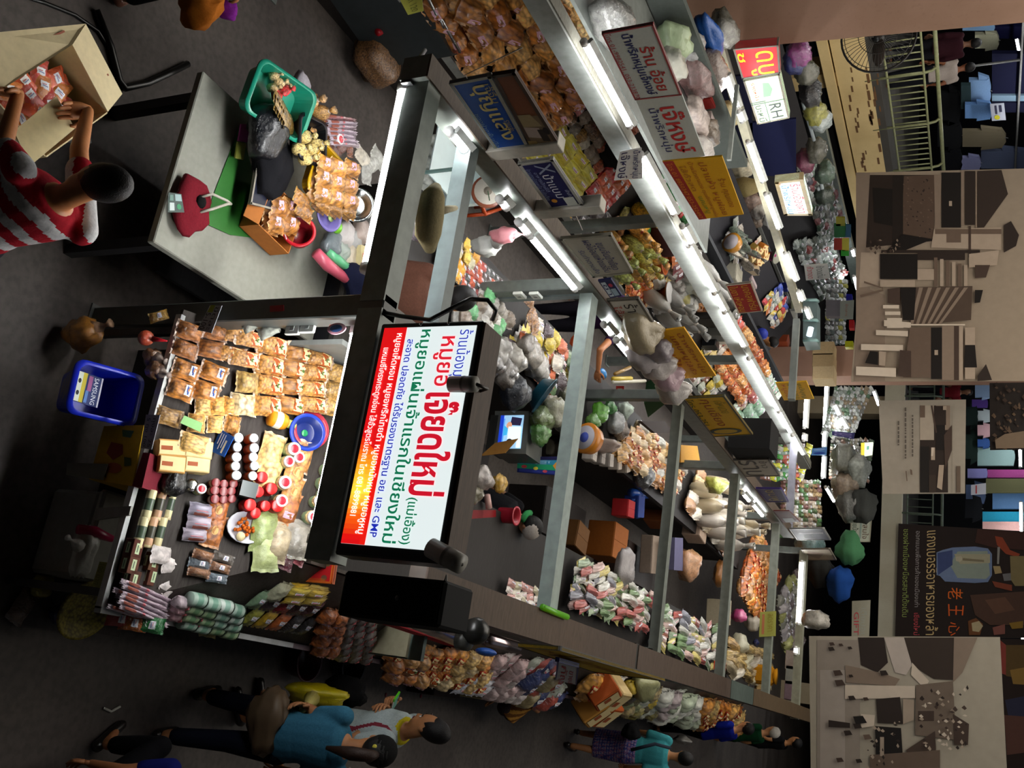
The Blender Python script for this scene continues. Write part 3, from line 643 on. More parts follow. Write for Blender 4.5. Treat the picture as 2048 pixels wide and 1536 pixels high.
it += [([(1657, 1440), (1700, 1446), (1700, 1456), (1657, 1454)], D1)] + specks(60, 1840, 1935, 1375, 1500, [D1, D2, L1, L2], 4, 12) + specks(24, 1735, 1800, 1440, 1536, [D1, L1], 3, 10)
pic('photo_banner', 'sepia photo banner of a crowded old street at the end of the right aisle', 'banner', fy(12), [(2000, 1274), (2016, 1580), (1622, 1580), (1618, 1272)], it, '8a8376')
it = [(R_(1840, 811, 1896, 985), D1), (R_(1840, 811, 1868, 880), '8a8074'), (R_(1872, 811, 1900, 860), L0), (R_(1840, 811, 1850, 835), D3), (R_(1868, 812, 1892, 850), D1), (R_(1872, 850, 1890, 900), D0), (R_(1840, 893, 1858, 985), D0), ([(1862, 811), (1865, 811), (1874, 865), (1871, 866)], D2), ([(1888, 870), (1904, 850), (1904, 900), (1890, 940)], D2), (R_(1862, 895, 1870, 920), L1), ([(1878, 930), (1888, 930), (1884, 980), (1874, 975)], L1), (R_(1858, 950, 1872, 985), '2c231d'), ([(1863, 895), (1868, 895), (1866, 912), (1862, 912)], L2),
 (R_(1913, 932, 1921, 985), '50443a'), (R_(1886, 812, 1893, 820), L1), (R_(1905, 812, 1906, 985), '7a7468')]
for x, y0, y1 in ((1797, 842, 892), (1811, 815, 918), (1825, 830, 914)):
    y = y0
    while y < y1: l = r_.uniform(3, 9); it.append((R_(x-1.6, y, x+1.6, min(y+l, y1)), '4a443e')); y += l+r_.uniform(1, 3)
it += [([(1820, 938), (1824, 940), (1825, 950), (1821, 949)], D3), ([(1811, 942), (1813, 942), (1815, 962), (1813, 962)], D3)]
pic('banner', 'pale grey banner with a dark landscape photo and a few lines of print', 'banner', fy(17), [(1932, 799), (1930, 987), (1766, 988), (1757, 801)], it, '7f786e')
it = [('T', 'ของฝากเมืองเหนือรสชาติดั้งเดิม', [(1820, 1058), (1818, 1234), (1804, 1234), (1807, 1058)], '8a9a50'), ('T', 'ออกแบบเพื่อการค้าของเมืองเก่า', [(1843, 1062), (1839, 1214), (1829, 1214), (1832, 1062)], '9a9290'), ('T', 'เชียงใหม่', [(1840, 1226), (1839, 1270), (1827, 1270), (1828, 1226)], 'c04850'), ('T', 'แกงเบอรรี่อาหารของหล้ำ', [(1880, 1060), (1876, 1270), (1851, 1270), (1854, 1062)], 'c8ac78'),
 ('T', '老', [(1926, 1176), (1926, 1198), (1896, 1199), (1896, 1175)], 'd8641c'), ('T', '王', [(1928, 1210), (1926, 1232), (1897, 1232), (1896, 1208)], 'd0581c'), ('T', '心', [(1920, 1245), (1918, 1270), (1897, 1272), (1897, 1244)], 'd0581c'),
 ([(1905, 1095), (1950, 1093), (1976, 1097), (1984, 1108), (1984, 1150), (1976, 1164), (1950, 1166), (1890, 1163), (1880, 1152), (1873, 1150), (1873, 1105), (1885, 1100)], '6a7a9a'), ([(1915, 1103), (1975, 1102), (1980, 1150), (1972, 1158), (1915, 1156), (1900, 1130)], '8a9488'), ([(1908, 1108), (1980, 1108), (1980, 1126), (1920, 1128)], 'a09a80'), ([(1875, 1106), (1905, 1100), (1905, 1130), (1876, 1150)], '3a4670'), ([(1911, 1114), (1922, 1112), (1926, 1118), (1920, 1124), (1912, 1122)], 'b0a890'), ([(1925, 1116), (1968, 1120), (1968, 1124), (1925, 1121)], '7a7058'),
 ([(1955, 1058), (2048, 1065), (2048, 1100), (1985, 1095), (1950, 1085)], '3a2018'), ([(1990, 1072), (2005, 1075), (2020, 1100), (2040, 1108), (2036, 1114), (2012, 1108), (1994, 1090)], '8a3a20'), ([(1995, 1094), (2000, 1094), (1998, 1128), (1994, 1128)], '8a8680'), ([(1986, 1132), (2000, 1132), (2004, 1146), (1990, 1148)], 'a08a60'), ([(2005, 1148), (2030, 1145), (2032, 1160), (2008, 1162)], '6a6868'), ([(2020, 1112), (2090, 1112), (2090, 1172), (2030, 1172), (2022, 1160)], '7a6c48'), ([(1984, 1162), (2024, 1170), (2024, 1182), (1990, 1174)], '7a3a24'),
 ([(1940, 1190), (2090, 1180), (2090, 1250), (1980, 1250), (1950, 1230)], '4a3226'), ([(1970, 1200), (2010, 1194), (2030, 1220), (1990, 1228)], '5e4030'), ([(1936, 1242), (1952, 1236), (1966, 1248), (1960, 1270), (1938, 1270)], '6a4020'), ([(1943, 1246), (1958, 1242), (1966, 1252), (1958, 1264), (1945, 1262)], 'b0a07c'), ([(1985, 1255), (2010, 1248), (2010, 1268), (1988, 1270)], '7c4a40'), ([(2018, 1246), (2046, 1242), (2046, 1256), (2024, 1258)], '80621e')]
pic('poster', 'dark brown bakery poster with cream Thai lettering and a blue white dish', 'poster', fy(YB-.15), [(2100, 1066), (2100, 1276), (1790, 1276), (1797, 1047)], it, '20140f')
it = [([(1995, 1290), (2060, 1290), (2060, 1360), (2012, 1352)], '5a4420'), ([(2020, 1340), (2048, 1335), (2060, 1370), (2026, 1368)], '8a6a30'), ([(2010, 1400), (2060, 1390), (2060, 1430), (2018, 1440)], '2a2a40'), ([(2008, 1430), (2090, 1436), (2090, 1500), (2014, 1510)], '5a3a30'), ([(2000, 1280), (2012, 1290), (2012, 1350), (1998, 1345)], '8a3a30')]
pic('poster', 'dark food poster with warm dishes half hidden behind the sepia street banner', 'poster', fy(YB-.12), [(2120, 1278), (2120, 1600), (1975, 1600), (1975, 1278)], it, '241610')
it = specks(80, 1985, 2060, 768, 898, ['2c2019', '3a2c22', '18110d', '4a3a2c'], 4, 12) + [([(1990, 880), (2010, 868), (2048, 862), (2048, 896), (1992, 897)], '5a4c3e')]
pic('photo_banner', 'dark brown photo banner of trees above the pale grey banner', 'banner', fy(17.3), [(2100, 764), (2100, 898), (1980, 900), (1979, 766)], it, '17110e')
# ---------------------------------------------------------------- stall frames
GR, GD, BR = C('8a948e'), C('5c625e'), C('4e4036')
def beam(label, a, b_, w_=.11, h=.12, col=GR, top=None, name='steel_beam'):
    """A box-section beam whose top lies at z of a, b; top is a dusty board laid along it."""
    a = V(a); b_ = V(b_); d = (b_-a).normalized(); s = V((-d.y, d.x, 0)).normalized()*w_/2; u = V((0, 0, -h))
    m = MB().add([a-s+u, a+s+u, b_+s+u, b_-s+u, a-s, a+s, b_+s, b_-s], [(3, 2, 1, 0), (4, 5, 6, 7), (0, 1, 5, 4), (1, 2, 6, 5), (2, 3, 7, 6), (3, 0, 4, 7)], col)
    o = simple(name, label, 'beam', m, 'steel')
    if top:
        s2 = s*top[1]; o2 = V((0, 0, .012)); MB().add([a-s2, a+s2, b_+s2, b_-s2, a-s2+o2, a+s2+o2, b_+s2+o2, b_-s2+o2], [(3, 2, 1, 0), (4, 5, 6, 7), (0, 1, 5, 4), (1, 2, 6, 5), (2, 3, 7, 6), (3, 0, 4, 7)], C(top[0])).obj('dusty_board', 'wood', o)
    return o
def post(label, x, y, z=ZB-.06, s=.05, col=GD, name='steel_post'):
    o = simple(name, label, 'post', MB().box((x-s, y-s, 0), (x+s, y+s, z), col, bev=.006), 'steel')
    MB().box((x-s-.02, y-s-.02, 0), (x+s+.02, y+s+.02, .012), col).obj('foot_plate', 'steel', o); return o
XF0, XP, XR, XLB, XM, YF = -3.12, -1.71, -.58, -3.06, -4.5, 3.62
beam('grey front beam over the left table with a fluorescent lamp under it', (XF0, YF, ZB), (XP-.02, YF, ZB), .13, .14, C('78827c'))
beam('grey front beam carrying the big lit sign', (XP+.02, YF, ZB), (XR+.12, YF, ZB), .13, .14, C('78827c'))
p_ = post('dark grey square corner post between left table and bright snack rack', XP, YF, ZB, .06, C('4c504e'))
MB().hexa([PY(x, y, YF-.063) for x, y in ((540, 612), (540, 624), (568, 622), (568, 610))][::-1], .002, C('9a1c24')).obj('red_sticker', 'print', p_)
beam('grey inner beam parallel to the front beam over the left table', (XF0+.1, YF+.55, ZB-.03), (XP-.05, YF+.55, ZB-.03), .09, .10, C('5e6a6a'))
beam('short grey beam running back from the corner post', (XP, YF+.08, ZB-.02), (XP, YF+.55, ZB-.02), .09, .10, C('5a5650'))
beam('long grey beam of the left stalls carrying signs', (XLB, YF-.1, ZB), (XLB, 15.2, ZB), .14, .16, C('6e746e'), ('54483c', 1.0))
beam('long dusty brown beam along the right aisle, front length', (XR+.09, 4.4, ZB), (XR+.09, 8.0, ZB), .20, .10, C('443a32'), ('4a3c32', 1.02))
beam('grey green middle length of the right aisle beam', (XR+.09, 11.62, ZB), (XR+.09, 12.9, ZB), .20, .10, C('46524c'), ('48544e', 1.02))
beam('brown length of the right aisle beam after the black joint', (XR+.09, 8.06, ZB), (XR+.09, 11.6, ZB), .20, .10, C('443a32'), ('4c3e34', 1.02))
beam('far brown length of the right aisle beam behind the sepia banner', (XR+.09, 12.92, ZB), (XR+.09, 19, ZB), .20, .10, C('4a3c30'), ('55452f', 1.02))
beam('grey cross beam over the middle stalls nearest the lit sign', (XLB+.1, 6.2, ZB-.02), (XR, 6.2, ZB-.02), .13, .10, C('8a9894'))
beam('second grey cross beam over the middle stalls', (XLB+.1, 8.75, ZB-.02), (XR, 8.75, ZB-.02), .10, .09, C('6e746c'))
beam('third grey cross beam over the middle stalls', (XLB+.1, 11.35, ZB-.02), (XR, 11.35, ZB-.02), .11, .10, C('7c827a'))
beam('fourth grey cross beam over the middle stalls', (XLB+.1, 14.1, ZB-.02), (XR, 14.1, ZB-.02), .12, .10, C('7c8278'))
beam('far end cross beam of the middle stalls with a long lamp', (XLB, 16.6, ZB), (XR+.2, 16.6, ZB), .14, .12, C('8a8a78'))
for y in (6.2, 8.75, 11.35, 14.1, 16.6):
    post('grey post under the left beam beside the %s cross beam' % {6.2: 'nearest', 8.75: 'second', 11.35: 'third', 14.1: 'fourth', 16.6: 'far end'}[y], XLB, y)
    post('grey post under the right beam beside the %s cross beam' % {6.2: 'nearest', 8.75: 'second', 11.35: 'third', 14.1: 'fourth', 16.6: 'far end'}[y], XR, y)
beam('long grey beam of the second stall row with bright lamps', (XM, 3.6, ZB), (XM, 16.4, ZB), .16, .16, C('7c807c'), ('66665e', .7))
for y in (4.2, 7.9, 11.6, 15.2): post('grey post under the second row beam, %s' % {4.2: 'beside the dark counter', 7.9: 'by the socket on the wall', 11.6: 'by the stacked dark frames', 15.2: 'at its far end'}[y], XM-.05, y)
beam('grey rail of the third stall row with lit signs', PX(1440, 60, -7.0), PX(1605, 620, -6.3), .10, .10, C('7c7866'))
beam('thin grey rail in front of the third row', PX(1478, 170, -6.2), PX(1462, 320, -5.4), .04, .04, C('8a908a'))
beam('grey rail under the cream gallery edge', PX(1622, 120, -10.6), PX(1722, 560, -10.6), .16, .2, C('66706c'))
beam('grey cross rail between second and third rows', PX(1600, 640, -5.0), PX(1590, 800, -3.9), .08, .08, C('6a706c'))
beam('lilac grey cross beam at the end of the second row', (XM, 14.9, ZB+.02), (XLB, 14.9, ZB+.02), .10, .1, C('7a7a86'))
# ---------------------------------------------------------------- fluorescent lamps
def lamp(a, b_, label, dz=.035, w_=.05, wide=False, group=None, shade=None):
    a = V(a); b_ = V(b_); d = (b_-a).normalized(); s = d.cross(V((0, 0, 1))).normalized(); L_ = (b_-a).length
    if s.dot(V((a.x, a.y, 0))) < 0: s = -s        # fixed to the far side, the tube faces the hall
    t = link('fluorescent_lamp', None); t.location = a; tag(t, label, 'lamp', group)
    A = V((0, 0, 0)); Bp = b_-a; r = .042 if wide else .023; q = s*.018+V((0, 0, r+.012)); u = s*.014+V((0, 0, .014))
    MB().hexa([A+q+u, Bp+q+u, Bp+q-u, A+q-u], .03, C('d0d4d2')).obj('batten', 'steel', t)
    MB().tube([A+d*.02, Bp-d*.02], r, (1, 1, 1), 10).obj('tube', 'tube', t)
    for p, q in ((A-d*.015, A+d*.025), (Bp-d*.025, Bp+d*.015)): MB().tube([p, q], r+.006, C('e4e4e4'), 8).obj('end_cap', 'plastic', t)
    return t
ZL = ZB-.19
lf = lamp(P(812, 178, 1.84), P(738, 540, 1.84), 'big bright fluorescent lamp over the left table', wide=True)
lamp(P(719, 662, 1.82), P(634, 1082, 1.82), 'bright fluorescent lamp under the lit shop sign', wide=True)
def row(X, segs, txt):
    for k, (q, w_) in enumerate(segs):
        a = PX(*q[0], X); b_ = PX(*q[1], X); z = (a.z+b_.z)/2; lamp((X, a.y, z), (X, b_.y, z), txt % w_)
row(XLB+.12, [(((905, 262), (927, 302)), 'beside the glass cabinet'), (((1000, 398), (1012, 414)), 'short, by the orange stool'), (((1037, 444), (1056, 466)), 'just before the hanging bags'), (((1059, 470), (1150, 577)), 'long, by the white sockets'),
  (((1209, 649), (1222, 668)), 'short, beyond the first cross beam'), (((1232, 680), (1268, 722)), 'above the purple shirted vendor'), (((1464, 962), (1474, 976)), 'by the leaf green bag'), (((1486, 986), (1497, 1001)), 'by the second post'), (((1503, 1007), (1526, 1031)), 'beside the purple sign')], 'fluorescent lamp under the left beam, %s')
row(XM+.12, [(((1170, 84), (1257, 252)), 'over the yellow packets'), (((1287, 308), (1343, 428)), 'by the hand lettered card'), (((1364, 452), (1383, 486)), 'thin, before the yellow red sign'), (((1378, 490), (1426, 582)), 'beside the wicker baskets'), (((1428, 586), (1447, 620)), 'thin, over dried mushrooms'), (((1448, 624), (1487, 692)), 'by the dark frames'),
  (((1497, 717), (1555, 820)), 'long, over orange bags'), (((1556, 823), (1581, 864)), 'over green packs'), (((1583, 871), (1607, 908)), 'at the far end')], 'fluorescent lamp under the second row beam, %s')
row(-6.35, [(((1449, 150), (1474, 214)), 'before the navy curtain'), (((1476, 222), (1484, 242)), 'short, by a pale bag'), (((1494, 284), (1526, 362)), 'above the straw bundle'), (((1530, 388), (1557, 456)), 'beside the lit white sign'), (((1568, 506), (1592, 560)), 'by the white bowl'), (((1597, 582), (1603, 600)), 'short, by a blue shirt'), (((1610, 616), (1618, 636)), 'short, over the glass case')], 'fluorescent lamp of the third row, %s')
row(-9.6, [(((1702, 498), (1709, 512)), 'short, below the gallery end'), (((1706, 552), (1716, 582)), 'by the edge of the big sepia banner')], 'fluorescent lamp of the far left row, %s')
def cross(q, Y, label): a = PY(*q[0], Y); b_ = PY(*q[1], Y); z = (a.z+b_.z)/2; lamp((a.x, Y, z), (b_.x, Y, z), label)
cross(((1653, 766), (1647, 858)), 19.0, 'fluorescent lamp across the back, right of the pink pillar')
cross(((1648, 862), (1646, 895)), 18.9, 'fluorescent lamp across the back, middle of three in line')
cross(((1646, 912), (1645, 956)), 18.8, 'fluorescent lamp across the back, after the blue sign')
cross(((1612, 797), (1608, 856)), 16.2, 'fluorescent lamp under the small yellow sign')
cross(((1607, 868), (1607, 882)), 16.0, 'very short fluorescent lamp beside the small yellow sign')
cross(((1602, 1122), (1597, 1248)), 16.5, 'long fluorescent lamp on the far end cross beam')
cross(((1591, 1294), (1590, 1308)), 16.5, 'short fluorescent lamp at the right end of the far cross beam')
for q, w_ in ((((1668, 809), (1679, 832)), 'upper'), (((1680, 834), (1694, 858)), 'lower')): lamp(PX(*q[0], -6.2), PX(*q[1], -6.0), 'slanting fluorescent lamp of the back stall near the purple sign, %s one' % w_)
lamp(PX(1704, 889, -6.4), PX(1715, 915, -6.2), 'slanting fluorescent lamp beside the pale green lit sign')
lamp(PX(1651, 974, -4.5), PX(1668, 1003, -4.4), 'slanting fluorescent lamp over the back goods')
lamp(PX(1746, 781, -8.2), PX(1757, 811, -8.0), 'slanting fluorescent lamp beside the pale grey banner')
lamp(PX(2032, 76, -16.5), PX(2038, 106, -16.5), 'fluorescent lamp among the hanging clothes upstairs')
for i, (y0, y1) in enumerate(((12.5, 14.5), (15.5, 17.5), (18.5, 20.5))): lamp((-12.9, y0, 5.55), (-12.9, y1, 5.55), 'added unseen fluorescent lamp over the left gallery clothes, %s' % ('near', 'middle', 'far')[i])  # lamps added above the frame to brighten the left gallery clothes
for i, x in enumerate((-9, -6.6, -4.2, -1.8)): lamp((x, YB+.9, 5.5), (x+1.5, YB+.9, 5.5), 'added fluorescent lamp over the far gallery clothes, %s' % ('by the big sepia banner', 'by the grey banner', 'by the brown poster', 'behind the sepia street banner')[i])  # lamps added to brighten the far gallery clothes
# ---------------------------------------------------------------- the big lit shop sign
YS = YF-.10
fs_ = lambda x, y: PY(x, y, YS)
Q = [fs_(966, 637), fs_(886, 1126), fs_(671, 1110), fs_(759, 650)]          # tl, tr, br, bl
xs0 = (Q[0].x+Q[3].x)/2; xs1 = (Q[1].x+Q[2].x)/2; z1 = (Q[0].z+Q[1].z)/2; z0 = (Q[2].z+Q[3].z)/2
t = MB().box((xs0, YS, z0), (xs1, YS+.14, z1), C('15171a'), bev=.008).obj('lit_shop_sign', 'steel'); tag(t, 'big lit white and red shop sign in a black box on the front beam', 'sign')
i0 = fs_(767, 657); i1 = fs_(952, 651); i2 = fs_(879, 1103)
a0, a1 = (i0.x+i1.x)/2, i2.x; c0, c1 = (i0.z+fs_(685, 1091).z)/2, (i1.z+i2.z)/2
pq = [V((a0, YS-.003, c1)), V((a1, YS-.003, c1)), V((a1, YS-.003, c0)), V((a0, YS-.003, c0))]
MB().hexa(pq[::-1], .002, C('d6e0e0')).obj('lit_panel', 'glow', t)
NB, GN, RD = '1c2aa0', '0c6a48', 'c01428'
art_ = [('R', 0, 0, 1, .255, 'd01014'), ('G', .45, 0, .98, .2, ['d01014', 'e83a10', 'f8a020', 'ffd840', 'f06010', 'd81410'], 0), ('P', [(.43, .0), (.52, 0), (.62, .255), (.43, .255)], 'd01014'), ('P', [(.5, .2), (1, .2), (1, .255), (.5, .255)], 'dc1a10'),
 ('T', 'ร้านน้องมุข', .02, .80, .27, .98, NB), ('T', '*หมูยอ', .05, .60, .285, .80, 'd02030'), ('T', '**เจ๊ยดใหม่', .315, .60, .775, .97, RD), ('T', '*(แม่เอื้อง)', .785, .595, .985, .735, GN),
 ('T', '*หมูยอแผ่นเจ้าแรกในเชียงใหม่', .015, .385, .985, .575, GN), ('T', '*สะอาด ปลอดภัย ได้รับรองมาตรฐาน อย. และ GMP', .06, .27, .965, .38, NB), ('T', '*หมูยอเห็ดหอม หมูยอพริกไทยดำ หมูยอหนังหมู หมูยอหูหมู', .03, .135, .955, .245, 'f4f4f0'), ('T', '*แหนมซี่โครงกระดูกอ่อน ไส้อั่วสูตรโบราณ โทร 081-8899881', .1, .02, .88, .12, 'f4f4f0')]
art(MB(), pq, art_, .001, .0004).obj('lettering', 'glow', t)
MB().box((xs0+.01, YS+.005, z1), (xs1-.01, YS+.17, z1+.012), C('4c3c30')).obj('dusty_top', 'wood', t)
for x, y in ((838, 645), (894, 641)): p = fs_(x+4, y+4); MB().lathe([(.008, 0), (.008, .004)], C('c8c8c8'), 8, Mx.Translation((xs0+.012, YS-.001, p.z)) @ Mx.Rotation(math.pi/2, 4, 'X')).obj('screw', 'chrome', t)
# spot lamp housings that hang over the sign's top edge
def spot(label, px, X_off, ang, length=.13, r=.036):
    p = fs_(*px); c = V((p.x, YS-.03, p.z)); T = Mx.Translation(c) @ Mx.Rotation(ang, 4, 'Y')
    o = simple('spot_lamp', label, 'lamp', MB().lathe([(r, -length*.6), (r*1.02, length*.2), (r*.98, length*.4)], C('8a8880'), 16, T), 'steel')
    MB().lathe([(r*1.04, -length*.1), (r*1.04, -length*.02)], C('6a6862'), 16, T, cap=False).obj('seam', 'steel', o)
    MB().tube([T @ V((0, 0, length*.4)), V((c.x, YS+.03, z1+.06)), V((c.x, YS+.06, z1+.01))], .008, C('3a3632'), 6).obj('bracket', 'steel', o)
spot('grey cylindrical spot lamp over the middle of the lit sign', (938, 773), 0, 0)
spot('grey cylindrical spot lamp at the right end of the lit sign, tilted', (905, 1118), 0, .35, .17, .042)
p0 = V((XP+.02, YF-.03, 1.93)); p1 = PY(975, 625, YF-.02)
tubing('power_cable', 'black power cable looping up beside the lit sign', 'cable', [p0, PY(800, 632, YF-.04), PY(860, 640, YS-.03), PY(905, 616, YS-.03), PY(940, 598, YF), PY(975, 600, YF+.05), PY(992, 620, YF+.1), PY(985, 640, YF+.14)], .011, '181818')
# black loudspeaker panel right of the sign
a = PY(690, 1138, 3.6); zt_ = PY(925, 1180, 3.75).z
o = MB().box((a.x+.005, 3.6, a.z), (a.x+.20, 3.86, zt_), C('08080a'), bev=.012).obj('loudspeaker', 'matte'); tag(o, 'tall black loudspeaker standing right of the lit sign', 'loudspeaker')
MB().box((a.x+.02, 3.594, a.z+.02), (a.x+.185, 3.6, zt_-.02), C('101012')).obj('grille', 'cloth', o)
MB().lathe([(.012, 0), (.01, .004)], C('3a3a3c'), 10, Mx.Translation((a.x+.1, 3.593, a.z+.3)) @ Mx.Rotation(math.pi/2, 4, 'X')).obj('badge', 'plastic', o)
# chrome awning pole, its black joint, drawstrings
X9 = XR+.26
g_ = lambda x, y: PX(x, y, X9)
simple('awning_roll', 'silver awning roll with a red edge along the right beam, front length', 'awning', MB().tube([V((X9, 3.9, ZB+.1)), g_(934, 1288)], .045, C('c8c0c0'), 12), 'chrome')
simple('awning_roll', 'silver awning roll beyond the black joint on the right beam', 'awning', MB().tube([g_(972, 1278), V((X9, g_(1090, 1302).y, g_(972, 1278).z))], .04, C('c0b0b4'), 12), 'chrome')
simple('awning_trim', 'red cloth edge hanging below the silver awning roll', 'awning', MB().hexa([g_(760, 1236), g_(935, 1296), g_(933, 1302), g_(762, 1244)], .01, C('a83038')), 'cloth')
p = g_(952, 1262); o = simple('awning_joint', 'black round awning joint between the two silver rolls', 'joint', MB().lathe([(.06, -.05), (.075, 0), (.06, .05)], C('1c1c1a'), 14, Mx.Translation(p) @ Mx.Rotation(math.pi/2, 4, 'X')), 'plastic')
MB().lathe([(.05, -.10), (.05, -.03)], C('4a4a46'), 12, Mx.Translation(p-V((-.06, 0, 0)))).obj('knuckle', 'plastic', o)
tubing('cord', 'white cord from the spot lamp to the awning roll, left one', 'cord', [PY(893, 1150, YS), g_(852, 1262)], .003, 'c8c8c0')
tubing('cord', 'white cord from the spot lamp to the awning roll, right one', 'cord', [PY(893, 1150, YS), g_(893, 1265)], .003, 'c8c8c0')
tubing('cord', 'long slanting grey cord in front of the aisle, over the walking couple', 'cord', [PX(802, 1334, .1), PY(700, 1536, 3.6), PY(690, 1556, 3.55)], .004, '9a948c')
tubing('cord', 'thin cord crossing the brown beam of the right aisle', 'cord', [PX(1182, 1294, XR+.1), PX(1130, 1320, XR+.19)], .003, '8a867e')
tubing('cord', 'long pale string stretched above the left beam signs', 'cord', [PX(1045, 95, XLB+.02), PX(930, 150, XLB+.05), PX(1110, 430, XLB+.05)], .003, 'a8a49a')
tubing('cord', 'second pale string stretched from the blue sign towards the round sign', 'cord', [PX(1075, 262, XLB+.03), PX(1165, 460, XLB+.05)], .003, 'a8a49a')
beam('black joint strip between brown lengths of the right aisle beam', (XR+.09, 7.99, ZB+.006), (XR+.09, 8.07, ZB+.006), .22, .13, C('14140f'), name='joint_strip')
# ---------------------------------------------------------------- signs
def sgn(label, fn, q, items, base, frame=None, m='print', em=None, thick=.015, name='sign', fw=.02): return board(name, label, 'sign', [fn(*p, 0) for p in q], items, base, m, thick, frame, fw, None, em)
LX, MX_ = fx(XLB+.06), fx(XM+.09)
sgn('blue sign with cream Thai lettering on the left beam', LX, [(981, 151), (1062, 300), (995, 306), (898, 167)], [('T', '*บุญแสง', .08, .30, .82, .76, 'c8b878'), ('T', 'เจ๊จิ๋ม', .08, .72, .32, .92, 'a89868'), ('T', 'ของฝากพื้นเมือง', .42, .08, .95, .24, '7a94a8'), ('T', 'ราคาส่ง', .55, .72, .7, .92, 'a89868'), ('R', 0, .02, 1, .04, '9aa4ac')], '12489a', '8a8a80')
o = sgn('brown board with an old picture above the blue sign', LX, [(1030, 144), (1126, 300), (1066, 301), (984, 151)], [('R', .52, 0, 1, 1, '6a5a44'), ('P', [(.5, 0), (.66, .0), (.66, .8), (.5, .6)], '8a7c5c'), ('P', [(.66, .1), (.8, .1), (.82, .6), (.68, .65)], '9a8c84'), ('R', .7, .55, .86, .8, '2a2420'), ('P', [(.85, 0), (1, 0), (1, .35), (.85, .3)], '8a7648'), ('E', .72, .85, .05, .1, '1c1a1a')], '6e4028', '3a2a20')
sgn('navy sign with white Thai lettering and crossed spoons on the left beam', LX, [(1106, 318), (1167, 410), (1100, 418), (1035, 328)], [('T', 'ป้าแบม', .28, .42, .78, .72, 'c8ccd0'), ('T', 'X', .06, .4, .26, .85, '8a94a8'), ('T', 'ข้าวแกงเมืองเหนือ รับจัดเลี้ยง', .12, .1, .8, .24, '7a86a8'), ('T', 'อาหารปักษ์ใต้', .2, .26, .62, .38, '8a94b4'), ('R', .78, .58, .96, .88, 'b8bcb4'), ('E', .82, .3, .04, .08, 'c88a28'), ('T', 'เจ้าเก่า', .62, .78, .76, .9, 'a8b0c4')], '14164c', '9a9a94')
for q, w_ in (((1028, 302), 'between the blue and navy signs'), ((1100, 424), 'after the navy sign')):
    a = PX(*q, XLB+.06); simple('sign_bracket', 'white metal bracket on the left beam, ' + w_, 'bracket', MB().box((XLB-.01, a.y-.05, ZB), (XLB+.08, a.y+.05, ZB+.46), C('b0aca0'), bev=.004), 'steel')
sgn('pale grey round cornered sign with three navy lines on the left beam', LX, [(1222, 469), (1266, 546), (1186, 555), (1120, 478)], [('T', 'ขนมจีนน้ำเงี้ยว', .16, .60, .86, .8, '3a3e70'), ('T', 'ผลไม้อบแห้งแช่อิ่ม', .08, .38, .9, .58, '2c3068'), ('T', 'รับทำตามสั่ง', .3, .16, .9, .30, '4a4e78')], 'a09a8c', '8a8678')
sgn('small navy and white sign on the left beam', LX, [(1222, 558), (1244, 592), (1221, 597), (1196, 562)], [('R', .1, .1, .9, .45, 'c0ccd4'), ('R', .5, .5, .9, .9, '9ab0c0'), ('E', .3, .7, .1, .15, 'b03048'), ('T', 'ชา', .2, .14, .8, .42, '20245a')], '161c4a')
sgn('white sign with black and red Thai lettering on the left beam', LX, [(1277, 597), (1330, 682), (1266, 690), (1214, 601)], [('T', 'ร้านใบเตย', .1, .42, .95, .85, '2a2420'), ('T', 'ไส้อั่ว', .12, .08, .5, .34, 'a83828')], 'b4aea0', '4a443c')
sgn('yellow sign with faint red handwriting behind the dusty plastic bag', LX, [(1368, 656), (1432, 752), (1370, 757), (1305, 664)], [('T', 'น้ำพริกหนุ่ม', .08, .62, .9, .86, 'a85018'), ('T', 'แคบหมู', .12, .34, .6, .56, 'a84818'), ('T', 'ไส้อั่ว', .62, .36, .92, .54, 'b0501c'), ('T', 'ร้านป้า', .2, .08, .7, .28, 'a84818')], 'd89c08')
sgn('yellow sign with brown lettering and an oval emblem on the left beam', LX, [(1449, 792), (1506, 869), (1421, 874), (1364, 796)], [('T', 'กุนเชียง', .06, .30, .72, .62, '9a4414'), ('T', 'เจ๊หมวย', .1, .66, .4, .92, '8a7a10'), ('T', 'โทร 053-251', .05, .04, .68, .22, '3a4a1c'), ('E', .86, .45, .08, .38, '3a4440'), ('E', .86, .45, .055, .28, 'b89418')], 'd0a00a', '3a3a20')
o = sgn('white sign with dark Thai letters and a deep black top on the left beam', LX, [(1538, 918), (1561, 952), (1483, 953), (1459, 920)], [('T', 'ราบ', .05, .18, .95, .62, '3a342e'), ('T', 'ข้าว', .1, .7, .5, .9, '4a443c')], 'a8a090', '1c1816')
a = PX(1455, 895, XLB+.05); c_ = PX(1536, 893, XLB+.05); MB().box((XLB-.3, a.y, a.z), (XLB+.05, PX(1460, 918, XLB+.05).y, c_.z), C('0c0a0a')).obj('box_top', 'matte', o)
sgn('purple sign with gold letters on the left beam', LX, [(1563, 978), (1577, 1004), (1534, 1004), (1508, 977)], [('T', 'ชมพู่', .1, .2, .9, .8, 'a08a4a')], '2c1c58', '3a2a70')
sgn('dark red sign beside the purple sign', LX, [(1578, 1022), (1600, 1044), (1566, 1046), (1546, 1022)], [('R', .6, .2, .95, .8, 'b0b8bc')], '5a2824')
sgn('grey blue sign with a painted lamp reflection near the end of the left beam', LX, [(1648, 1057), (1662, 1080), (1594, 1080), (1578, 1058)], [('R', .3, .2, .42, .9, 'd0d4dc'), ('T', 'กาแฟ', .5, .25, .9, .7, '9a9aa4')], '3c4458', '8a8a84')  # the pale bar paints a lamp reflection into the sign colour
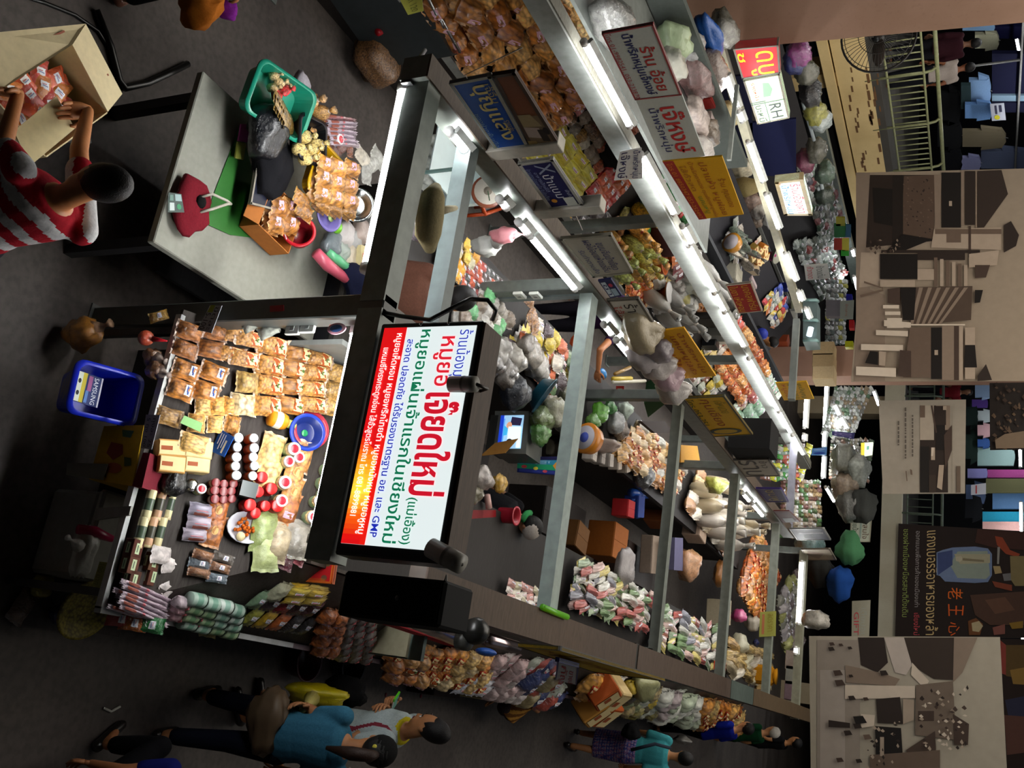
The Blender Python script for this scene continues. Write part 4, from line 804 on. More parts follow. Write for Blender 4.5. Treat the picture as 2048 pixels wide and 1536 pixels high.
sgn('last cream sign of the left beam with a faint picture', LX, [(1660, 1098), (1673, 1120), (1616, 1120), (1602, 1099)], [('P', [(.1, .2), (.5, .1), (.9, .4), (.4, .7)], '8a7c70')], 'a09886', '6a6254')
sgn('white sign with red edge and navy lettering on the second row beam', MX_, [(1306, 48), (1363, 190), (1270, 200), (1203, 67)], [('T', '*ร้าน อ้อย', .26, .56, .90, .86, 'a02a28'), ('T', '*น้ำพริกหนุ่มเจ๊หงษ์', .06, .27, .94, .56, '20265e'), ('T', 'โทร 01-9982541, 053-233870', .02, .03, .98, .16, 'a03038')], 'b2b8b4', '8a2830', fw=.012)
sgn('plain white sign with red script on the second row beam', MX_, [(1364, 190), (1410, 312), (1324, 321), (1272, 201)], [('T', '*เจ๊หงษ์', .14, .42, .9, .9, 'b02428'), ('T', 'น้ำพริกหนุ่ม', .14, .12, .86, .40, '20265e')], 'aeb4b0')
sgn('big yellow sign with a red strip and brown lettering on the second row beam', MX_, [(1444, 313), (1487, 429), (1398, 439), (1325, 323)], [('R', 0, 0, 1, .18, '90201c'), ('T', 'ร้าน คุณแดง', .34, .74, .84, .92, '9c5414'), ('T', 'ปลาแห้ง หมูฝอย', .06, .52, .96, .72, '9c4c14'), ('T', 'น้ำพริกตาแดง กุนเชียงหมูแผ่น', .04, .37, .98, .49, '9c5018'), ('T', 'ไส้อั่วสด', .08, .22, .5, .34, 'a0601c'), ('T', 'แคบหมู', .6, .22, .9, .34, '6a8428'), ('T', 'โทร 01 8850347 053-252497', .03, .04, .97, .14, 'c87c18')], 'c8980a')
sgn('red sign with yellow lettering and a white edge on the second row beam', MX_, [(1503, 565), (1525, 622), (1477, 627), (1451, 571)], [('T', 'มงคลฟาร์ม', .06, .56, .92, .9, 'c09a28'), ('T', 'ใบชา เห็ดหอม', .06, .1, .94, .44, 'c8a02c')], '94141c', 'b8b4a8', fw=.012)
sgn('small yellow sign with green lettering at the far end of the second row', MX_, [(1613, 763), (1628, 798), (1568, 801), (1551, 766)], [('T', 'แม่บุญ', .1, .62, .9, .84, '4a6418'), ('T', 'แหนม', .1, .36, .9, .56, '4a6418'), ('T', 'หมูยอ', .1, .08, .8, .28, 'b0501c')], 'd0a008')
sgn('white card with navy lettering hung under the second row beam', fx(XM+.2), [(1283, 296), (1285, 357), (1228, 361), (1240, 303)], [('T', 'เจ๊หงษ์', .06, .1, .94, .5, '24205a'), ('T', 'น้ำพริกหนุ่ม', .04, .55, .96, .95, '34386e')], 'd4d8dc', None, thick=.006)
NX = fx(-6.9)
sgn('red lit sign with yellow letters on the third row', NX, [(1557, 90), (1561, 146), (1484, 158), (1466, 98)], [('T', 'ดบู', .15, .28, .95, .86, 'ffd000'), ('T', 'ช', .15, .05, .45, .2, 'ffd000')], 'b01420', '6a6458', 'glowlow', 'glow', .1, 'lit_sign')
sgn('pale green lit sign with a bowl picture and black letters on the third row', NX, [(1559, 148), (1579, 236), (1515, 249), (1486, 161)], [('P', [(.10, .35), (.3, .33), (.44, .38), (.42, .62), (.28, .72), (.12, .62)], 'a8c8a0'), ('P', [(.12, .5), (.42, .42), (.42, .62), (.28, .72), (.14, .66)], '6a9470'), ('T', 'ราดหน้า', .08, .18, .46, .30, 'd02820'), ('R', .5, 0, .515, .45, '203c34'), ('R', .53, .4, .98, .42, '203c34'), ('R', .535, 0, .55, .98, '203c34'), ('T', 'บะหมี่', .58, .1, .95, .36, '303c38'), ('T', 'RH', .6, .5, .92, .85, '101820')], 'c4dcb8', '7c7464', 'glow', 'glow', .1, 'lit_sign')
sgn('white lit sign with red and blue hand painted Thai letters on the third row', NX, [(1606, 358), (1625, 431), (1568, 431), (1549, 364)], [('T', 'ร้านเอื้องคำ', .1, .5, .92, .9, 'd01838'), ('T', 'น้ำพริกหนุ่ม', .12, .1, .94, .46, '0c5a90'), ('R', .02, .06, .1, .2, '8a6a50')], 'd0e4d8', '8a7a58', 'glow', 'glow', .1, 'lit_sign', .05)
sgn('white card with red print hanging behind the third row', fx(-8.2), [(1655, 528), (1660, 557), (1612, 561), (1608, 531)], [('T', 'ถั่วทอด', .1, .1, .9, .4, 'b02838'), ('T', 'ข้าวแต๋น', .1, .5, .9, .85, '4a4a4c')], 'b8bab4')
sgn('grey sign with faint print by the edge of the big sepia banner', fy(16.5), [(1708, 600), (1706, 638), (1680, 638), (1680, 602)], [('T', 'ข้าวสาร', .2, .4, .85, .6, '9a5a50')], '8a9088')
sgn('lit pale green and yellow sign of a back stall', fy(19), [(1746, 884), (1744, 908), (1722, 912), (1722, 886)], [('R', 0, 0, 1, .3, 'd0c040'), ('R', .3, .5, .6, .7, '6a9a8a')], 'd4e4cc', None, 'glow', 'glow', .08, 'lit_sign')
sgn('purple blue banner across the back lamps', fy(18.7), [(1710, 866), (1707, 878), (1664, 870), (1664, 862)], [('T', 'SALE', .2, .1, .9, .9, '8a80b0')], '24245a')
sgn('small blue notice hung under the back lamps', fy(18.6), [(1654, 894), (1653, 910), (1623, 910), (1624, 897)], [('E', .25, .5, .14, .4, '7a9ac8'), ('E', .75, .5, .14, .4, '1c3a8a')], '4a78b0')
sgn('white sign with dark print of the back row, nearer the middle', fy(18.2), [(1745, 1022), (1740, 1084), (1700, 1084), (1702, 1020)], [('T', 'ร้านสมใจ', .1, .6, .9, .9, '5a3a30'), ('T', 'จำหน่ายน้ำพริก', .06, .1, .94, .4, '3a4a3c'), ('R', .1, .46, .9, .54, '8a9a92')], 'b0b4a4', '9a9684')
sgn('white gift sign of the back row beside the sepia street banner', fy(18.2), [(1741, 1200), (1738, 1278), (1703, 1278), (1704, 1202)], [('T', 'เตียบอน', .2, .5, .95, .85, '8a8e84'), ('T', 'GIFT', .3, .12, .9, .4, 'a83844')], '8a8878')
sgn('yellow green hand written sign on the far post of the middle stalls', fy(14.0), [(1552, 1222), (1551, 1272), (1518, 1274), (1520, 1224)], [('T', 'ลดราคา', .1, .5, .8, .8, '8a7a28'), ('R', .1, .15, .9, .3, 'b06a48')], '9a9a48')
sgn('white price board with a red 3 above the right aisle snacks', fy(5.85), [(798, 1231), (788, 1289), (760, 1287), (765, 1230)], [('R', 0, 0, .04, 1, 'a84858'), ('R', .0, .0, 1, .05, '7a5a9a'), ('R', 0, .95, 1, 1, 'b03040'), ('T', '3', .06, .35, .26, .8, 'b01028'), ('T', 'ถุง', .36, .5, .6, .8, '7a7a90'), ('T', '100', .66, .15, .95, .5, '2a2c50')], 'b4b4c0', '3a4246', fw=.008)
sgn('white sign with red Thai letters and blue edge over the right aisle', fx(-.24), [(1158, 1334), (1151, 1384), (1108, 1379), (1114, 1322)], [('T', 'กัญญ์นี', .04, .16, .95, .52, 'c02838'), ('T', 'ขายปลีก-ส่ง', .1, .6, .95, .86, 'c04858')], 'd4d8dc', '2c3a84', fw=.012)
sgn('long yellow sign with red print under the right aisle beam', fx(XR+.30), [(1120, 1300), (1330, 1362), (1185, 1343), (1036, 1293)], [('T', 'แหนมป้าย่น เจ้าเก่า หมูยอ ไส้อั่ว', .05, .3, .9, .7, 'a85a10'), ('R', .22, .2, .34, .95, 'd8b060')], 'd8b008', '14140c', fw=.012)
sgn('red plaque with gold Chinese letters above the pouches', fy(4.55), [(673, 1114), (665, 1168), (569, 1160), (579, 1108)], [('R', .04, .04, .96, .96, 'b06018'), ('R', .07, .06, .93, .94, '9a1014'), ('T', '招', .36, .30, .64, .48, 'c08018'), ('T', '財', .38, .54, .6, .7, 'b87418'), ('E', .3, .85, .08, .06, '5a4a28'), ('E', .8, .82, .1, .06, '5a3a28'), ('T', 'เฮง เฮง', .84, .1, .92, .9, 'a06018')], '8a1012', 'a04810', fw=.008)
sgn('white slanting price tag stuck on the corner post', fy(3.5), [(444, 611), (423, 666), (394, 660), (420, 611)], [('T', 'ขีดละ', .05, .55, .95, .9, '3a3c40'), ('T', '5-100', .3, .08, .95, .45, '24282c'), ('R', .0, .1, .28, .5, '8a9a30')], 'a0a4a8', None, thick=.003, name='price_tag')
sgn('grey price tag hanging from the rack lip by the blue basket', fy(3.42), [(320, 830), (303, 899), (281, 896), (292, 829)], [('T', 'ถุงละ 25', .1, .5, .95, .85, '3c3e44'), ('T', '5 ถุง 100', .1, .1, .95, .42, '303238')], '8a8c90', None, thick=.003, name='price_tag')
sgn('blue card with white print and a pen clipped on it, among the snacks', fy(3.78), [(468, 874), (448, 914), (421, 902), (441, 858)], [('R', .1, .2, .6, .26, 'd0dcf0'), ('R', .1, .36, .8, .42, 'd0dcf0'), ('R', .1, .52, .7, .58, 'd0dcf0'), ('R', .3, .66, .9, .78, 'd8d8c8')], '1450a8', None, thick=.004, name='card')
sgn('yellow green hand written card under the rack by the white foam box', fy(3.5), [(226, 1126), (211, 1180), (184, 1172), (199, 1123)], [('T', 'หมูยอ 3', .1, .5, .9, .85, '6a6c34'), ('T', '100 บาท', .1, .1, .9, .45, '6a6c34')], '8c8c4a', None, thick=.003, name='price_tag')
sgn('yellow green price tag on the dark counter at top', fx(-3.6), [(840, -30), (847, 22), (816, 30), (800, 0)], [('T', 'กก 120', .1, .3, .9, .7, '6a7030')], 'a8ac48', None, thick=.003, name='price_tag')
# ---------------------------------------------------------------- the bright front snack rack and the right aisle display
SL = math.radians(30)
FR = Plane((0, 3.5, .78), (1, 0, 0), (0, math.cos(SL), math.sin(SL)))
SR = math.radians(48)
RR = Plane((-.13, 0, .78), (0, 1, 0), (-math.cos(SR), 0, math.sin(SR)))
CR = Plane((0, 0, .82), (1, 0, 0), (0, 1, 0))
BD = C('3c3632')
t = thing('display_rack', 'sloping snack rack with a white lip under the lit shop sign', 'rack', (-.9, 3.9, 0))
iv = lambda p: V(p)-V((-.9, 3.9, 0))
def prism(pts, x0, x1, col, axis=0):              # a side profile swept along x or y
    f = (lambda p, q: (q, p[0], p[1])) if axis == 0 else (lambda p, q: (p[0], q, p[1]))
    n = len(pts); vs = [f(p, x0) for p in pts]+[f(p, x1) for p in pts]; m = MB()
    m.add([iv(v) for v in vs], [tuple(range(n)), tuple(range(2*n-1, n-1, -1))]+[(i, i+n, (i+1) % n+n, (i+1) % n) for i in range(n)], col); return m
zF = lambda y: .78+(y-3.5)*math.tan(SL)
def slab(pts, th, col):                           # a board: its top outline, thickened downwards
    n = len(pts); m = MB(); m.add([iv(p) for p in pts]+[iv(p)-V((0, 0, th)) for p in pts], [tuple(range(n)), tuple(range(2*n-1, n-1, -1))]+[(i+n, (i+1) % n+n, (i+1) % n, i) for i in range(n)], col); return m
xh = lambda y: -.13-(y-3.5)*math.tan(SL)/math.tan(SR)
slab([(x, y, zF(y)-.006) for x, y in ((-1.70, 3.5), (-.13, 3.5), (xh(4.65), 4.65), (-1.70, 4.65))], .02, BD).obj('sloping_board', 'wood', t)
prism([(3.95, .0), (4.6, .0), (4.6, .95), (3.95, .72)], -1.66, -.72, C('1a1614')).obj('dark_base', 'wood', t)
MB().box(iv((-1.66, 3.47, .76)), iv((-.12, 3.50, .80)), C('b8bab8')).obj('front_lip', 'steel', t)
MB().box(iv((-1.72, 4.0, .9)), iv((-1.69, 4.66, 1.46)), C('787c7a')).obj('side_rail', 'steel', t)
for x in (-1.6, -.2): MB().box(iv((x-.02, 3.54, 0)), iv((x+.02, 3.58, .76)), C('383634')).obj('leg', 'steel', t)
t = thing('display_counter', 'long counter sloping down to the right aisle with a pale edge', 'counter', (-.9, 3.9, 0))
zR = lambda x: .78+(-.13-x)*math.tan(SR)
slab([(x, y, zR(x)-.006) for x, y in ((-.13, 3.5), (-.13, 16.4), (-.54, 16.4), (-.54, 3.5+.41*math.tan(SR)/math.tan(SL)))], .02, BD).obj('sloping_board', 'wood', t)
prism([(-.22, .0), (-.22, .62), (-.5, .95), (-.5, 0)], 5.8, 16.4, C('241c18'), 1).obj('dark_base', 'wood', t)
MB().box(iv((-.13, 3.47, .76)), iv((-.10, 5.0, .805)), C('b4b8b8')).obj('side_lip', 'steel', t)
MB().box(iv((-.13, 5.0, .75)), iv((-.10, 16.4, .79)), C('7a6a70')).obj('aisle_lip', 'steel', t)
MB().box(iv((-.565, 4.4, .0)), iv((-.545, 16.4, 1.26)), C('3a322c')).obj('back_board', 'wood', t)
BD = C('3a3430')
PT = 'on the front snack rack'
def F(k, q, nu, nv, txt, tints=None, **kw): grid(k, FR, q, nu, nv, txt+' '+PT, txt+' '+PT, tints, **kw)
F('stick', [(352, 652), (334, 718), (440, 722), (452, 652)], 2, 2, 'dark brown snack stick bags at the lower left')
for i, (x, y, l, s_) in enumerate(((470, 673, .01, 1), (493, 683, .035, 1.02), (456, 711, .01, 1), (482, 722, .035, 1.02))): put('rind', FR, x, y, ('lower' if i % 2 == 0 else 'upper')+' red labelled snack bag at the left end of the rack, %s pair' % ('outer', 'inner')[i//2], 'labelled bags at the left end of the rack', sc=s_, lift=l, spin=.12)
F('rind', [(512, 676), (496, 836), (556, 834), (572, 680)], 4, 1, 'red and cream labelled snack bags, middle row')
F('rind2', [(562, 690), (546, 832), (610, 828), (622, 699)], 4, 1, 'red and cream labelled snack bags, third row')
F('rind', [(598, 702), (584, 830), (640, 824), (652, 712)], 4, 1, 'red and cream labelled snack bags, topmost row', lift=.035)
F(['plain', 'nut'], [(648, 722), (636, 834), (672, 832), (690, 738)], 3, 1, 'golden snack bags behind the labelled bags')
F('blue', [(340, 724), (320, 800), (432, 802), (454, 730)], 2, 2, 'brown snack bags with blue and white labels')
F(['nut', 'plain'], [(466, 750), (458, 830), (508, 830), (514, 746)], 2, 1, 'pale nut bags beside the labelled bags', T_('c8b888', 'ffffff'))
F(['twist', 'twist2'], [(392, 800), (366, 868), (484, 866), (470, 798)], 2, 3, 'tan twisted cracker bags', T_('ffffff', 'f0e0c0'), zs=1.2)
put('twist', FR, 335, 835, 'small grey green cracker bag over the price tag '+PT, tint=C('a8a090'), sc=.8)
simple('card', 'pale green tag lying on the tan cracker bags', 'card', MB().hexa([FR.at(x, y)+FR.n*.075 for x, y in ((360, 835), (352, 850), (392, 868), (396, 850))], .003, C('8cc07a')), 'print')
F('box', [(318, 884), (302, 946), (412, 950), (404, 888)], 2, 2, 'cream and brown sweet cartons', T_('ffffff', 'e8c8a0'), zs=1.5, spin0=math.pi/2)
put('twist', FR, 376, 893, 'tan cracker bag lying on the cream cartons '+PT, sc=.9, lift=.07)
F('jarb', [(448, 872), (442, 964), (512, 964), (508, 872)], 5, 2, 'orange jars with white lids', asp=False, fan=.05)
put('plain', FR, 538, 905, 'big oval tan snack bag, outer of two '+PT, tint=C('f0e4c0'), sc=1.1, spin=1.5)
put('plain', FR, 534, 947, 'big oval tan snack bag beside the red lids '+PT, tint=C('f0e4c0'), sc=1.1, spin=1.4)
for x, y, w_ in ((598, 915, 'below the blue basin'), (583, 946, 'second from the basin'), (578, 985, 'third from the basin')): put('oval', FR, x, y, 'brown snack bag with an oval label, %s' % w_, sc=1.05, spin=1.5, lift=.02)
put('nut2', FR, 572, 1018, 'brown nut bag under the oval labelled bags '+PT, tint=C('d0a070'), sc=1.2, spin=1.5)
for x, y in ((659, 912), (648, 942), (640, 968), (626, 1004), (613, 1036), (631, 1040), (574, 902), (586, 918), (566, 926), (556, 968), (550, 1004), (642, 990)): put('jar', FR, x, y, 'clear jar with a red and white lid '+PT, 'red lidded jars on the front snack rack', sc=rnd.uniform(.9, 1.1))
F('canr', [(416, 960), (412, 1008), (462, 1008), (466, 962)], 3, 3, 'small dark red tins', asp=False)
for x, y in ((514, 957), (531, 980), (506, 986), (488, 1012), (520, 1014), (542, 1014), (500, 1028)): put('jarr', FR, x, y, 'bright red lidded jar '+PT, 'red jars on the front snack rack', sc=rnd.uniform(.9, 1.1))
o = MB().box((-.045, -.05, 0), (.045, .05, .1), C('101614'), FR.mat(FR.at(484, 982)), bev=.01).obj('black_tin', 'plastic'); tag(o, 'glossy black square tin among the red jars', 'tin')
MB().box((-.04, -.045, .1), (.04, .045, .108), C('243634'), FR.mat(FR.at(484, 982))).obj('lid', 'plastic', o)
for k, (y0, xs, w_) in enumerate(((1008, (288, 309, 330, 351, 373), 'upper'), (1063, (272, 291, 310, 329, 350), 'lower'))):
    for i, x in enumerate(xs):
        p = CR.at(x-4, y0)+V((0, .01, .0)); B['can'].put(CR.mat(p+V((-.075, 0, .035))) @ LAY @ Mx.Diagonal((.85, .72, 1.65, 1)), 'cream and green lying can in the %s bundle at the rack lip' % w_, 'cream cans bundled at the rack lip', C(('ffffff', 'f0c8d0', 'ffffff', 'e0c8d8', 'e8f0e0')[i]))
sack('black_bag', 'glossy black plastic bag beside the cream cans', 'bag', FR.at(346, 962)+FR.n*.04, (.09, .07, .05), '0a0a0c', seed=2)
o = MB().lathe([(.03, 0), (.034, .05), (.03, .06)], C('b0b0a8'), 14, FR.mat(FR.at(378, 972))).obj('steel_cup', 'chrome'); tag(o, 'shiny steel cup beside the black bag', 'cup'); MB().lathe([(.031, .06), (.02, .064)], C('d8d8d0'), 12, FR.mat(FR.at(378, 972))).obj('rim', 'chrome', o)
put('jar', FR, 394, 980, 'white lidded jar beside the steel cup '+PT, tint=C('d0d0c8'), sc=.8)
F('tubep', [(378, 1010), (360, 1082), (412, 1085), (425, 1006)], 3, 1, 'pale clear stick packs', T_('b0b4c0', 'c0c0c8'), spin0=math.pi/2)
put('oval', FR, 432, 1022, 'orange labelled snack bag above the clear stick packs '+PT, tint=C('f0c080'), sc=1.0, spin=1.5)
put('oval', FR, 424, 1062, 'brown labelled snack bag beside the white bowl '+PT, tint=C('d8b890'), sc=1.0, spin=1.5)
bm = FR.mat(FR.at(486, 1056)+FR.n*.0)
o = MB().lathe([(.05, 0), (.075, .03), (.085, .05), (.078, .05), (.06, .02), (.001, .015)], C('c4c4cc'), 18, bm, cap=False, sy=1.25).obj('white_bowl', 'plastic'); tag(o, 'white oval bowl of orange fried snacks on the front rack', 'bowl')
for i in range(26):
    a_ = rnd.uniform(0, 6.3); r = rnd.uniform(0, .05); p = bm @ V((r*math.cos(a_), r*1.2*math.sin(a_), .03+rnd.uniform(0, .018)))
    simple('snack_piece', 'orange fried snack piece in the white bowl', 'snack', MB().ell(p, (.011, .011, .009), C('b85a14'), 7, 5), 'matte', 'fried pieces in the white bowl')
o = simple('round_tag', 'round cream tag leaning on the white bowl', 'tag', MB().lathe([(.024, 0), (.024, .003)], C('d8c898'), 18, FR.mat(FR.at(474, 1074)+FR.n*.055)), 'print')
for x, y, k, tn, w_ in ((524, 1062, 'clear', '8a9a58', 'olive clear bag behind the white bowl'), (552, 1086, 'clear2', 'a89878', 'tan clear bag behind the white bowl'), (528, 1100, 'clear', 'a8b478', 'pale green clear bag with a green edge'), (590, 1080, 'clear2', '8a8478', 'grey clear bag near the lamp end'), (600, 1100, 'pouch', '6a1824', 'dark red packet near the lamp end'), (618, 1070, 'pouch', '7a1c28', 'dark red packet under the lamp'), (572, 1110, 'pouch', '4a1c28', 'maroon packet below the red plaque')): put(k, FR, x, y, w_, tint=C(tn), sc=1.0, spin=rnd.uniform(1.1, 1.8))
for i, (x, y) in enumerate(((258, 1096), (250, 1128), (252, 1158), (292, 1122), (290, 1152))): put('boxw', CR, x, y, 'brown carton with white wrapping at the right corner of the rack', 'brown cartons at the rack corner', C(('5a3028', '6a4438', '5a3a30', '74503c', '6a4034')[i]), sc=(.55, .55, .6))
for i, (x, y) in enumerate(((300, 1108), (322, 1130), (330, 1156), (345, 1120), (318, 1166), (360, 1100))): put('clear', CR, x, y, 'white crumpled clear bag over the brown cartons', 'clear bags over the rack corner cartons', C('c8c0bc'), sc=.6, spin=rnd.uniform(0, 3), lift=.06)
grid('tubep', CR, [(232, 1170), (214, 1226), (306, 1242), (330, 1184)], 6, 1, 'long pink and white roll pack stacked at the rack corner', 'roll packs at the rack corner', T_('e8dce4', 'd0c8d0', 'ffffff'), layers=2, fan=.04)
grid('tubep', RR, [(330, 1222), (400, 1242), (410, 1205), (345, 1180)], 2, 3, 'pink and white roll pack beside the green tins', 'roll packs beside the green tins', T_('f0c8cc', 'e8e0e0'), spin0=math.pi/2)
grid('cang', RR, [(352, 1238), (462, 1262), (482, 1204), (376, 1178)], 4, 4, 'green and white lying tin at the rack corner', 'green and white tins at the rack corner', T_('ffffff', 'd8e8e0', 'c8d8b0'), lay=True, fan=.15)
grid(['pouch', 'clear2'], FR, [(385, 1100), (372, 1150), (450, 1170), (470, 1110)], 3, 2, 'dark clear bag behind the roll packs', 'dark clear bags behind the roll packs', T_('504840', '6a6a64', '7a5030', '44505a'))
for row_, q, tn in (('back', [(496, 1210), (628, 1232), (640, 1196), (508, 1172)], ('7a9878', '3a2030', '9c1420', '4a1418', '501820')), ('front', [(480, 1244), (616, 1268), (626, 1230), (492, 1206)], ('9a9a30', 'c8a018', 'd06a28', '30282a', '2c2828'))):
    a, b_, c_, d_ = (RR.at(*p) for p in q)
    for i in range(5):
        s = (i+.5)/5; p = (a*(1-s)+b_*s+d_*(1-s)+c_*s)/2; B['pouch'].put(RR.mat(p, rnd.uniform(-.08, .08), (1.0, .95, 1.3)), 'foil pouch with a white label, %s of the %s row by the aisle' % (('first', 'second', 'third', 'fourth', 'fifth')[i], row_), 'foil pouches in the %s row' % row_, C(tn[i]))
grid('flatpack', RR, [(562, 1192), (640, 1200), (650, 1172), (575, 1162)], 2, 2, 'yellow flat packet below the red plaque', 'yellow packets below the red plaque', T_('c8a818', 'd0b838'), layers=3)
put('clear2', RR, 552, 1176, 'pale oval bag below the red plaque', tint=C('a8a88c'), sc=.8)
grid('nut2', RR, [(622, 1294), (668, 1300), (684, 1216), (640, 1208)], 2, 4, 'orange brown fried snack bag by the aisle', 'fried snack bags by the aisle', T_('c89060', 'd8a070'))
grid('tubep', RR, [(668, 1308), (738, 1316), (748, 1214), (690, 1204)], 3, 8, 'thin silver fish snack pack by the aisle', 'silver fish snack packs', T_('8a8a80', 'a0a098', '746e68'), spin0=math.pi/2, fan=.25)
o = simple('partition', 'cream partition board between two aisle displays', 'partition', MB().box((-.5, 5.68, .8), (-.16, 5.71, 1.2), C('a8a288')), 'paper'); MB().box((-.52, 5.71, .7), (-.15, 5.75, 1.3), C('5a6a66')).obj('frame', 'steel', o)
def Rz(k, q, nu, nv, txt, tints=None, **kw): grid(k, RR, q, nu, nv, txt, txt+' group', tints, **kw)
Rz(['gold', 'rind', 'nut2'], [(765, 1342), (866, 1356), (874, 1296), (776, 1262)], 4, 4, 'golden snack bag behind the price board of the right aisle', T_('ffffff', 'ffe8b0', 'f0c890'))
Rz(['gold', 'plain'], [(868, 1356), (962, 1374), (966, 1304), (874, 1290)], 4, 4, 'golden cracker bag under the silver awning roll', T_('ffffff', 'fff0c8', 'ffd8a0'))
Rz('flatpack', [(905, 1366), (968, 1378), (970, 1350), (908, 1342)], 3, 2, 'white packet at the aisle edge below the golden bags', T_('e8e8f0', 'd0d8e8'), lift=.05)
Rz(['flatpack', 'clear'], [(970, 1382), (1040, 1394), (1036, 1318), (982, 1304)], 4, 5, 'pink and silver stick pack heaped by the aisle', T_('d8b8b8', 'c8b0b0', 'd8ccc8'), fan=.4)
Rz(['pouch', 'clear', 'flatpack'], [(1040, 1392), (1112, 1404), (1108, 1330), (1046, 1316)], 4, 4, 'mixed packet before the white sign of the right aisle', T_('8a8a70', 'b04838', 'd0d8c8', '2c3a70', 'a8986a'), fan=.4)
Rz(['gold', 'box', 'flatpack'], [(1160, 1396), (1232, 1406), (1230, 1360), (1164, 1342)], 4, 3, 'orange and tan packet beyond the white sign of the right aisle', T_('ffffff', 'e8c080', 'd87848'), fan=.3)
Rz(['clear', 'plain', 'pouch'], [(1236, 1408), (1300, 1420), (1300, 1372), (1238, 1358)], 4, 4, 'green and yellow bag in the middle of the right aisle', T_('9aa070', 'd8b838', 'c8c8b8', '70683c'), fan=.4)
Rz(['clear2', 'flatpack'], [(1302, 1420), (1384, 1434), (1382, 1390), (1304, 1372)], 5, 5, 'pale green and white bag far along the right aisle', T_('c0ccb0', 'd8d8cc', 'b8a8a8'), fan=.4)
Rz(['plain', 'gold'], [(1388, 1438), (1470, 1450), (1466, 1412), (1390, 1394)], 6, 5, 'bright gold bag at the far end of the right aisle', T_('ffd890', 'fff0c0', 'e8b060'), fan=.3)
sack('sack', 'pale green sack standing among the right aisle goods', 'sack', RR.at(1262, 1368)+V((0, 0, .16)), (.16, .26, .14), 'a0a070', seed=9)
sack('white_bag', 'white plastic bag hanging over the right aisle edge', 'bag', P(1290, 1418, .72), (.08, .26, .13), 'b8b4ac', seed=4)
o = tub('steel_tray', 'steel tray of packs at the right aisle edge', 'tray', .3, .4, .06, '9aa0a4', RR.mat(RR.at(1066, 1372)), m='chrome'); 
# things under the front rack
o = tub('basket', 'blue plastic basket with a leaflet inside and a printed side, before the rack', 'basket', .25, .33, .24, '1426b0', Mx.Translation(P(172, 794, .36)) @ Mx.Rotation(.08, 4, 'Z') @ Mx.Rotation(.30, 4, 'X'), taper=.85, rim=.016)
lq = [V((-.085, -.0, .165)), V((.07, -.0, .165)), V((.07, -.148, .205)), V((-.085, -.148, .205))]
lb = MB(); lb.hexa(lq[::-1], .003, C('1c2c60'))
art(lb, lq, [('R', 0, .94, 1, 1, 'b8b8c8'), ('T', 'SAMSUNG', .06, .66, .96, .84, 'c8ccd8'), ('R', .05, .44, .55, .6, '8a4a7a'), ('R', .55, .4, .95, .52, '4a70a8'), ('R', 0, .2, .98, .36, 'b0a020'), ('R', 0, 0, .98, .2, 'b8c0b0'), ('E', .3, .1, .08, .06, '181818'), ('E', .7, .1, .08, .06, '181818')], .001)
q_ = MB(); art(q_, [V((-.11, -.162, .19)), V((.11, -.162, .19)), V((.1, -.144, .04)), V((-.1, -.144, .04))], [('R', .08+.02*k, .86-.075*k, rnd.uniform(.5, .8), .9-.075*k, ('8a8ca0', '8a8ca0', 'a09a30')[k % 3]) for k in range(11)], .004); q_.obj('side_print', 'print', o)
lb.obj('leaflet', 'print', o)
yb = thing('yellow_carton', 'yellow printed carton with fruit pictures standing under the rack', 'carton', P(215, 890, 0)); base = V(yb.location)
def box_pic(par, name, q, t_, col, items, m='paper'):
    q = [V(p)-V(par.location) for p in q]; MB().hexa(q[::-1], t_, C(col)).obj(name, m, par); a = art(MB(), q, items, .002); 
    if a.f: a.obj(name+'_print', 'print', par)
fp = fy(3.46); box_pic(yb, 'box_body', [fp(288, 850, 0), fp(264, 972, 0), fp(178, 958, 0), fp(208, 852, 0)], .3, 'b89414', [('P', [(.3, .3), (.5, .25), (.62, .45), (.5, .65), (.34, .6)], '7a2c18'), ('E', .75, .5, .09, .2, '9a4c20'), ('P', [(.08, .5), (.2, .55), (.22, .75), (.1, .8)], '3a5a24'), ('P', [(.55, .7), (.7, .75), (.68, .9), (.56, .86)], '3a4a1c'), ('P', [(.82, .15), (.95, .2), (.92, .4), (.83, .35)], '3a3a18')])
simple('red_carton', 'dark red carton under the rack lip beside the yellow carton', 'carton', MB().hexa([fp(300, 906, 0), fp(284, 975, 0), fp(264, 972, 0), fp(286, 905, 0)][::-1], .2, C('6a1424')), 'paper')
o = simple('paper_label', 'grey paper label stuck across the yellow carton', 'label', MB().hexa([fy(3.44)(216, 928, 0), fy(3.44)(206, 960, 0), fy(3.44)(132, 950, 0), fy(3.44)(134, 925, 0)][::-1], .002, C('68685e')), 'print')
wb = thing('foam_box', 'big white foam box with a lid, on the floor under the rack', 'box', P(60, 1060, 0))
T0 = Mx.Translation(P(70, 1055, 0)+V((0, .18, 0)))
m = MB().box((-.23, -.14, 0), (.23, .16, .36), C('8a8a84'), bev=.02); m.v = [tuple(T0 @ V(v)-V(wb.location)) for v in m.v]; m.obj('box_body', 'matte', wb)
m = MB().box((-.24, -.15, .36), (.24, .17, .41), C('96968e'), bev=.015); m.v = [tuple(T0 @ V(v)-V(wb.location)) for v in m.v]; m.obj('lid', 'matte', wb)
sack('plastic_bag', 'white and yellow plastic bag lying on the foam box', 'bag', P(170, 1100, .47), (.13, .07, .05), 'b4b4ac', seed=5, tail=P(135, 1075, .5))
simple('dustpan', 'pink plastic strip beside the white bag on the foam box', 'strip', MB().tube([P(155, 1058, .47), P(190, 1064, .50), P(225, 1078, .52)], [.025, .03, .018], C('a01848'), 8), 'plastic')
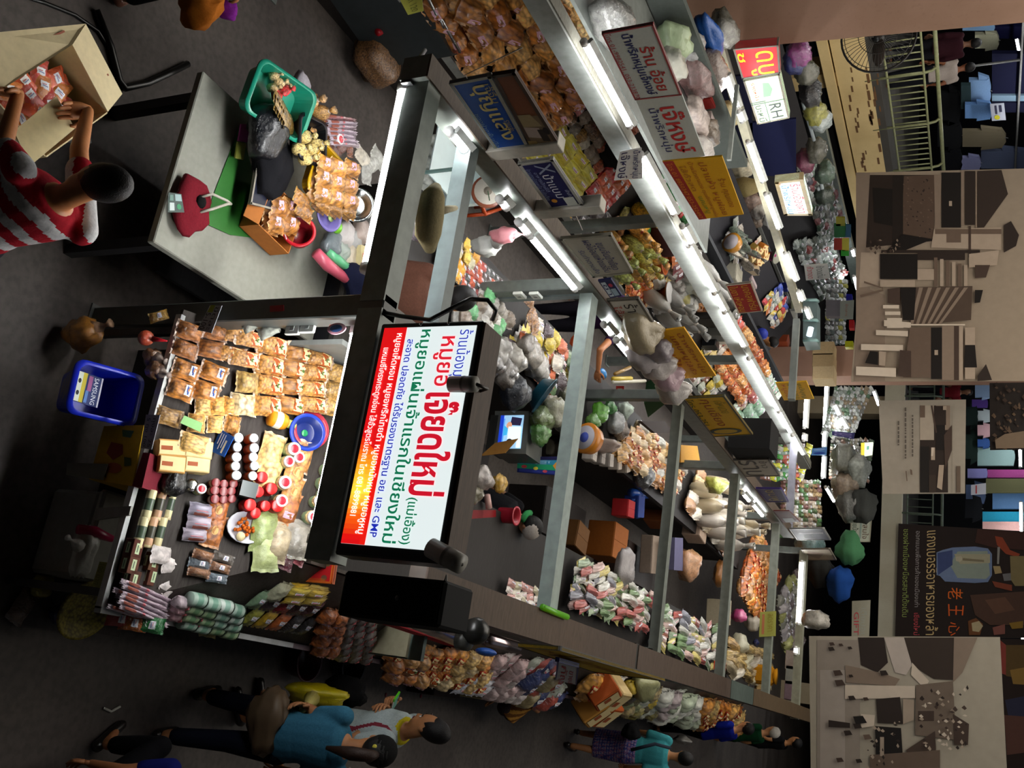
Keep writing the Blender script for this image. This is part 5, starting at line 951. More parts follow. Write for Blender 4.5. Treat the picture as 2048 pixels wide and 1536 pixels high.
simple('white_board', 'grey white board leaning under the rack behind the foam box', 'board', MB().hexa([fp(262, 1012, 0), fp(258, 1030, 0), fp(190, 1040, 0), fp(192, 1016, 0)][::-1], .015, C('8a8a84')), 'matte')
o = basin('sieve', 'round yellow green woven sieve on a stool at the right of the rack', 'sieve', .155, .05, '6c6420', Mx.Translation(P(165, 1212, .34)) @ Mx.Rotation(.35, 4, 'Y'), m='loose')
simple('stool', 'dark wooden stool under the yellow sieve', 'stool', MB().box((-.16, -.12, .24), (.16, .12, .28), C('2a1e18'), Mx.Translation(P(150, 1200, .0))).box((-.13, -.1, 0), (-.09, -.06, .24), C('2a1e18'), Mx.Translation(P(150, 1200, 0))).box((.09, -.1, 0), (.13, -.06, .24), C('2a1e18'), Mx.Translation(P(150, 1200, 0))).box((-.13, .06, 0), (-.09, .1, .24), C('2a1e18'), Mx.Translation(P(150, 1200, 0))).box((.09, .06, 0), (.13, .1, .24), C('2a1e18'), Mx.Translation(P(150, 1200, 0))), 'wood')
sack('yellow_bag', 'small yellow knotted bag on the floor by the foam box', 'bag', P(84, 1172, .06), (.06, .06, .05), '8a8430', seed=6, tail=P(106, 1168, .08))
sack('blue_bag', 'dark blue bag on the floor beside the yellow sieve', 'bag', P(118, 1228, .06), (.05, .05, .05), '182050', seed=7)
put('clear', flat(.0), 38, 1212, 'clear packet of brown sweets lying on the floor', tint=C('5a4436'), sc=.8, spin=1.2)
for i, (x, y, c_) in enumerate(((242, 1238, 'a02018'), (268, 1246, 'a85a18'), (302, 1250, '1c6a34'))): put('pouch', Plane((0, 3.5, .62), (1, 0, 0), (0, .6, .8)), x, y, ('red', 'orange', 'green')[i]+' packet hanging under the right corner of the rack', tint=C(c_), sc=.8)
put('clear', flat(.68), 412, 1258, 'yellow and grey packet hanging below the aisle edge', tint=C('8a7a38'), sc=.6)
sack('hanging_bag', 'clear bag of golden snacks hanging before the dark post foot', 'bag', PY(166, 668, 3.42), (.10, .08, .11), 'b0762a', 'film', seed=8, tail=PY(222, 646, 3.44))
o = simple('ball_toy', 'red and yellow round rattle hanging under the rack', 'toy', MB().ell(PY(292, 676, 3.4), (.042, .042, .042), C('b84a2c'), 14, 10), 'film'); MB().tube([PY(306, 678, 3.4), PY(334, 682, 3.42)], [.016, .004], C('b81824'), 8).obj('handle', 'plastic', o)
put('pouch', Plane((0, 3.38, .5), (1, 0, 0), (0, .5, .85)), 318, 634, 'clear packet with a yellow card hanging by the corner post', tint=C('b08838'), sc=.6, spin=.5)
for x, y, w_ in ((310, 715, 'upper'), (316, 742, 'lower')): sack('snack_bundle', 'brown wrapped snack bundle under the rack lip, %s one' % w_, 'bag', PY(x-4, y, 3.46), (.05, .05, .05), '6a4a30', 'film', seed=x, tail=PY(x+22, y+8, 3.46))
# blue basin set and the orange bottle
bT = FR.mat(FR.at(604, 868), 0, (1, 1, 1))
basin('basin', 'red plastic basin under the blue one on the snack rack', 'basin', .094, .045, 'b0283c', FR.mat(FR.at(616, 862)))
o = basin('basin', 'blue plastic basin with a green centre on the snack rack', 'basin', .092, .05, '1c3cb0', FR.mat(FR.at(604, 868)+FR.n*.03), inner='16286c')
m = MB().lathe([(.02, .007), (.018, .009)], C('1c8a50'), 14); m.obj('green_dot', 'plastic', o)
T1 = FR.mat(FR.at(556, 845)+FR.n*.05) @ Mx.Rotation(math.pi/2-.12, 4, 'X') @ Mx.Rotation(math.pi, 4, 'X')
o = simple('bottle', 'squat orange and yellow bottle with a pale green cap lying on the snack rack', 'bottle', MB().lathe([(.03, -.08), (.045, -.07), (.048, .0), (.04, .025), (.02, .04)], C('d89018'), 16, T1), 'plastic')
MB().lathe([(.024, .038), (.026, .07), (.02, .085)], C('b4c068'), 14, T1).obj('cap', 'plastic', o); MB().lathe([(.0485, -.05), (.0490, -.01)], C('d8d8d0'), 16, T1, cap=False).obj('label', 'print', o)
# sockets and discs on the corner post
for i, (x, y) in enumerate(((588, 652), (618, 648))): o = simple('socket', 'white socket plate beside the corner post, %s of two' % ('lower', 'upper')[i], 'socket', MB().box((-.02, -.01, -.045), (.05, .01, .045), C('d8dcd8'), Mx.Translation(PY(x, y, 3.66)), bev=.004), 'plastic'); MB().box((-.005, -.013, -.012), (.03, -.009, .012), C('9a9e9c'), Mx.Translation(PY(x, y, 3.66))).obj('outlet', 'plastic', o)
o = simple('round_sticker', 'pink and blue oval plate fixed under the front beam', 'plate', MB().lathe([(.055, 0), (.055, .006)], C('c890a0'), 24, Mx.Translation(PY(674, 658, 3.60)) @ Mx.Rotation(math.pi/2, 4, 'X') @ Mx.Diagonal((.55, 1, 1, 1))), 'print')
MB().lathe([(.04, .007), (.04, .009)], C('3a5a90'), 20, Mx.Translation(PY(674, 658, 3.60)) @ Mx.Rotation(math.pi/2, 4, 'X') @ Mx.Diagonal((.5, .9, 1, 1))).obj('centre', 'print', o)
sack('red_cloth', 'salmon red cloth tucked beside the corner post below the lit sign', 'cloth', PY(672, 634, 3.66), (.05, .03, .12), 'b05040', 'cloth', seed=3)
for x, y, w_ in ((508, 650, 'lower'), (540, 664, 'upper')): put('clear', Plane((0, 3.62, 1), (1, 0, 0), (0, .3, .95)), x, y, 'clear wrapped packet hanging beside the corner post, %s' % w_, tint=C('b8bcb0'), sc=.5, spin=.6)
# ---------------------------------------------------------------- the left table with tubs of snacks
TT = flat(.76)
t = thing('market_table', 'grey topped table with dark legs left of the corner post', 'table', (-2.35, 3.6, 0))
iv = lambda p: V(p)-V((-2.35, 3.6, 0))
MB().box(iv((-3.0, 3.2, .71)), iv((-1.95, 4.6, .76)), C('8a8a80'), bev=.006).obj('table_top', 'paper', t)
for x, y in ((-2.9, 3.3), (-2.0, 3.3), (-2.9, 4.5), (-2.0, 4.5)): MB().box(iv((x-.03, y-.03, 0)), iv((x+.03, y+.03, .71)), C('1c1c1e')).obj('leg', 'steel', t)
MB().box(iv((-2.95, 3.6, .35)), iv((-2.0, 4.5, .38)), C('1a1a1c')).obj('shelf', 'wood', t)
simple('green_sheet', 'green printed sheet covering the back of the left table', 'sheet', MB().hexa([P(x, y, .763) for x, y in ((480, 250), (540, 480), (460, 470), (405, 445))], .004, C('2c6a28')), 'print')
simple('flyer', 'strip of pink and yellow leaflets at the edge of the left table', 'leaflet', MB().hexa([P(x, y, .80) for x, y in ((480, 248), (498, 250), (492, 285), (474, 282))], .01, C('b0489a')).hexa([P(x, y, .80) for x, y in ((473, 284), (490, 287), (484, 320), (468, 316))], .01, C('9aa048')), 'print')
# red tote with a print and white handles
o = simple('tote_bag', 'red cloth tote bag with a printed front lying on the left table', 'bag', MB().ell(P(382, 412, .80), (.17, .13, .045), C('6a1420'), 18, 10, fn=lambda p: 1+.1*math.sin(p.x*7)+.07*math.sin(p.y*9)), 'cloth')
art(MB(), [P(x, y, .852) for x, y in ((362, 388), (368, 425), (335, 425), (336, 385))], [('R', 0, 0, 1, 1, '3a4a44'), ('R', .05, .5, .4, .95, '8aa0a0'), ('R', .5, .1, .9, .4, 'b0bcb8'), ('E', .7, .7, .15, .15, '2a7a50'), ('R', .1, .1, .4, .35, '5a7a70')], .002).obj('printed_panel', 'print', o)
for k in (0, 1): MB().tube([P(398, 395+k*30, .84), P(425, 388+k*30, .88), P(455, 402+k*6, .87), P(462, 408, .85)], .008, C('a8a498'), 6).obj('handle', 'cloth', o)
MB().ell(P(402, 404, .84), (.04, .035, .02), C('0c0c0c'), 10, 6).obj('pocket', 'cloth', o)
BK = flat(.84); B2 = flat(1.0)
t = thing('rear_counter', 'rear counter behind the left table carrying the snack tubs', 'counter', (-2.4, 4.4, 0))
MB().box((-.65, .22, .86), (.62, .75, .90), C('3a3836')).obj('counter_top', 'wood', t); MB().box((-.6, .25, 0), (.58, .7, .86), C('1a1a1e')).obj('base', 'wood', t)
def on(x, y, z, rz=0, rx=0, ry=0): return Mx.Translation(P(x, y, z)) @ Mx.Rotation(rz, 4, 'Z') @ Mx.Rotation(rx, 4, 'X') @ Mx.Rotation(ry, 4, 'Y')
o = tub('basket', 'green plastic basket of tied snack bags at the end of the left table', 'basket', .30, .42, .13, '1c8a70', on(535, 202, .92, .1, .12, .25), taper=.85)
for i, (x, y, c_) in enumerate(((535, 152, 'c8b080'), (545, 168, 'd0b88a'), (532, 178, 'b8a070'), (558, 182, 'c02028'), (540, 192, 'b82028'), (562, 170, 'd8c8a0'))): put('tie' if i < 3 or i > 4 else 'tie2', flat(.96), x, y, 'tied snack bag with %s at the head of the green basket' % ('a red ribbon' if i in (3, 4) else 'clear film'), 'tied bags in the green basket', C(c_), sc=.45, spin=i, lift=.02)
for i in range(6): put('oval' if 0 else 'plain', flat(.985), 545+i*5, 212+i*7, 'flat olive cracker pack stacked in the green basket', 'olive packs in the green basket', C('7a6a38'), sc=(1.1, 1.5, .7), spin=.35, lift=.02-.004*i, tip=-.5)
sack('black_bag', 'black plastic bag beside the green basket', 'bag', P(535, 262, .97), (.17, .14, .09), '0e1016', seed=12)
sack('black_bag', 'big black cloth heap behind the picture frame', 'bag', P(545, 330, .93), (.22, .14, .08), '101014', 'cloth', seed=13)
o = tub('black_tub', 'black tub of pale yellow snack bags', 'tub', .26, .24, .10, '101014', on(600, 285, .95, .3))
for i, (x, y) in enumerate(((598, 276), (588, 300), (612, 300), (600, 318), (622, 290))): put('tie', flat(1.0), x, y, 'pale yellow puffy bag in the black tub', 'yellow bags in the black tub', C('d8c480'), sc=.62, spin=i*1.3)
for i, (x, y, k, c_) in enumerate(((600, 205, 'tie', 'b89060'), (612, 215, 'plain', 'c8a878'), (622, 228, 'tie', 'b08850'), (632, 245, 'nut', 'c8b090'), (628, 262, 'plain', 'c0a070'), (640, 272, 'nut', 'b89868'))): put(k, flat(.94), x, y, 'tan snack bag heaped behind the green basket', 'tan bags behind the green basket', C(c_), sc=.8, spin=i*.8, lift=.02)
sack('white_cloth', 'pale lilac cloth behind the green basket', 'cloth', P(598, 190, .93), (.14, .09, .05), 'a8a4ac', 'cloth', seed=14)
grid('tubep', flat(.95), [(638, 225), (640, 290), (700, 300), (690, 245)], 7, 1, 'white edged flat pack standing behind the tan bags', 'white edged packs behind the tan bags', T_('c8b8c0', 'a87878', 'd0c8d0'), fan=.06, layers=2)
put('jar', flat(.95), 656, 282, 'small jar with a red label among the snack tubs', tint=C('d8c8b0'))
for i, (x, y, c_) in enumerate(((660, 305, '6a3018'), (675, 298, '7a3818'), (690, 300, 'a06838'), (715, 318, 'b8b0a0'), (735, 330, 'a8a8a0'), (722, 345, '9a9a94'), (745, 318, 'a0a098'))): put('clear' if i > 2 else 'nut', flat(.97), x, y, ('brown nut bag' if i < 3 else 'clear wrapped bag')+' beyond the yellow tray', 'bags beyond the yellow tray', C(c_), sc=.7, spin=i, lift=.02)
o = tub('yellow_tray', 'yellow plastic tray filled with labelled nut bags', 'tray', .34, .34, .07, 'c89c08', on(643, 362, .96, -.08, 0, 0), taper=.93)
TY = flat(.985)
grid('nut2', TY, [(617, 312), (603, 408), (690, 424), (690, 330)], 3, 3, 'nut bag with a pink label in the yellow tray', 'nut bags in the yellow tray', T_('f0e0b0', 'e8d8a8', 'd8c890'), layers=2)
grid('nut', TY, [(618, 405), (612, 420), (690, 440), (692, 420)], 1, 3, 'small nut bag at the near edge of the yellow tray', 'nut bags at the tray edge', T_('c8b070', 'b8a060'), layers=2)
o = thing('cardboard_box', 'open orange brown cardboard box of nut bags on the left table', 'box', P(525, 440, .78)); T0 = Mx.Rotation(-.12, 4, 'Z')
for nm, a, b_ in (('front', (-.15, -.15, 0), (.15, -.145, .14)), ('back', (-.15, .145, 0), (.15, .15, .14)), ('side', (-.15, -.15, 0), (-.145, .15, .14)), ('side', (.145, -.15, 0), (.15, .15, .14)), ('base', (-.15, -.15, 0), (.15, .15, .006))): MB().box(a, b_, C('a8662c'), T0).obj(nm, 'paper', o)
art(MB(), [T0 @ V(p) for p in ((-.13, -.1515, .13), (.13, -.1515, .13), (.13, -.1515, .01), (-.13, -.1515, .01))], [('R', .3, .4, .7, .8, '4a5a28'), ('R', .2, .15, .8, .3, '6a4018')], .001).obj('front_print', 'print', o)
MB().add([T0 @ V(p) for p in ((-.15, -.15, .14), (.15, -.15, .14), (.15, -.24, .10), (-.15, -.24, .10), (-.15, -.15, .144), (.15, -.15, .144), (.15, -.24, .104), (-.15, -.24, .104))], [(3, 2, 1, 0), (4, 5, 6, 7), (0, 1, 5, 4), (1, 2, 6, 5), (2, 3, 7, 6), (3, 0, 4, 7)], C('a06028')).obj('flap', 'paper', o)
grid('nut2', flat(.84), [(520, 398), (512, 470), (572, 470), (572, 398)], 2, 2, 'nut bag in the open cardboard box', 'nut bags in the cardboard box', T_('f0e0c0', 'd8c090'), layers=2)
for x, y in ((592, 402), (596, 425)): put('nut', flat(.96), x, y, 'nut bag lying behind the cardboard box', 'nut bags behind the cardboard box', C('c8a850'), sc=1.1, lift=.02)
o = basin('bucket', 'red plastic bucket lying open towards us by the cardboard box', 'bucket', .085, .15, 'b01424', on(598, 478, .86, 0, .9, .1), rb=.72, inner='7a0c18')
MB().tube([(-.085, 0, .15), (-.08, -.06, .17), (0, -.1, .16), (.07, -.06, .15)], .004, C('c8b8b8'), 6).obj('handle', 'steel', o)
basin('steel_basin', 'round steel basin leaning behind the yellow tray', 'basin', .10, .05, 'b0b4b4', on(710, 412, 1.02, 0, .7, .2), m='chrome')
basin('purple_basin', 'purple plastic basin by the yellow tray corner', 'basin', .09, .04, '6a60a0', on(650, 432, .97, 0, .15))
simple('green_bowl', 'small pale green bowl inside the purple basin', 'bowl', MB().lathe([(.012, 0), (.026, .016)], C('9ab068'), 14, on(658, 436, .99)), 'plastic')
o = simple('green_ball', 'bright green round bowl upside down by the purple basin', 'bowl', MB().ell(P(672, 455, .98), (.042, .042, .04), C('6ab02c'), 16, 10), 'plastic')
for i, (x, y, c_) in enumerate(((690, 470, 'b0aaa8'), (705, 490, '9a9a98'), (665, 490, '5a6468'), (720, 465, 'a09088'), (700, 515, 'b0a490'), (680, 505, '8a948c'))): sack('plastic_bag', 'crumpled pale plastic bag under the big lamp, %s' % ('nearest the green bowl', 'middle of the heap', 'dark and low', 'under the steel basin', 'by the pink handle', 'at its back')[i], 'bag', P(x, y, .96), (.09, .08, .05), c_, seed=20+i)
simple('pink_holder', 'long pink plastic holder lying by the corner post', 'holder', MB().tube([P(632, 505, .95), P(655, 530, .97), P(692, 558, .99)], [.035, .04, .03], C('c05468'), 10), 'plastic')
simple('green_holder', 'long green plastic holder beside the pink one', 'holder', MB().tube([P(655, 503, .97), P(675, 520, .99), P(698, 538, 1.0)], [.028, .032, .026], C('58a878'), 10), 'plastic')
o = MB().box((-.10, -.06, 0), (.10, .06, .08), C('c0b488'), on(712, 525, .96, .3)).obj('paper_box', 'paper'); tag(o, 'cream paper box with a red tray under the end of the big lamp', 'box'); MB().box((-.05, -.04, .08), (.06, .03, .10), C('b02818'), on(712, 525, .96, .3)).obj('red_tray', 'plastic', o)
o = board('picture_frame', 'dark framed picture lying behind the cardboard box', 'frame', [P(540, 325, .92), P(545, 420, .92), P(500, 408, .92), P(515, 318, .92)], [('R', .05, .05, .95, .95, '181c2c'), ('E', .4, .4, .12, .1, '3a4058')], '14161e', 'plastic', .01, '8a8478', .012)
simple('pale_knife', 'pale green long handled scraper below the cardboard box', 'scraper', MB().tube([P(462, 470, .70), P(478, 485, .68), P(496, 502, .66)], [.012, .022, .014], C('6a9a80'), 8), 'plastic')
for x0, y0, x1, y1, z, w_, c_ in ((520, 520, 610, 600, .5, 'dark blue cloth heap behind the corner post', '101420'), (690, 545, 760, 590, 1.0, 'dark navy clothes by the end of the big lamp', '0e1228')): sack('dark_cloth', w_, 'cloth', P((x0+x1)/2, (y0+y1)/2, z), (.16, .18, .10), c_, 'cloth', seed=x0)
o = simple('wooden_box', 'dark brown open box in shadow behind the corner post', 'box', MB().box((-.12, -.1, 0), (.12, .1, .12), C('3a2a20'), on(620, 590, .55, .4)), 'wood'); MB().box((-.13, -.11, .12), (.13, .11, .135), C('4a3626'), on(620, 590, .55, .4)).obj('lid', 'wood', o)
# pillow and brown shirt vendor's surroundings above the front beam: cream pack roll on the beam
o = simple('long_pillow', 'long cream cloth roll resting over the inner beam', 'cloth_roll', MB().tube([P(872, 375, 1.97), P(866, 395, 2.0), P(860, 430, 2.0), P(856, 470, 1.98), P(860, 500, 1.95)], [.03, .065, .075, .07, .03], C('8c8262'), 14), 'cloth')
simple('cloth_corner', 'pale corner of cloth sticking out of the cream roll', 'cloth', MB().tube([P(880, 422, 2.0), P(898, 418, 2.0), P(912, 416, 2.0)], [.025, .02, .014], C('a8a088'), 6), 'cloth')
sack('film_heap', 'shiny crumpled clear film between the front beams', 'film', P(822, 455, 1.82), (.06, .13, .04), '6a6068', 'film', seed=31)
# glass cabinet, scale, stool seen between the front and left beams
gp = fy(4.9)
t = thing('glass_cabinet', 'glass food cabinet lit by the lamp behind the inner beam', 'cabinet', P(905, 305, 1.5))
iv = lambda p: V(p)-t.location
cb = PY(905, 315, 5.2)
MB().box(iv((cb.x-.26, 5.0, cb.z-.3)), iv((cb.x+.24, 5.5, cb.z-.26)), C('b0b4ac')).obj('base', 'steel', t)
MB().box(iv((cb.x-.26, 5.46, cb.z-.26)), iv((cb.x+.24, 5.5, cb.z+.16)), C('a8b8b8')).obj('back_panel', 'plastic', t)
for x in (-.26, .22): MB().box(iv((cb.x+x, 5.0, cb.z-.26)), iv((cb.x+x+.02, 5.02, cb.z+.16)), C('7a9a94')).obj('frame', 'steel', t)
MB().box(iv((cb.x-.24, 5.05, cb.z-.08)), iv((cb.x+.22, 5.45, cb.z-.07)), C('c0d0d0')).obj('shelf', 'plastic', t)
for i in range(4): sack('white_pack', 'white wrapped pack in the glass cabinet', 'pack', (cb.x-.16+i*.1, 5.2, cb.z-.2), (.05, .08, .05), 'c0c4bc', 'film', seed=40+i, group='packs in the glass cabinet')
o = simple('kitchen_scale', 'brown kitchen scale with a white round dial by the left beam', 'scale', MB().lathe([(.10, -.05), (.115, 0), (.11, .03)], C('7a4430'), 24, Mx.Translation(PX(975, 384, -3.3)) @ Mx.Rotation(-.9, 4, 'Z') @ Mx.Rotation(1.0, 4, 'Y') @ Mx.Rotation(.3, 4, 'X')), 'plastic')
TS = Mx.Translation(PX(975, 384, -3.3)) @ Mx.Rotation(-.9, 4, 'Z') @ Mx.Rotation(1.0, 4, 'Y') @ Mx.Rotation(.3, 4, 'X')
m = MB().lathe([(.095, .031), (.095, .034)], C('b8b4a8'), 24, TS); m.lathe([(.03, .035), (.03, .036)], C('7a7468'), 12, TS); m.box((-.003, 0, .037), (.003, .07, .039), C('2a4a2c'), TS); m.obj('dial', 'print', o)
q = [P(x, y, .42) for x, y in ((958, 396), (970, 428), (1024, 408), (1012, 392))]
o = simple('stool', 'orange framed stool on the floor of the left aisle', 'stool', MB().tube(q+[q[0]], .022, C('b8481c'), 6), 'plastic')
for p in q: MB().tube([p, V((p.x, p.y, 0))], .018, C('a84018'), 6).obj('leg', 'plastic', o)
MB().hexa([V(p)-V((0, 0, .015)) for p in q], .01, C('1c1a20')).obj('seat', 'plastic', o)
# ---------------------------------------------------------------- goods along the left beam, facing the left aisle
LF = Plane((0, 0, .98), (0, 1, 0), (-1, 0, 0))
t = thing('aisle_counter', 'long counter of goods along the left beam', 'counter', (-3, 4.6, 0))
MB().box((-.38, .3, .90), (.4, 11.6, .96), C('1e1b1a')).obj('counter_top', 'wood', t); MB().box((-.33, .35, 0), (.3, 11.5, .9), C('221e1c')).obj('base', 'wood', t)
def Lg(k, q, nu, nv, txt, tints=None, **kw): grid(k, LF, q, nu, nv, txt, txt+' group', tints, nm='goods_bag', fan=kw.pop('fan', .35), **kw)
Lg(['pouch', 'clear'], [(868, 520), (905, 562), (945, 515), (895, 452)], 5, 4, 'yellow snack pouch heaped beside the brown shirted vendor', T_('d8b038', 'e0c050', 'c8c0a0', 'd89820'), layers=2)
Lg('pouch', [(905, 560), (968, 610), (1005, 565), (945, 510)], 7, 5, 'dark labelled packet in rows on the left counter', T_('402824', 'b84820', '2c3030', '7a1c1c', '3a3838', 'a83020'), fan=.1)
Lg(['clear', 'clear2'], [(888, 640), (950, 690), (1008, 640), (955, 585)], 5, 4, 'clear crinkled bag behind the vendor in the brown shirt', T_('a8a49c', '948c80', 'c0bcb4', '5aa868', '7a6a5a'), layers=2)
Lg(['pouch', 'clear', 'flatpack'], [(1004, 690), (1090, 785), (1155, 732), (1062, 640)], 7, 5, 'bright mixed packet on the left counter by the orange bag', T_('c8b030', '3a2430', 'b8b4a8', 'd06028', 'c8c4bc', '58784c', 'd8d0c0'), layers=2)
for i, (x, y, r, c_) in enumerate(((1000, 700, .12, '8a8680'), (1025, 720, .13, '9a958c'), (1060, 712, .13, '7c7468'), (1010, 745, .12, '5c5650'), (1050, 690, .10, '6a6258'), (985, 730, .10, '544c46'), (1075, 735, .12, '8a857c'), (1135, 790, .10, '6a6a54'), (1100, 812, .11, '8c8478'))): sack('storage_bag', 'grey clear storage bag in the heap before the teal basin, %s' % ('nearest the sign', 'with white card', 'tan one', 'dark low one', 'topmost', 'leftmost by the cable', 'against the basin', 'olive, right of the basin', 'below the basin')[i], 'bag', P(x, y, 1.08), (r, r*1.1, r*.8), c_, 'film', seed=50+i, tail=P(x+24, y+8, 1.2) if i % 2 else None)
o = sack('dark_bag', 'dark blue black bag wrapped round the teal basin', 'bag', P(1030, 785, 1.1), (.16, .14, .12), '0e141e', seed=60)
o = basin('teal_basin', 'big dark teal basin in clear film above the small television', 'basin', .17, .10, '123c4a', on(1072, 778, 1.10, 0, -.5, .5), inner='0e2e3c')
m = MB().lathe([(.05, .012), (.05, .02)], C('0c5a80'), 14); m.obj('blue_dish', 'plastic', o)
for i, (x, y) in enumerate(((1040, 600), (1046, 632), (1052, 650))): put('nut', flat(1.1), x, y, 'tall bag of golden nuts by the white sockets, %s' % ('beyond the post', 'before the post', 'lower')[i], tint=C('c8a868'), sc=1.3, spin=i, lift=.05)
sack('orange_bag', 'bright orange plastic bag held over the left counter', 'bag', PX(1160, 690, -3.5), (.10, .13, .11), 'd8541c', seed=62)
for x0, y0, x1, y1, w_ in ((1020, 596, 1036, 610, 'lower'), (1060, 594, 1090, 606, 'upper')): pass
q = [PX(x, y, -3.0) for x, y in ((1088, 580), (1088, 600), (1046, 598), (1046, 580))]
o = simple('conduit', 'grey conduit rail with two white sockets by the left beam', 'conduit', MB().box((-3.08, PX(1060, 592, -3.05).y-.03, 1.1), (-3.02, PX(1060, 592, -3.05).y+.03, 1.95), C('7a8484')), 'steel')
for x in (1040, 1072): p = PX(x, 588, -3.0); MB().box(p-V((.0, .05, .04)), p+V((.025, .05, .04)), C('d0d4cc'), bev=.004).obj('socket', 'plastic', o); MB().box(p-V((-.022, .015, .015)), p+V((.028, .015, .015)), C('8a8a84')).obj('outlet', 'plastic', o)
for px_, r, c_, tl, w_ in (((972, 492), (.07, .09, .10), 'b8bab4', (1030, 470), 'white'), ((1008, 470), (.06, .05, .10), 'c88088', (1052, 468), 'pink')): sack('carrier_bag', w_+' carrier bag hanging by its knot from the left beam', 'bag', PX(*px_, -3.0), r, c_, seed=64, tail=PX(*tl, -3.0))
# ---------------------------------------------------------------- middle stalls between the left and right beams
def bx(name, label, cat, p, s, col, m='paper', rz=0, rx=0, top=None, group=None):
    """A closed box standing at p (size s) with its lid flaps drawn as a separate part."""
    T = Mx.Translation(p) @ Mx.Rotation(rz, 4, 'Z') @ Mx.Rotation(rx, 4, 'X')
    o = tag(MB().box((-s[0]/2, -s[1]/2, 0), (s[0]/2, s[1]/2, s[2]), C(col), bev=.008).obj(name, m), label, cat, group); o.matrix_world = T
    c = C(top or col); a = s[0]/2-.004; b_ = s[1]/2-.004; m_ = MB()
    m_.box((-a, -b_, s[2]), (-.002, b_, s[2]+.004), c); m_.box((.002, -b_, s[2]), (a, b_, s[2]+.004), c); m_.obj('lid_flaps', m, o); return o
t = thing('inner_counter', 'low dark work counter inside the middle stalls along the right side', 'counter', (-1.1, 5, 0))
MB().box((-.4, 0, .84), (.50, 11.2, .90), C('221e1c')).obj('counter_top', 'wood', t); MB().box((-.3, .1, 0), (.4, 11.1, .84), C('1a1614')).obj('base', 'wood', t)
for i, (y, w_) in enumerate(((7.2, 'nearest'), (9.8, 'middle'), (12.6, 'far'))): bx('dark_cabinet', 'dark wooden floor cabinet in the gangway of the middle stalls, %s one' % w_, 'cabinet', (-1.95, y, 0), (.5, 1.2, .45), ('221a18', '1c1614', '2a1e1a')[i], 'wood')
IN = Plane((0, 0, .96), (0, 1, 0), (-1, 0, 0))
def Ig(k, q, nu, nv, txt, tints=None, **kw): grid(k, IN, q, nu, nv, txt, txt+' group', tints, fan=.4, nm='inner_stall_pack', **kw)  # mixed bags and packets of the inner stalls share one name
MIXC = T_('9ab090', 'c8c8c0', 'b05048', 'd8c878', '8a8c98', 'd0b0a8', 'e0e0d8', '6a8a58')
Ig(['flatpack', 'pouch'], [(1008, 1200), (1092, 1228), (1088, 1180), (1012, 1158)], 6, 3, 'white and red packet beyond the loudspeaker', T_('d8d0c8', 'c89088', 'e8e0d0', 'b0a888'))
Ig(['pouch', 'clear', 'flatpack', 'clear2'], [(1128, 1212), (1285, 1262), (1296, 1190), (1150, 1112)], 10, 6, 'colourful wrapped sweet bag heaped behind the brown beam', MIXC, layers=2)
Ig(['clear', 'pouch', 'flatpack'], [(1290, 1286), (1430, 1340), (1430, 1252), (1312, 1210)], 9, 6, 'small wrapped packet heaped behind the grey green beam length', MIXC)
Ig(['clear', 'plain'], [(1440, 1340), (1530, 1385), (1530, 1300), (1448, 1280)], 6, 4, 'pale packet heaped at the far end behind the right beam', T_('c8c0a0', 'b8a888', 'd0c8b8'))
tv = thing('television', 'small grey television switched on, on the middle stall counter', 'television', PY(1000, 862, 7.4))
iv = lambda p: V(p)-tv.location
f7 = fy(7.38); q = [f7(1058, 822, 0), f7(1052, 908, 0), f7(986, 906, 0), f7(990, 822, 0)]
MB().hexa([iv(p) for p in q[::-1]], .34, C('5a5c58')).obj('case', 'plastic', tv)
q = [f7(1048, 830, 1), f7(1041, 897, 1), f7(994, 897, 1), f7(1002, 831, 1)]; q = [iv(p) for p in q]
MB().hexa(q[::-1], .003, C('90b8d8')).obj('screen', 'glow', tv)
art(MB(), q, [('R', 0, 0, 1, .16, '1838b0'), ('R', .1, .16, .95, .22, '5090d8'), ('P', [(.05, .5), (.3, .45), (.32, .9), (.1, .95)], '24203a'), ('E', .32, .42, .12, .12, 'c89070'), ('P', [(.3, .2), (.62, .2), (.6, .36), (.4, .38)], '3aa0d0'), ('R', .35, .4, .75, .95, 'd8e4e8'), ('E', .78, .5, .07, .12, '20242c'), ('R', .7, .8, .98, .97, 'd8dcdc')], .0015).obj('picture', 'glow', tv)
MB().box(iv(f7(986, 830, 0))-V((0, 0, .02)), iv(f7(986, 900, 0))+V((0, .3, .0)), C('2c2c2a')).obj('foot', 'plastic', tv)
simple('cardboard_flap', 'folded brown cardboard leaning on the television', 'cardboard', MB().hexa([PY(x, y, 7.2) for x, y in ((960, 912), (1010, 906), (1036, 877), (990, 886))], .008, C('9a6c30')), 'paper')
sgn('bright blue and green paper calendar strip beside the cross beam', fy(7.7), [(1132, 913), (1128, 952), (1034, 944), (1036, 914)], [('R', 0, 0, .2, 1, '181848'), ('R', .2, 0, .45, .92, '2a8ab0'), ('R', .45, 0, .75, .95, '1c9a6a'), ('P', [(.2, .85), (.5, .75), (.95, .9), (.95, 1), (.2, 1)], 'd89030'), ('R', .78, .05, .95, .8, '2c3a90'), ('E', .62, .15, .1, .06, 'c83848'), ('E', .7, .4, .1, .05, 'd8c840'), ('E', .84, .6, .08, .05, 'd04858'), ('T', 'ปฏิทิน', .22, .3, .44, .7, 'a8d8e8')], '1c2a70', None, thick=.01, name='calendar')
basin('steel_pot', 'wide steel pot under the green bags by the cross beam', 'pot', .17, .14, '7a7468', Mx.Translation(P(1105, 902, 1.05)), rb=.9, m='chrome')
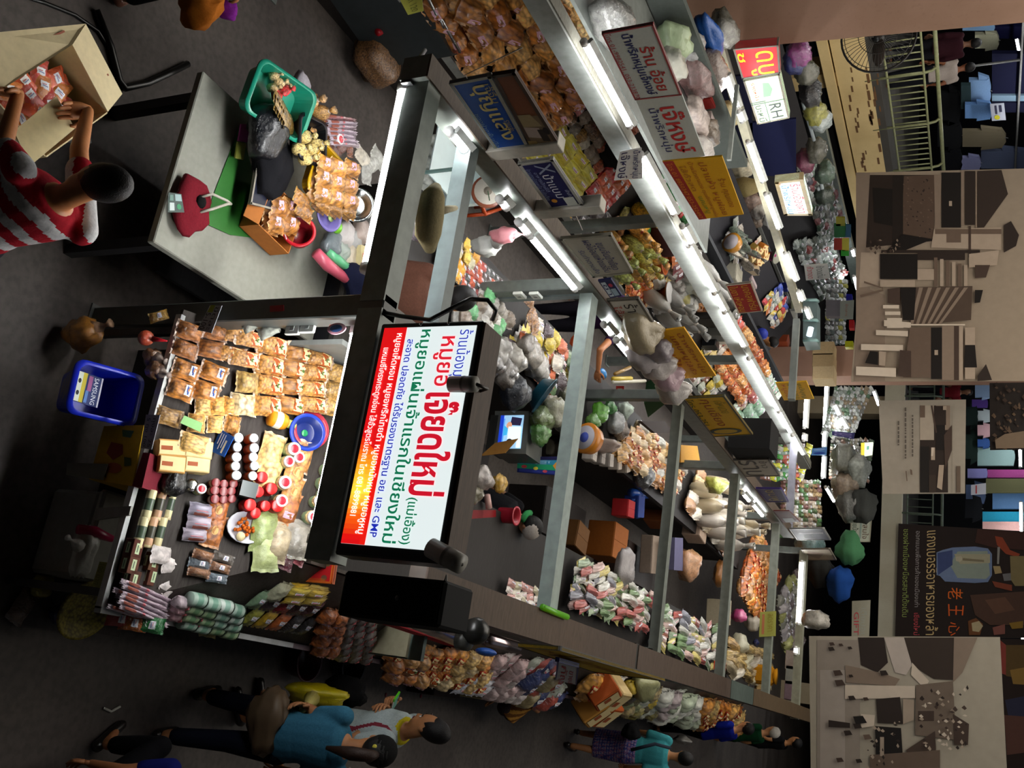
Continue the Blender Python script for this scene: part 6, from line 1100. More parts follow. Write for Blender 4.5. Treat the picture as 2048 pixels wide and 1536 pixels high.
for i, (x, y, r, c_, z) in enumerate(((1085, 840, .12, '4a5a28', 1.1), (1110, 822, .14, '6a6a54', 1.15), (1130, 850, .10, '8a8c84', 1.15), (1080, 868, .1, '3a6a20', 1.1), (1200, 825, .1, '58a028', 1.1), (1220, 815, .08, '2c7a28', 1.1), (1230, 845, .12, '8a8c8c', 1.1), (1185, 845, .09, '4a7a28', 1.1), (1250, 820, .10, 'b8c8bc', 1.1), (965, 958, .10, '8a8078', 1.0), (945, 985, .10, '6a6450', .95), (1240, 860, .12, '6a5c50', 1.05))): sack('storage_bag', ('green', 'clear grey', 'pale', 'dark green', 'leaf green', 'deep green', 'grey wrapped', 'olive green', 'white and green', 'silver', 'olive grey', 'brown grey')[i]+' bag of goods in the middle stalls '+('over the steel pot', 'beside the steel pot', 'behind the cross beam', 'by the television', 'right of the cross beam', 'by the red edged card', 'above the orange scale', 'against the cross beam', 'near the green tarpaulin', 'by the gold bow', 'below the silver bag', 'beside the orange scale')[i], 'bag', P(x, y, z), (r, r*1.1, r*.8), c_, 'film', seed=80+i)
sgn('small red edged card pinned in the middle stalls', fy(9.0), [(1248, 772), (1248, 796), (1232, 797), (1232, 772)], [('R', .2, .2, .8, .8, '9a9a80')], 'a82820', None, thick=.004, name='card')
o = simple('weighing_scale', 'orange kitchen scale with a white dial behind the cross beam', 'scale', MB().lathe([(.13, -.1), (.15, 0), (.14, .02)], C('b06c18'), 20, Mx.Translation(PY(1172, 876, 8.0)) @ Mx.Rotation(math.pi/2+.3, 4, 'X')), 'plastic'); MB().lathe([(.115, .021), (.115, .025)], C('9a98a0'), 20, Mx.Translation(PY(1172, 876, 8.0)) @ Mx.Rotation(math.pi/2+.3, 4, 'X')).lathe([(.05, .026), (.05, .028)], C('3a4a9a'), 12, Mx.Translation(PY(1172, 876, 8.0)) @ Mx.Rotation(math.pi/2+.3, 4, 'X')).obj('dial', 'print', o)
sack('flour_bag', 'long pale pink bag standing beside the orange scale', 'bag', P(1206, 890, 1.1), (.08, .09, .18), 'a8948a', seed=96)
Lg(['plain', 'gold', 'clear'], [(1212, 910), (1335, 990), (1362, 925), (1268, 848)], 9, 6, 'tan and silver snack bag in the heap on the left counter', T_('d8b880', 'b8b4a8', 'e0c8a0', 'c89858', 'c8c8c0'), layers=2)
Lg(['clear', 'plain', 'tie3'], [(1362, 1012), (1440, 1108), (1472, 1048), (1388, 936)], 8, 5, 'silver and brown bag far along the left counter', T_('b8a888', 'c8c0b4', 'a87848', 'd0c8b8'), layers=1)
Lg(['gold', 'plain', 'big'][:2], [(1468, 1178), (1502, 1235), (1545, 1152), (1502, 1060)], 7, 6, 'golden orange snack bag at the far end of the left counter', T_('e8a850', 'd88838', 'f0c890', 'c8a078'), layers=2)
for i in range(5): bx('white_box', 'white carton in the row below the tan snack heap', 'box', P(1168+i*17, 908+i*6, .96), (.14, .12, .12), ('b8b0a8', '98908a', 'a8a098', 'b0a498', 'a09488')[i], rz=.1*i, group='white cartons below the snack heap')
sack('silver_bag', 'shiny black and silver sack of goods below the tan heap', 'bag', P(1285, 945, 1.02), (.20, .20, .13), '34363a', 'film', seed=97)
for i, (x, y, z, s, c_, w_) in enumerate(((1112, 1072, .3, (.3, .35, .32), '6a4620', 'brown carton against the cross beam'), (1188, 1082, .35, (.42, .5, .34), '96551c', 'big orange brown carton in the middle stalls'), (1290, 1108, .55, (.5, .42, .16), '8a7a6c', 'flat grey box in the middle stalls'), (1372, 1055, .75, (.34, .38, .26), 'b09a88', 'pink foam box with printed side in the middle stalls'), (1402, 1060, .75, (.2, .3, .22), 'a06a30', 'orange carton behind the pink foam box'), (1418, 1222, .8, (.38, .34, .30), 'a49880', 'beige foam box with a dark dot behind the right beam'), (1296, 1028, .5, (.3, .34, .3), '7a4420', 'rust carton under the blue stool'), (1270, 920, .9, (.22, .2, .12), '4a3428', 'dark brown tin box in the middle stalls'), (1010, 1095, .8, (.22, .3, .05), 'a8a084', 'grey tray with green stripes by the second beam'), (1060, 1110, .8, (.2, .2, .05), '8a6a3c', 'small tan tray by the grey tray'))): bx('carton', w_, 'box', P(x, y, z), s, c_, rz=.15*(i % 3-1))
o = basin('red_mug', 'red plastic measuring bucket standing upside down by the seated person', 'bucket', .07, .16, '9a1c2c', Mx.Translation(P(1000, 1030, .86)), rb=.95)
simple('red_tray', 'red plastic tray at the edge of the television stall', 'tray', MB().hexa([P(x, y, .9) for x, y in ((940, 1020), (940, 1038), (992, 1034), (992, 1020))], .03, C('8a1018')), 'plastic')
o = simple('frying_pan', 'dark red rimmed frying pan in the middle stalls', 'pan', MB().lathe([(.12, 0), (.17, .05), (.165, .05), (.11, .008)], C('2c1a18'), 22, Mx.Translation(P(1020, 1066, .8))), 'plastic'); MB().lathe([(.172, .048), (.176, .052), (.168, .054)], C('7a1828'), 22, Mx.Translation(P(1020, 1066, .8)), cap=False).obj('rim', 'plastic', o)
sack('gold_bow', 'crumpled gold foil bow by the television', 'bow', P(1000, 966, .98), (.08, .09, .05), 'b08820', 'film', seed=98)
simple('pink_bar', 'pale pink plastic bottle lying by the gold bow', 'bottle', MB().tube([P(974, 990, .95), P(978, 1016, .95)], .028, C('c8a098'), 8), 'plastic')
simple('blue_folder', 'dark blue booklet with red print by the grey tray', 'booklet', MB().hexa([P(x, y, .88) for x, y in ((995, 1086), (995, 1116), (1030, 1112), (1028, 1085))], .02, C('1c2454')), 'print')
bs = thing('blue_stool', 'blue plastic stool lying among boxes in the middle stalls', 'stool', P(1290, 1000, .75))
for a, b_ in (((1262, 985), (1282, 985)), ((1280, 990), (1340, 988)), ((1265, 995), (1275, 1032)), ((1335, 985), (1338, 1002))): MB().tube([P(*a, .85)-bs.location, P(*b_, .85)-bs.location], .05, C('1c4898'), 8).obj('leg', 'plastic', bs)
bx('blue_carton', 'blue printed carton below the blue stool', 'box', P(1254, 1012, .75), (.26, .24, .18), '16327a', rz=.2); bx('red_carton', 'red and white carton left of the blue carton', 'box', P(1230, 1016, .75), (.2, .24, .2), 'a01c20', rz=.1)
o = basin('round_basket', 'dark round basket with a pale rim by the third cross beam', 'basket', .20, .06, '46403a', Mx.Translation(P(1416, 1040, 1.0)) @ Mx.Rotation(.5, 4, 'X')); 
sack('green_bag', 'pale green bag beside the dark round basket', 'bag', P(1430, 1062, 1.05), (.09, .10, .12), '98b088', seed=99)
simple('paper_cone', 'white paper cone by the third cross beam', 'cone', MB().lathe([(.14, 0), (.02, .26)], C('a8a898'), 14, Mx.Translation(P(1440, 1085, .85))), 'paper')
sack('snack_sack', 'big clear bag of brown snacks by the second cross beam', 'bag', P(1376, 1128, .95), (.22, .26, .16), 'a87850', 'film', seed=101)
simple('grey_folder', 'lilac grey and yellow binder beside the big clear bag', 'binder', MB().hexa([P(x, y, .95) for x, y in ((1350, 1075), (1348, 1140), (1366, 1142), (1366, 1076))], .08, C('5a5874')), 'paper')
for i, (x, y, r, c_, w_) in enumerate(((1478, 1232, (.10, .16, .12), 'b03c74', 'magenta bag hanging by the fourth cross beam'), (1302, 1198, (.07, .07, .1), 'b8285c', 'magenta plastic cup by the sweet heap'), (1505, 1245, (.14, .18, .14), 'b0a898', 'white sack behind the magenta bag'), (1478, 1288, (.16, .22, .15), 'a8a48c', 'pale sack in front of the gold mesh bag'), (1512, 1285, (.06, .08, .05), '141c50', 'navy ribbon bow by the gold mesh bag'), (1250, 1135, (.2, .2, .1), '8a8484', 'grey crumpled plastic bag at the top of the sweet heap'), (1445, 1150, (.2, .3, .12), 'a06830', 'brown paper heap by the fourth cross beam'))): sack('bag', w_, 'bag', P(x, y, 1.05), r, c_, seed=110+i)
o = simple('mesh_bag', 'tall orange gold mesh bag standing at the far end of the right beam', 'bag', MB().box((-.16, -.14, 0), (.16, .14, .5), C('b87c14'), Mx.Translation(P(1490, 1345, .9)), bev=.05), 'cloth'); MB().lathe([(.1, .48), (.14, .54)], C('c88818'), 12, Mx.Translation(P(1490, 1345, .9))).obj('opening', 'cloth', o)
bx('red_tag_box', 'orange red price card at the edge of the brown beam', 'box', P(1428, 1330, 1.2), (.12, .05, .16), 'd04828')
# green tarpaulin and brown board between left beam goods
simple('tarpaulin', 'dark green folded tarpaulin beside the left beam', 'tarpaulin', MB().hexa([PX(x, y, -3.3) for x, y in ((1296, 835), (1340, 800), (1310, 798), (1288, 806))], .25, C('24462a')), 'cloth')
simple('dark_board', 'dark brown board above the tan snack heap', 'board', MB().hexa([P(x, y, 1.5) for x, y in ((1282, 842), (1310, 866), (1345, 866), (1330, 842))], .04, C('30221c')), 'wood')
simple('orange_folder', 'yellow brown papers stacked beside the second left post', 'papers', MB().hexa([P(x, y, 1.3) for x, y in ((1362, 890), (1362, 925), (1400, 922), (1395, 892))], .15, C('b08030')), 'paper')
simple('yellow_rods', 'bundle of yellow and white rods by the vendor in purple', 'rods', MB().tube([P(1226, 758, 1.3), P(1262, 757, 1.3)], .025, C('b8a030'), 6).tube([P(1226, 764, 1.3), P(1290, 762, 1.3)], .02, C('c8c4b4'), 6).tube([P(1230, 748, 1.3), P(1260, 735, 1.3)], .02, C('8a6a30'), 6), 'plastic')
sack('leaf_bag', 'bright yellow green bag hanging under the left beam lamps', 'bag', PX(1432, 970, -3.0), (.10, .22, .14), 'a8ac48', 'film', seed=120)
# dusty bundles lying on top of the left beam
sack('dusty_bundle', 'dusty beige bundle on the left beam beside the white sign', 'bundle', PX(1272, 668, XLB+.1)+V((0, 0, .06)), (.14, .30, .15), '94876c', 'sack', seed=130)
for i, (x, y, r, c_) in enumerate(((1288, 712, (.13, .22, .14), '8c8484'), (1312, 730, (.12, .22, .16), 'a09894'), (1335, 752, (.12, .20, .14), 'a88c94'), (1345, 780, (.12, .22, .15), 'a29c98'), (1318, 700, (.08, .16, .12), '6e6468'))): sack('dusty_plastic', 'dusty crumpled plastic lying along the left beam, %s' % ('next to the beige bundle', 'second from the beige bundle', 'pinkish, before the yellow sign corner', 'last, touching the emblem sign', 'dark hollow behind the beige bundle')[i], 'plastic', PX(x, y, XLB+.16), r, c_, seed=131+i)
# ---------------------------------------------------------------- second row
MP = Plane((-4.85, 0, .72), (0, 1, 0), (-.9, 0, .73)); ML = 1.159
t = thing('stepped_stand', 'long sloping stand of the second row facing the left aisle', 'stand', (-4.85, 4.4, 0))
n_ = V((-.9, 0, .73))
m = MB(); pr = [(0, .0), (0, .70), (-.9, 1.43), (-.9, 0)]; m.add([(x, 0, z) for x, z in pr]+[(x, 11.8, z) for x, z in pr], [(3, 2, 1, 0), (4, 5, 6, 7), (0, 1, 5, 4), (1, 2, 6, 5), (2, 3, 7, 6)], C('2a2624')); m.obj('sloping_front', 'wood', t)
MB().box((0, 0, .66), (.03, 11.8, .74), C('8a8c88')).obj('lip', 'steel', t)
simple('partition', 'dark grey green partition behind the second row', 'partition', MB().box((-5.95, 4.3, 0), (-5.88, 9.2, 2.3), C('4c524e')).box((-5.95, 9.2, 0), (-5.88, 16.2, 1.5), C('2a2c30')), 'matte')
o = simple('storage_shelf', 'grey storage shelf over the second row stacked with bags', 'shelf', MB().box((-5.85, 4.6, 1.97), (-4.75, 9.0, 2.0), C('6a6e6a')), 'steel')
for y in (4.7, 8.9): MB().box((-5.8, y-.03, 1.5), (-5.75, y+.03, 1.97), C('6a6e6a')).obj('bracket', 'steel', o)
def Mg(k, y0, y1, s0, s1, nu, nv, txt, tints=None, **kw):
    q = [MP.p+V((0, y, 0))+MP.e2*(ML*s) for y, s in ((y0, s0), (y1, s0), (y1, s1), (y0, s1))]
    grid(k, MP, q, nu, nv, txt, txt+' group', tints, nm='stand_pack', **kw)  # snack bags and flat packets of the stand share one name
Mg(['plain', 'nut2'], 4.9, 7.0, 0, 1, 11, 6, 'big brown snack bag with a pink label on the second row stand', T_('f8e0b8', 'e8c898', 'fff0d8', 'd8b488'), layers=1, fan=.5, zs=1.9)
Mg(['nut2', 'plain'], 5.1, 6.9, .15, .85, 8, 4, 'brown snack bag in the upper layer of the second row stand', T_('f0d0a0', 'e0b478'), fan=.6, zs=1.9, lift=.08)
for i, (x, y) in enumerate(((1022, 64), (980, 102))): 
    n = MP; c_ = MP.at(x, y)+MP.n*.14; sx, sy = MP.e1, (MP.e2+MP.e1*.5).normalized()
    board('price_card', 'white price card stuck in the brown snack bags, %s one' % ('upper', 'lower')[i], 'price card', [c_+sx*a+MP.e2*b_ for a, b_ in ((-.11, .06), (.11, .06), (.11, -.06), (-.11, -.06))], [('T', '3 100', .1, .2, .9, .8, '2a5a90')], 'c0ccd4', 'print', .004)
Mg('flatpack', 7.0, 8.05, 0, .42, 4, 4, 'bright yellow flat packet leaning in the second row', T_('d0c018', 'c8b820', 'd8d040'), layers=2, fan=.1, zs=2)
Mg('flatpack', 7.6, 8.2, .0, .2, 3, 2, 'golden orange packet at the lip beside the yellow packets', T_('d8a010', 'e0a820'), layers=2)
Mg(['clear', 'pouch', 'nut'], 7.05, 8.0, .42, 1, 7, 5, 'small grey packet with a pink or white card in the second row', T_('6a645c', 'c87880', '8a8478', 'b0aca0', '786c60'), fan=.5)
Mg('pouch', 8.05, 8.55, .25, .75, 4, 4, 'red and orange labelled packet in the second row', T_('b81820', 'c01c28', 'd05818', 'c84818'), layers=2)
bx('pink_bag', 'bright pink printed paper bag standing under the second row lamp', 'bag', MP.at(1212, 238), (.10, .34, .22), 'd01868', rz=.1)
Mg(['clear', 'pouch'], 8.1, 8.7, 0, .3, 4, 2, 'dark packet with a gold label in the second row', T_('3a2c34', '4a4850', '2c2430'), layers=1)
Mg(['tie', 'plain', 'tie2'], 8.75, 9.9, 0, .5, 6, 4, 'brown and green tied bag near the navy sign', T_('a8783c', 'b8b460', 'c89848', '9aa860'), fan=1, asp=False)
Mg(['clear', 'pouch', 'tie'], 8.9, 9.9, .5, 1, 6, 4, 'green and yellow bag below the hand lettered card', T_('3a9a58', 'd8b030', 'c8c8b8', '5aa070', 'b03838'), fan=.8)
Mg(['plain', 'gold'], 9.95, 10.6, 0, .45, 4, 3, 'orange brown snack bag before the dark red gap in the second row', T_('c87838', 'd89850'), fan=.5)
Mg(['clear', 'clear2', 'tie3'], 10.3, 11.5, .1, .9, 6, 5, 'grey clear wrapped bag heaped behind the white sign of the left beam', T_('a8a8a4', '8c8c8a', 'b8b8b4', '787470'), fan=1, layers=1, zs=2)
for i, (x, y, c_, k) in enumerate(((1295, 530, 'a85018', .12), (1302, 590, 'a85418', .12), (1330, 512, 'b06018', .1))):
    o = basin('orange_tub', 'orange plastic tub of goods in the second row, %s' % ('under the pale yellow baskets', 'with a white scale dish on it', 'by the maroon packets')[i], 'tub', k, .22, c_, Mx.Translation(MP.at(x, y)), rb=.85)
o = simple('scale_dish', 'white scale dish on the orange tub', 'dish', MB().lathe([(.03, 0), (.13, .03), (.14, .04), (.12, .04)], C('b8b8b8'), 20, Mx.Translation(MP.at(1300, 572)+V((.1, 0, .22)))), 'plastic')
for i, (x, y) in enumerate(((1262, 520), (1278, 540), (1322, 558), (1322, 540))): basin('straw_basket', 'pale straw basket tilted in the second row, %s' % ('beside the round cornered sign', 'second beside the round cornered sign', 'behind the orange tub', 'beside the steel pot')[i], 'basket', .14, .06, 'a89868', Mx.Translation(MP.at(x, y)+V((0, 0, .1))) @ Mx.Rotation(.8, 4, 'Y'), m='loose')
for i, (x, y, c_) in enumerate(((1332, 505, 'c06828'), (1334, 520, '6a1c28'), (1340, 535, '601824'))): put('pouch', MP, x, y, 'labelled packet stacked under the second row lamp, %s' % ('orange one', 'upper maroon one', 'lower maroon one')[i], tint=C(c_), sc=1.3, lift=.15, spin=1.2)
bx('white_carton', 'white paper packs under the second row lamp', 'packs', MP.at(1362, 568)+V((0, 0, .05)), (.2, .24, .18), 'b0b4ac'); sack('yellow_bag', 'pale yellow bag beside the white paper packs', 'bag', MP.at(1354, 592)+V((0, 0, .08)), (.12, .14, .1), 'b8b070', seed=140)
grid('big_' if 0 else 'plain', MP, [(1388, 618), (1402, 628), (1420, 598), (1398, 582)], 3, 4, 'golden brown dried mushroom bag under the thin lamp', 'dried mushrooms group', T_('a87838', '8a5c28'), fan=1)
for i, (x, y, s, c_) in enumerate(((1378, 640, (.10, .3, .3), '181412'), (1408, 640, (.12, .3, .3), '15110f'), (1395, 632, (.05, .2, .28), '8a5a2c'), (1412, 668, (.16, .22, .22), '5c5c58'), (1400, 690, (.10, .2, .2), '14161a'), (1432, 682, (.08, .12, .1), 'b0b0a8'))): bx('frame_box', ('dark upright box', 'big dark framed board', 'brown wooden slat', 'grey framed cassette player', 'dark low box', 'white switch box')[i]+' behind the yellow sign in the second row', 'box', MP.at(x, y)+V((0, 0, .05)), s, c_, 'plastic')
basin('enamel_lid', 'pale enamel basin leaning by the second row lamp', 'basin', .13, .05, 'a8a098', Mx.Translation(MP.at(1440, 648)+V((0, 0, .1))) @ Mx.Rotation(1.0, 4, 'Y'))
Mg(['pouch', 'flatpack', 'clear'], 12.6, 13.4, .35, 1, 6, 5, 'bright mixed pouch after the grey post of the second row', T_('c8c0b0', 'b83828', 'd8c078', '5a5c54', 'd0c8c0'), fan=.5)
Mg(['gold', 'plain'], 13.2, 15.0, .35, 1, 9, 5, 'bright orange snack bag in the far second row', T_('f0b070', 'e89850', 'f8d0a0', 'd88840'), fan=.4, layers=2)
Mg(['clear', 'flatpack'], 12.7, 14.2, 0, .35, 8, 3, 'white and yellow packet at the lip of the far second row', T_('c8c8c0', 'd0b838', 'b8c0b0', '7a4a38'), fan=.4)
Mg(['clear', 'pouch', 'flatpack'], 15.0, 16.2, 0, 1, 8, 6, 'green and white pack at the end of the second row', T_('8ab098', 'b8c8b8', '6a9a78', 'c8b090', 'b04840'), fan=.4)
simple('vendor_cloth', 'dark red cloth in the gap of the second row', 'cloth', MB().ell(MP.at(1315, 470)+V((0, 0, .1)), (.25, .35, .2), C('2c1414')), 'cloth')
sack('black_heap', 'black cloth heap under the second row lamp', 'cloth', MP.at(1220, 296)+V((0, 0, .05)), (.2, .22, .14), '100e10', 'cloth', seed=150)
for i, (x, y) in enumerate(((1440, 96), (1300, 60))): pass
SH = V((0, 0, 2.0))
for i, (x, y, r, c_, m_, w_) in enumerate(((1228, 48, (.16, .26, .16), '6e6e6a', 'film', 'grey clear bag of leaves on the storage shelf at the beam end'), (1345, 85, (.14, .22, .16), '9aac88', 'sack', 'pale green bag on the storage shelf'), (1342, 130, (.13, .2, .13), 'a8a89c', 'sack', 'white net bag on the storage shelf behind the sign'), (1378, 95, (.14, .2, .15), '8c8c8c', 'film', 'grey crumpled bag on the storage shelf'), (1418, 72, (.13, .3, .12), '0c50a0', 'sack', 'bright blue plastic bag on the storage shelf'), (1445, 62, (.18, .24, .16), '68665e', 'film', 'grey wrinkled bag against the pink column'), (1392, 155, (.17, .3, .15), '6a4a48', 'film', 'reddish clear bag on the storage shelf'), (1428, 140, (.16, .28, .14), '7c6c64', 'film', 'brown grey clear bag below the pink column'), (1415, 265, (.11, .2, .12), '6a5a48', 'film', 'brown wrapped snack bag at the end of the storage shelf'), (1405, 295, (.10, .2, .10), 'a8a09a', 'film', 'white clear bag by the yellow sign'), (1395, 235, (.12, .3, .1), 'b0a098', 'film', 'pinkish clear bag of packs behind the plain white sign'))): sack('shelf_bag', w_, 'bag', P(x, y, 2.14), r, c_, m_, seed=160+i)
bx('red_carton', 'red and gold carton on the storage shelf', 'box', P(1392, 205, 2.02), (.14, .36, .2), '8a1c14', rz=.15); bx('white_carton', 'white and red carton on the storage shelf', 'box', P(1402, 240, 2.02), (.14, .3, .14), 'b8a8a4', rz=.15)
for i, (x0, y0) in enumerate(((1080, 20), (1110, 60))): pass
# dark counter and goods at the head of the second row
t = thing('steel_counter', 'dark steel counter with a chrome rail at the head of the second row', 'counter', P(880, 60, .8))
iv = lambda p: V(p)-t.location
q = [P(905, 110, .82), P(925, 108, .82), P(830, -60, .82), P(800, -60, .82)]
MB().hexa([iv(P(x, y, .82)) for x, y in ((800, -60), (905, 112), (918, 108), (842, -60))], .7, C('2c3234')).obj('front_panel', 'steel', t)
MB().tube([iv(P(x, y, .9)) for x, y in ((838, -40), (872, 28), (884, 40), (920, 104))], .014, C('c0c4c8'), 8).obj('rail', 'chrome', t)
MB().tube([iv(P(x, y, .9)) for x, y in ((890, -20), (880, 40), (888, 56))], .010, C('b0b4b8'), 8).obj('rail', 'chrome', t)
basin('red_basin', 'big dark red plastic basin on the floor by the steel counter', 'basin', .25, .22, '7a0c18', Mx.Translation(P(735, 55, 0)), rb=.8)
simple('scoop', 'red plastic scoop handle lying on the brown snack bag', 'scoop', MB().tube([P(755, 65, .34), P(812, 44, .40)], [.03, .015], C('a81420'), 8), 'plastic')
sack('snack_sack', 'big clear sack of brown snacks on the floor by the steel counter', 'bag', P(760, 98, .16), (.30, .26, .18), '6a4a28', 'crumb', seed=170, tail=P(820, 90, .4))
basin('green_basin', 'dark green plastic basin at the top edge by the steel counter', 'basin', .30, .2, '0c2c26', Mx.Translation(P(700, -12, .0)), rb=.85)
for i, (x, y, c_, w_) in enumerate(((880, 15, '6a3a24', 'coiled brown sausages on the steel counter'), (912, 40, '5a2c20', 'dark red sausages beside the coil'), (918, 72, '7a3c24', 'red brown sausages at the counter end'))): sack('sausages', w_, 'sausages', P(x, y, .86), (.14, .12, .05), c_, 'loose', seed=180+i)
sack('dark_bag', 'dark blue bag behind the sausages', 'bag', P(945, 35, .9), (.2, .18, .14), '1c2430', seed=184); put('pouch', flat(.95), 988, 20, 'blue and white snack pouch above the steel counter', tint=C('2c50a0'), sc=1.8, spin=.5, lift=.1)
o = simple('lamp_holder', 'black lamp holder with cables at the head of the front lamp', 'holder', MB().box((-.05, -.04, -.03), (.05, .04, .03), C('3a3c3e'), Mx.Translation(P(822, 158, 1.88))), 'plastic'); MB().tube([P(826, 140, 1.9), P(838, 118, 1.92), P(850, 100, 1.9)], .012, C('8a8a8c'), 6).obj('cable', 'plastic', o)
# ---------------------------------------------------------------- third row, far left row and the back stalls
NP = Plane((-6.4, 0, 1.0), (0, 1, 0), (-.8, 0, .6))
OP = Plane((-8.8, 0, 1.0), (0, 1, 0), (-.75, 0, .66))
BP = Plane((0, 17.8, .95), (1, 0, 0), (0, .8, .6))
def rack(label, Xa, Xb, za, zb, y0, y1, col):
    t = thing('sloping_stand', label, 'stand', (Xa, y0, 0)); m = MB(); pr = [(0, 0), (0, za-.03), (Xb-Xa, zb-.03), (Xb-Xa, 0)]
    m.add([(x, 0, z) for x, z in pr]+[(x, y1-y0, z) for x, z in pr], [(3, 2, 1, 0), (4, 5, 6, 7), (0, 1, 5, 4), (1, 2, 6, 5), (2, 3, 7, 6)], C(col)); m.obj('sloping_front', 'wood', t)
    MB().box((-.0, 0, za-.06), (.03, y1-y0, za), C('7a7c78')).obj('lip', 'steel', t)
rack('sloping stand of the third row below the lit signs', -6.4, -7.2, 1.0, 1.6, 8.5, 16.5, '24242a')
rack('sloping stand of the far left row under the gallery', -8.8, -9.9, 1.0, 1.95, 9.5, 20, '201e20')
def gq(pl, k, q, nu, nv, txt, tints, **kw): grid(k, pl, q, nu, nv, txt, txt+' group', tints, fan=kw.pop('fan', .5), nm={'NP': 'wrapped_pack', 'OP': 'dark_packet', 'BP': 'back_stall_pack'}.get('NP' if pl is NP else 'OP' if pl is OP else 'BP' if pl is BP else '', 'mixed_pack'), **kw)  # packs of all colours in a row share one name
simple('curtain', 'navy cloth curtain behind the lit signs of the third row, nearer part', 'curtain', MB().hexa([PX(x, y, -8.3) for x, y in ((1500, 246), (1592, 238), (1592, 352), (1510, 352))][::-1], .03, C('141838')), 'cloth')
simple('curtain', 'dark navy cloth behind the lamps left of the lit signs', 'curtain', MB().hexa([PX(x, y, -8.3) for x, y in ((1420, 158), (1500, 150), (1510, 352), (1440, 340))][::-1], .03, C('14162c')), 'cloth')
for i, (x, y, z, r, c_, m_, w_) in enumerate(((1452, 228, 1.5, (.14, .22, .2), 'c8b888', 'film', 'pale golden wrapped bag beside the third row lamp'), (1478, 335, 1.4, (.15, .22, .2), 'c8c0a8', 'film', 'white cracker bag under the third row lamp'), (1510, 320, 1.5, (.10, .14, .12), 'a89478', 'film', 'tan cracker bag above the white cracker bag'), (1502, 405, 1.3, (.14, .26, .18), '8a7468', 'film', 'brown sweet bag below the straw bundle'), (1518, 425, 1.4, (.10, .2, .14), 'c8c4bc', 'film', 'white wrapped bag by the lit white sign'), (1512, 440, 1.3, (.1, .18, .14), '7a6a5c', 'film', 'small brown bag below the white wrapped bag'), (1540, 440, 1.6, (.12, .2, .1), 'b8b8b4', 'sack', 'pale bag under the third row lamp end'))): sack('snack_bag_big', w_, 'bag', P(x, y, z), r, c_, m_, seed=200+i)
simple('straw_bundle', 'bundle of pale straw brushes hanging at the third row lamp', 'bundle', MB().lathe([(.10, -.22), (.14, 0), (.08, .2), (.03, .26)], C('8c7c50'), 16, Mx.Translation(P(1490, 374, 1.5)), sy=1.3), 'hair')
gq(NP, ['clear', 'pouch', 'tie'], [(1440, 480), (1475, 545), (1500, 500), (1470, 430)], 5, 4, 'grey green wrapped bag beside the big yellow sign', T_('8a9088', '6a7a70', 'b0a89c', '5a5450'))
gq(NP, ['flatpack', 'box'], [(1490, 500), (1500, 535), (1530, 510), (1520, 470)], 4, 4, 'striped pink and orange cup stack in the third row', T_('d8a898', 'd09048', 'c8c0b0', 'a8a070'))
o = simple('weighing_scale', 'small orange scale with a white dial in the third row', 'scale', MB().lathe([(.12, -.1), (.14, 0)], C('a06c18'), 18, Mx.Translation(PY(1462, 484, 11.6)) @ Mx.Rotation(math.pi/2+.3, 4, 'X')), 'plastic'); MB().lathe([(.11, .001), (.11, .005)], C('9a9498'), 18, Mx.Translation(PY(1462, 484, 11.6)) @ Mx.Rotation(math.pi/2+.3, 4, 'X')).obj('dial', 'print', o)
bx('beige_box', 'beige paper box with pink lining in the third row', 'box', P(1470, 522, 1.1), (.4, .44, .34), 'a89478', rz=.2); bx('foam_tray', 'cream foam tray before the beige box', 'tray', P(1452, 552, 1.1), (.3, .4, .2), 'a8a494'); bx('pink_cloth', 'pale pink folded cloth in the third row', 'cloth', P(1492, 552, 1.2), (.3, .4, .14), 'b0a0a0', 'cloth')
basin('white_bowl', 'white steel bowl of green leaves beside the third row lamp', 'bowl', .17, .08, 'a8a89c', Mx.Translation(P(1550, 505, 1.4)) @ Mx.Rotation(.5, 4, 'Y')); sack('magenta_bag', 'magenta bag beside the white steel bowl', 'bag', P(1540, 512, 1.3), (.08, .1, .1), 'b02878', seed=210)
gq(NP, ['clear', 'flatpack', 'pouch'], [(1520, 600), (1545, 660), (1575, 620), (1560, 565)], 6, 5, 'bright mixed packet past the white bowl', T_('d07830', 'c8c8c0', '3048a0', 'b83038', 'd8c060', '8a9a94'))
for i, (x, y, c_, s) in enumerate(((1555, 575, '14206a', (.14, .16, .2)), (1560, 600, '101c60', (.16, .18, .14)), (1585, 612, 'b0b89c', (.3, .34, .34)), (1562, 630, 'c0c4bc', (.2, .24, .3)), (1535, 595, 'b02828', (.12, .14, .16)), (1545, 685, 'a85030', (.2, .24, .3)))): bx('goods_box', ('dark blue box', 'navy blue box under it', 'pale green white carton', 'white wrapped carton', 'small red box', 'rust red box')[i]+' before the back glass case', 'box', P(x, y, 1.0), s, c_, 'plastic', rz=.2*i)
for i in range(4): sack('yellow_tray_goods', 'yellow orange packet heap by the back purple beam, %s' % ('first', 'second', 'third', 'fourth')[i], 'packets', P(1528+i*5, 642+i*7, 1.1), (.12, .16, .08), ('c88828', 'b87820', 'd0a848', 'a86820')[i], 'film', seed=215+i)
gq(OP, ['clear', 'pouch', 'jarr', 'canr'][:2], [(1590, 320), (1640, 480), (1690, 470), (1650, 330)], 12, 8, 'small dark wrapped packet in the far left row', T_('3a3c38', '5a5e58', '8a9088', '284a34', '6a2c30', '9aa4a0', '4a4a54'), zs=2)
gq(OP, ['clear', 'pouch'], [(1580, 480), (1640, 600), (1690, 545), (1650, 470)], 10, 8, 'grey green jar like packet deep in the far left row', T_('6a7a70', '3c4a42', 'a8b4b0', '50584e', '8a3c3a', 'c0c8c4'), zs=2)
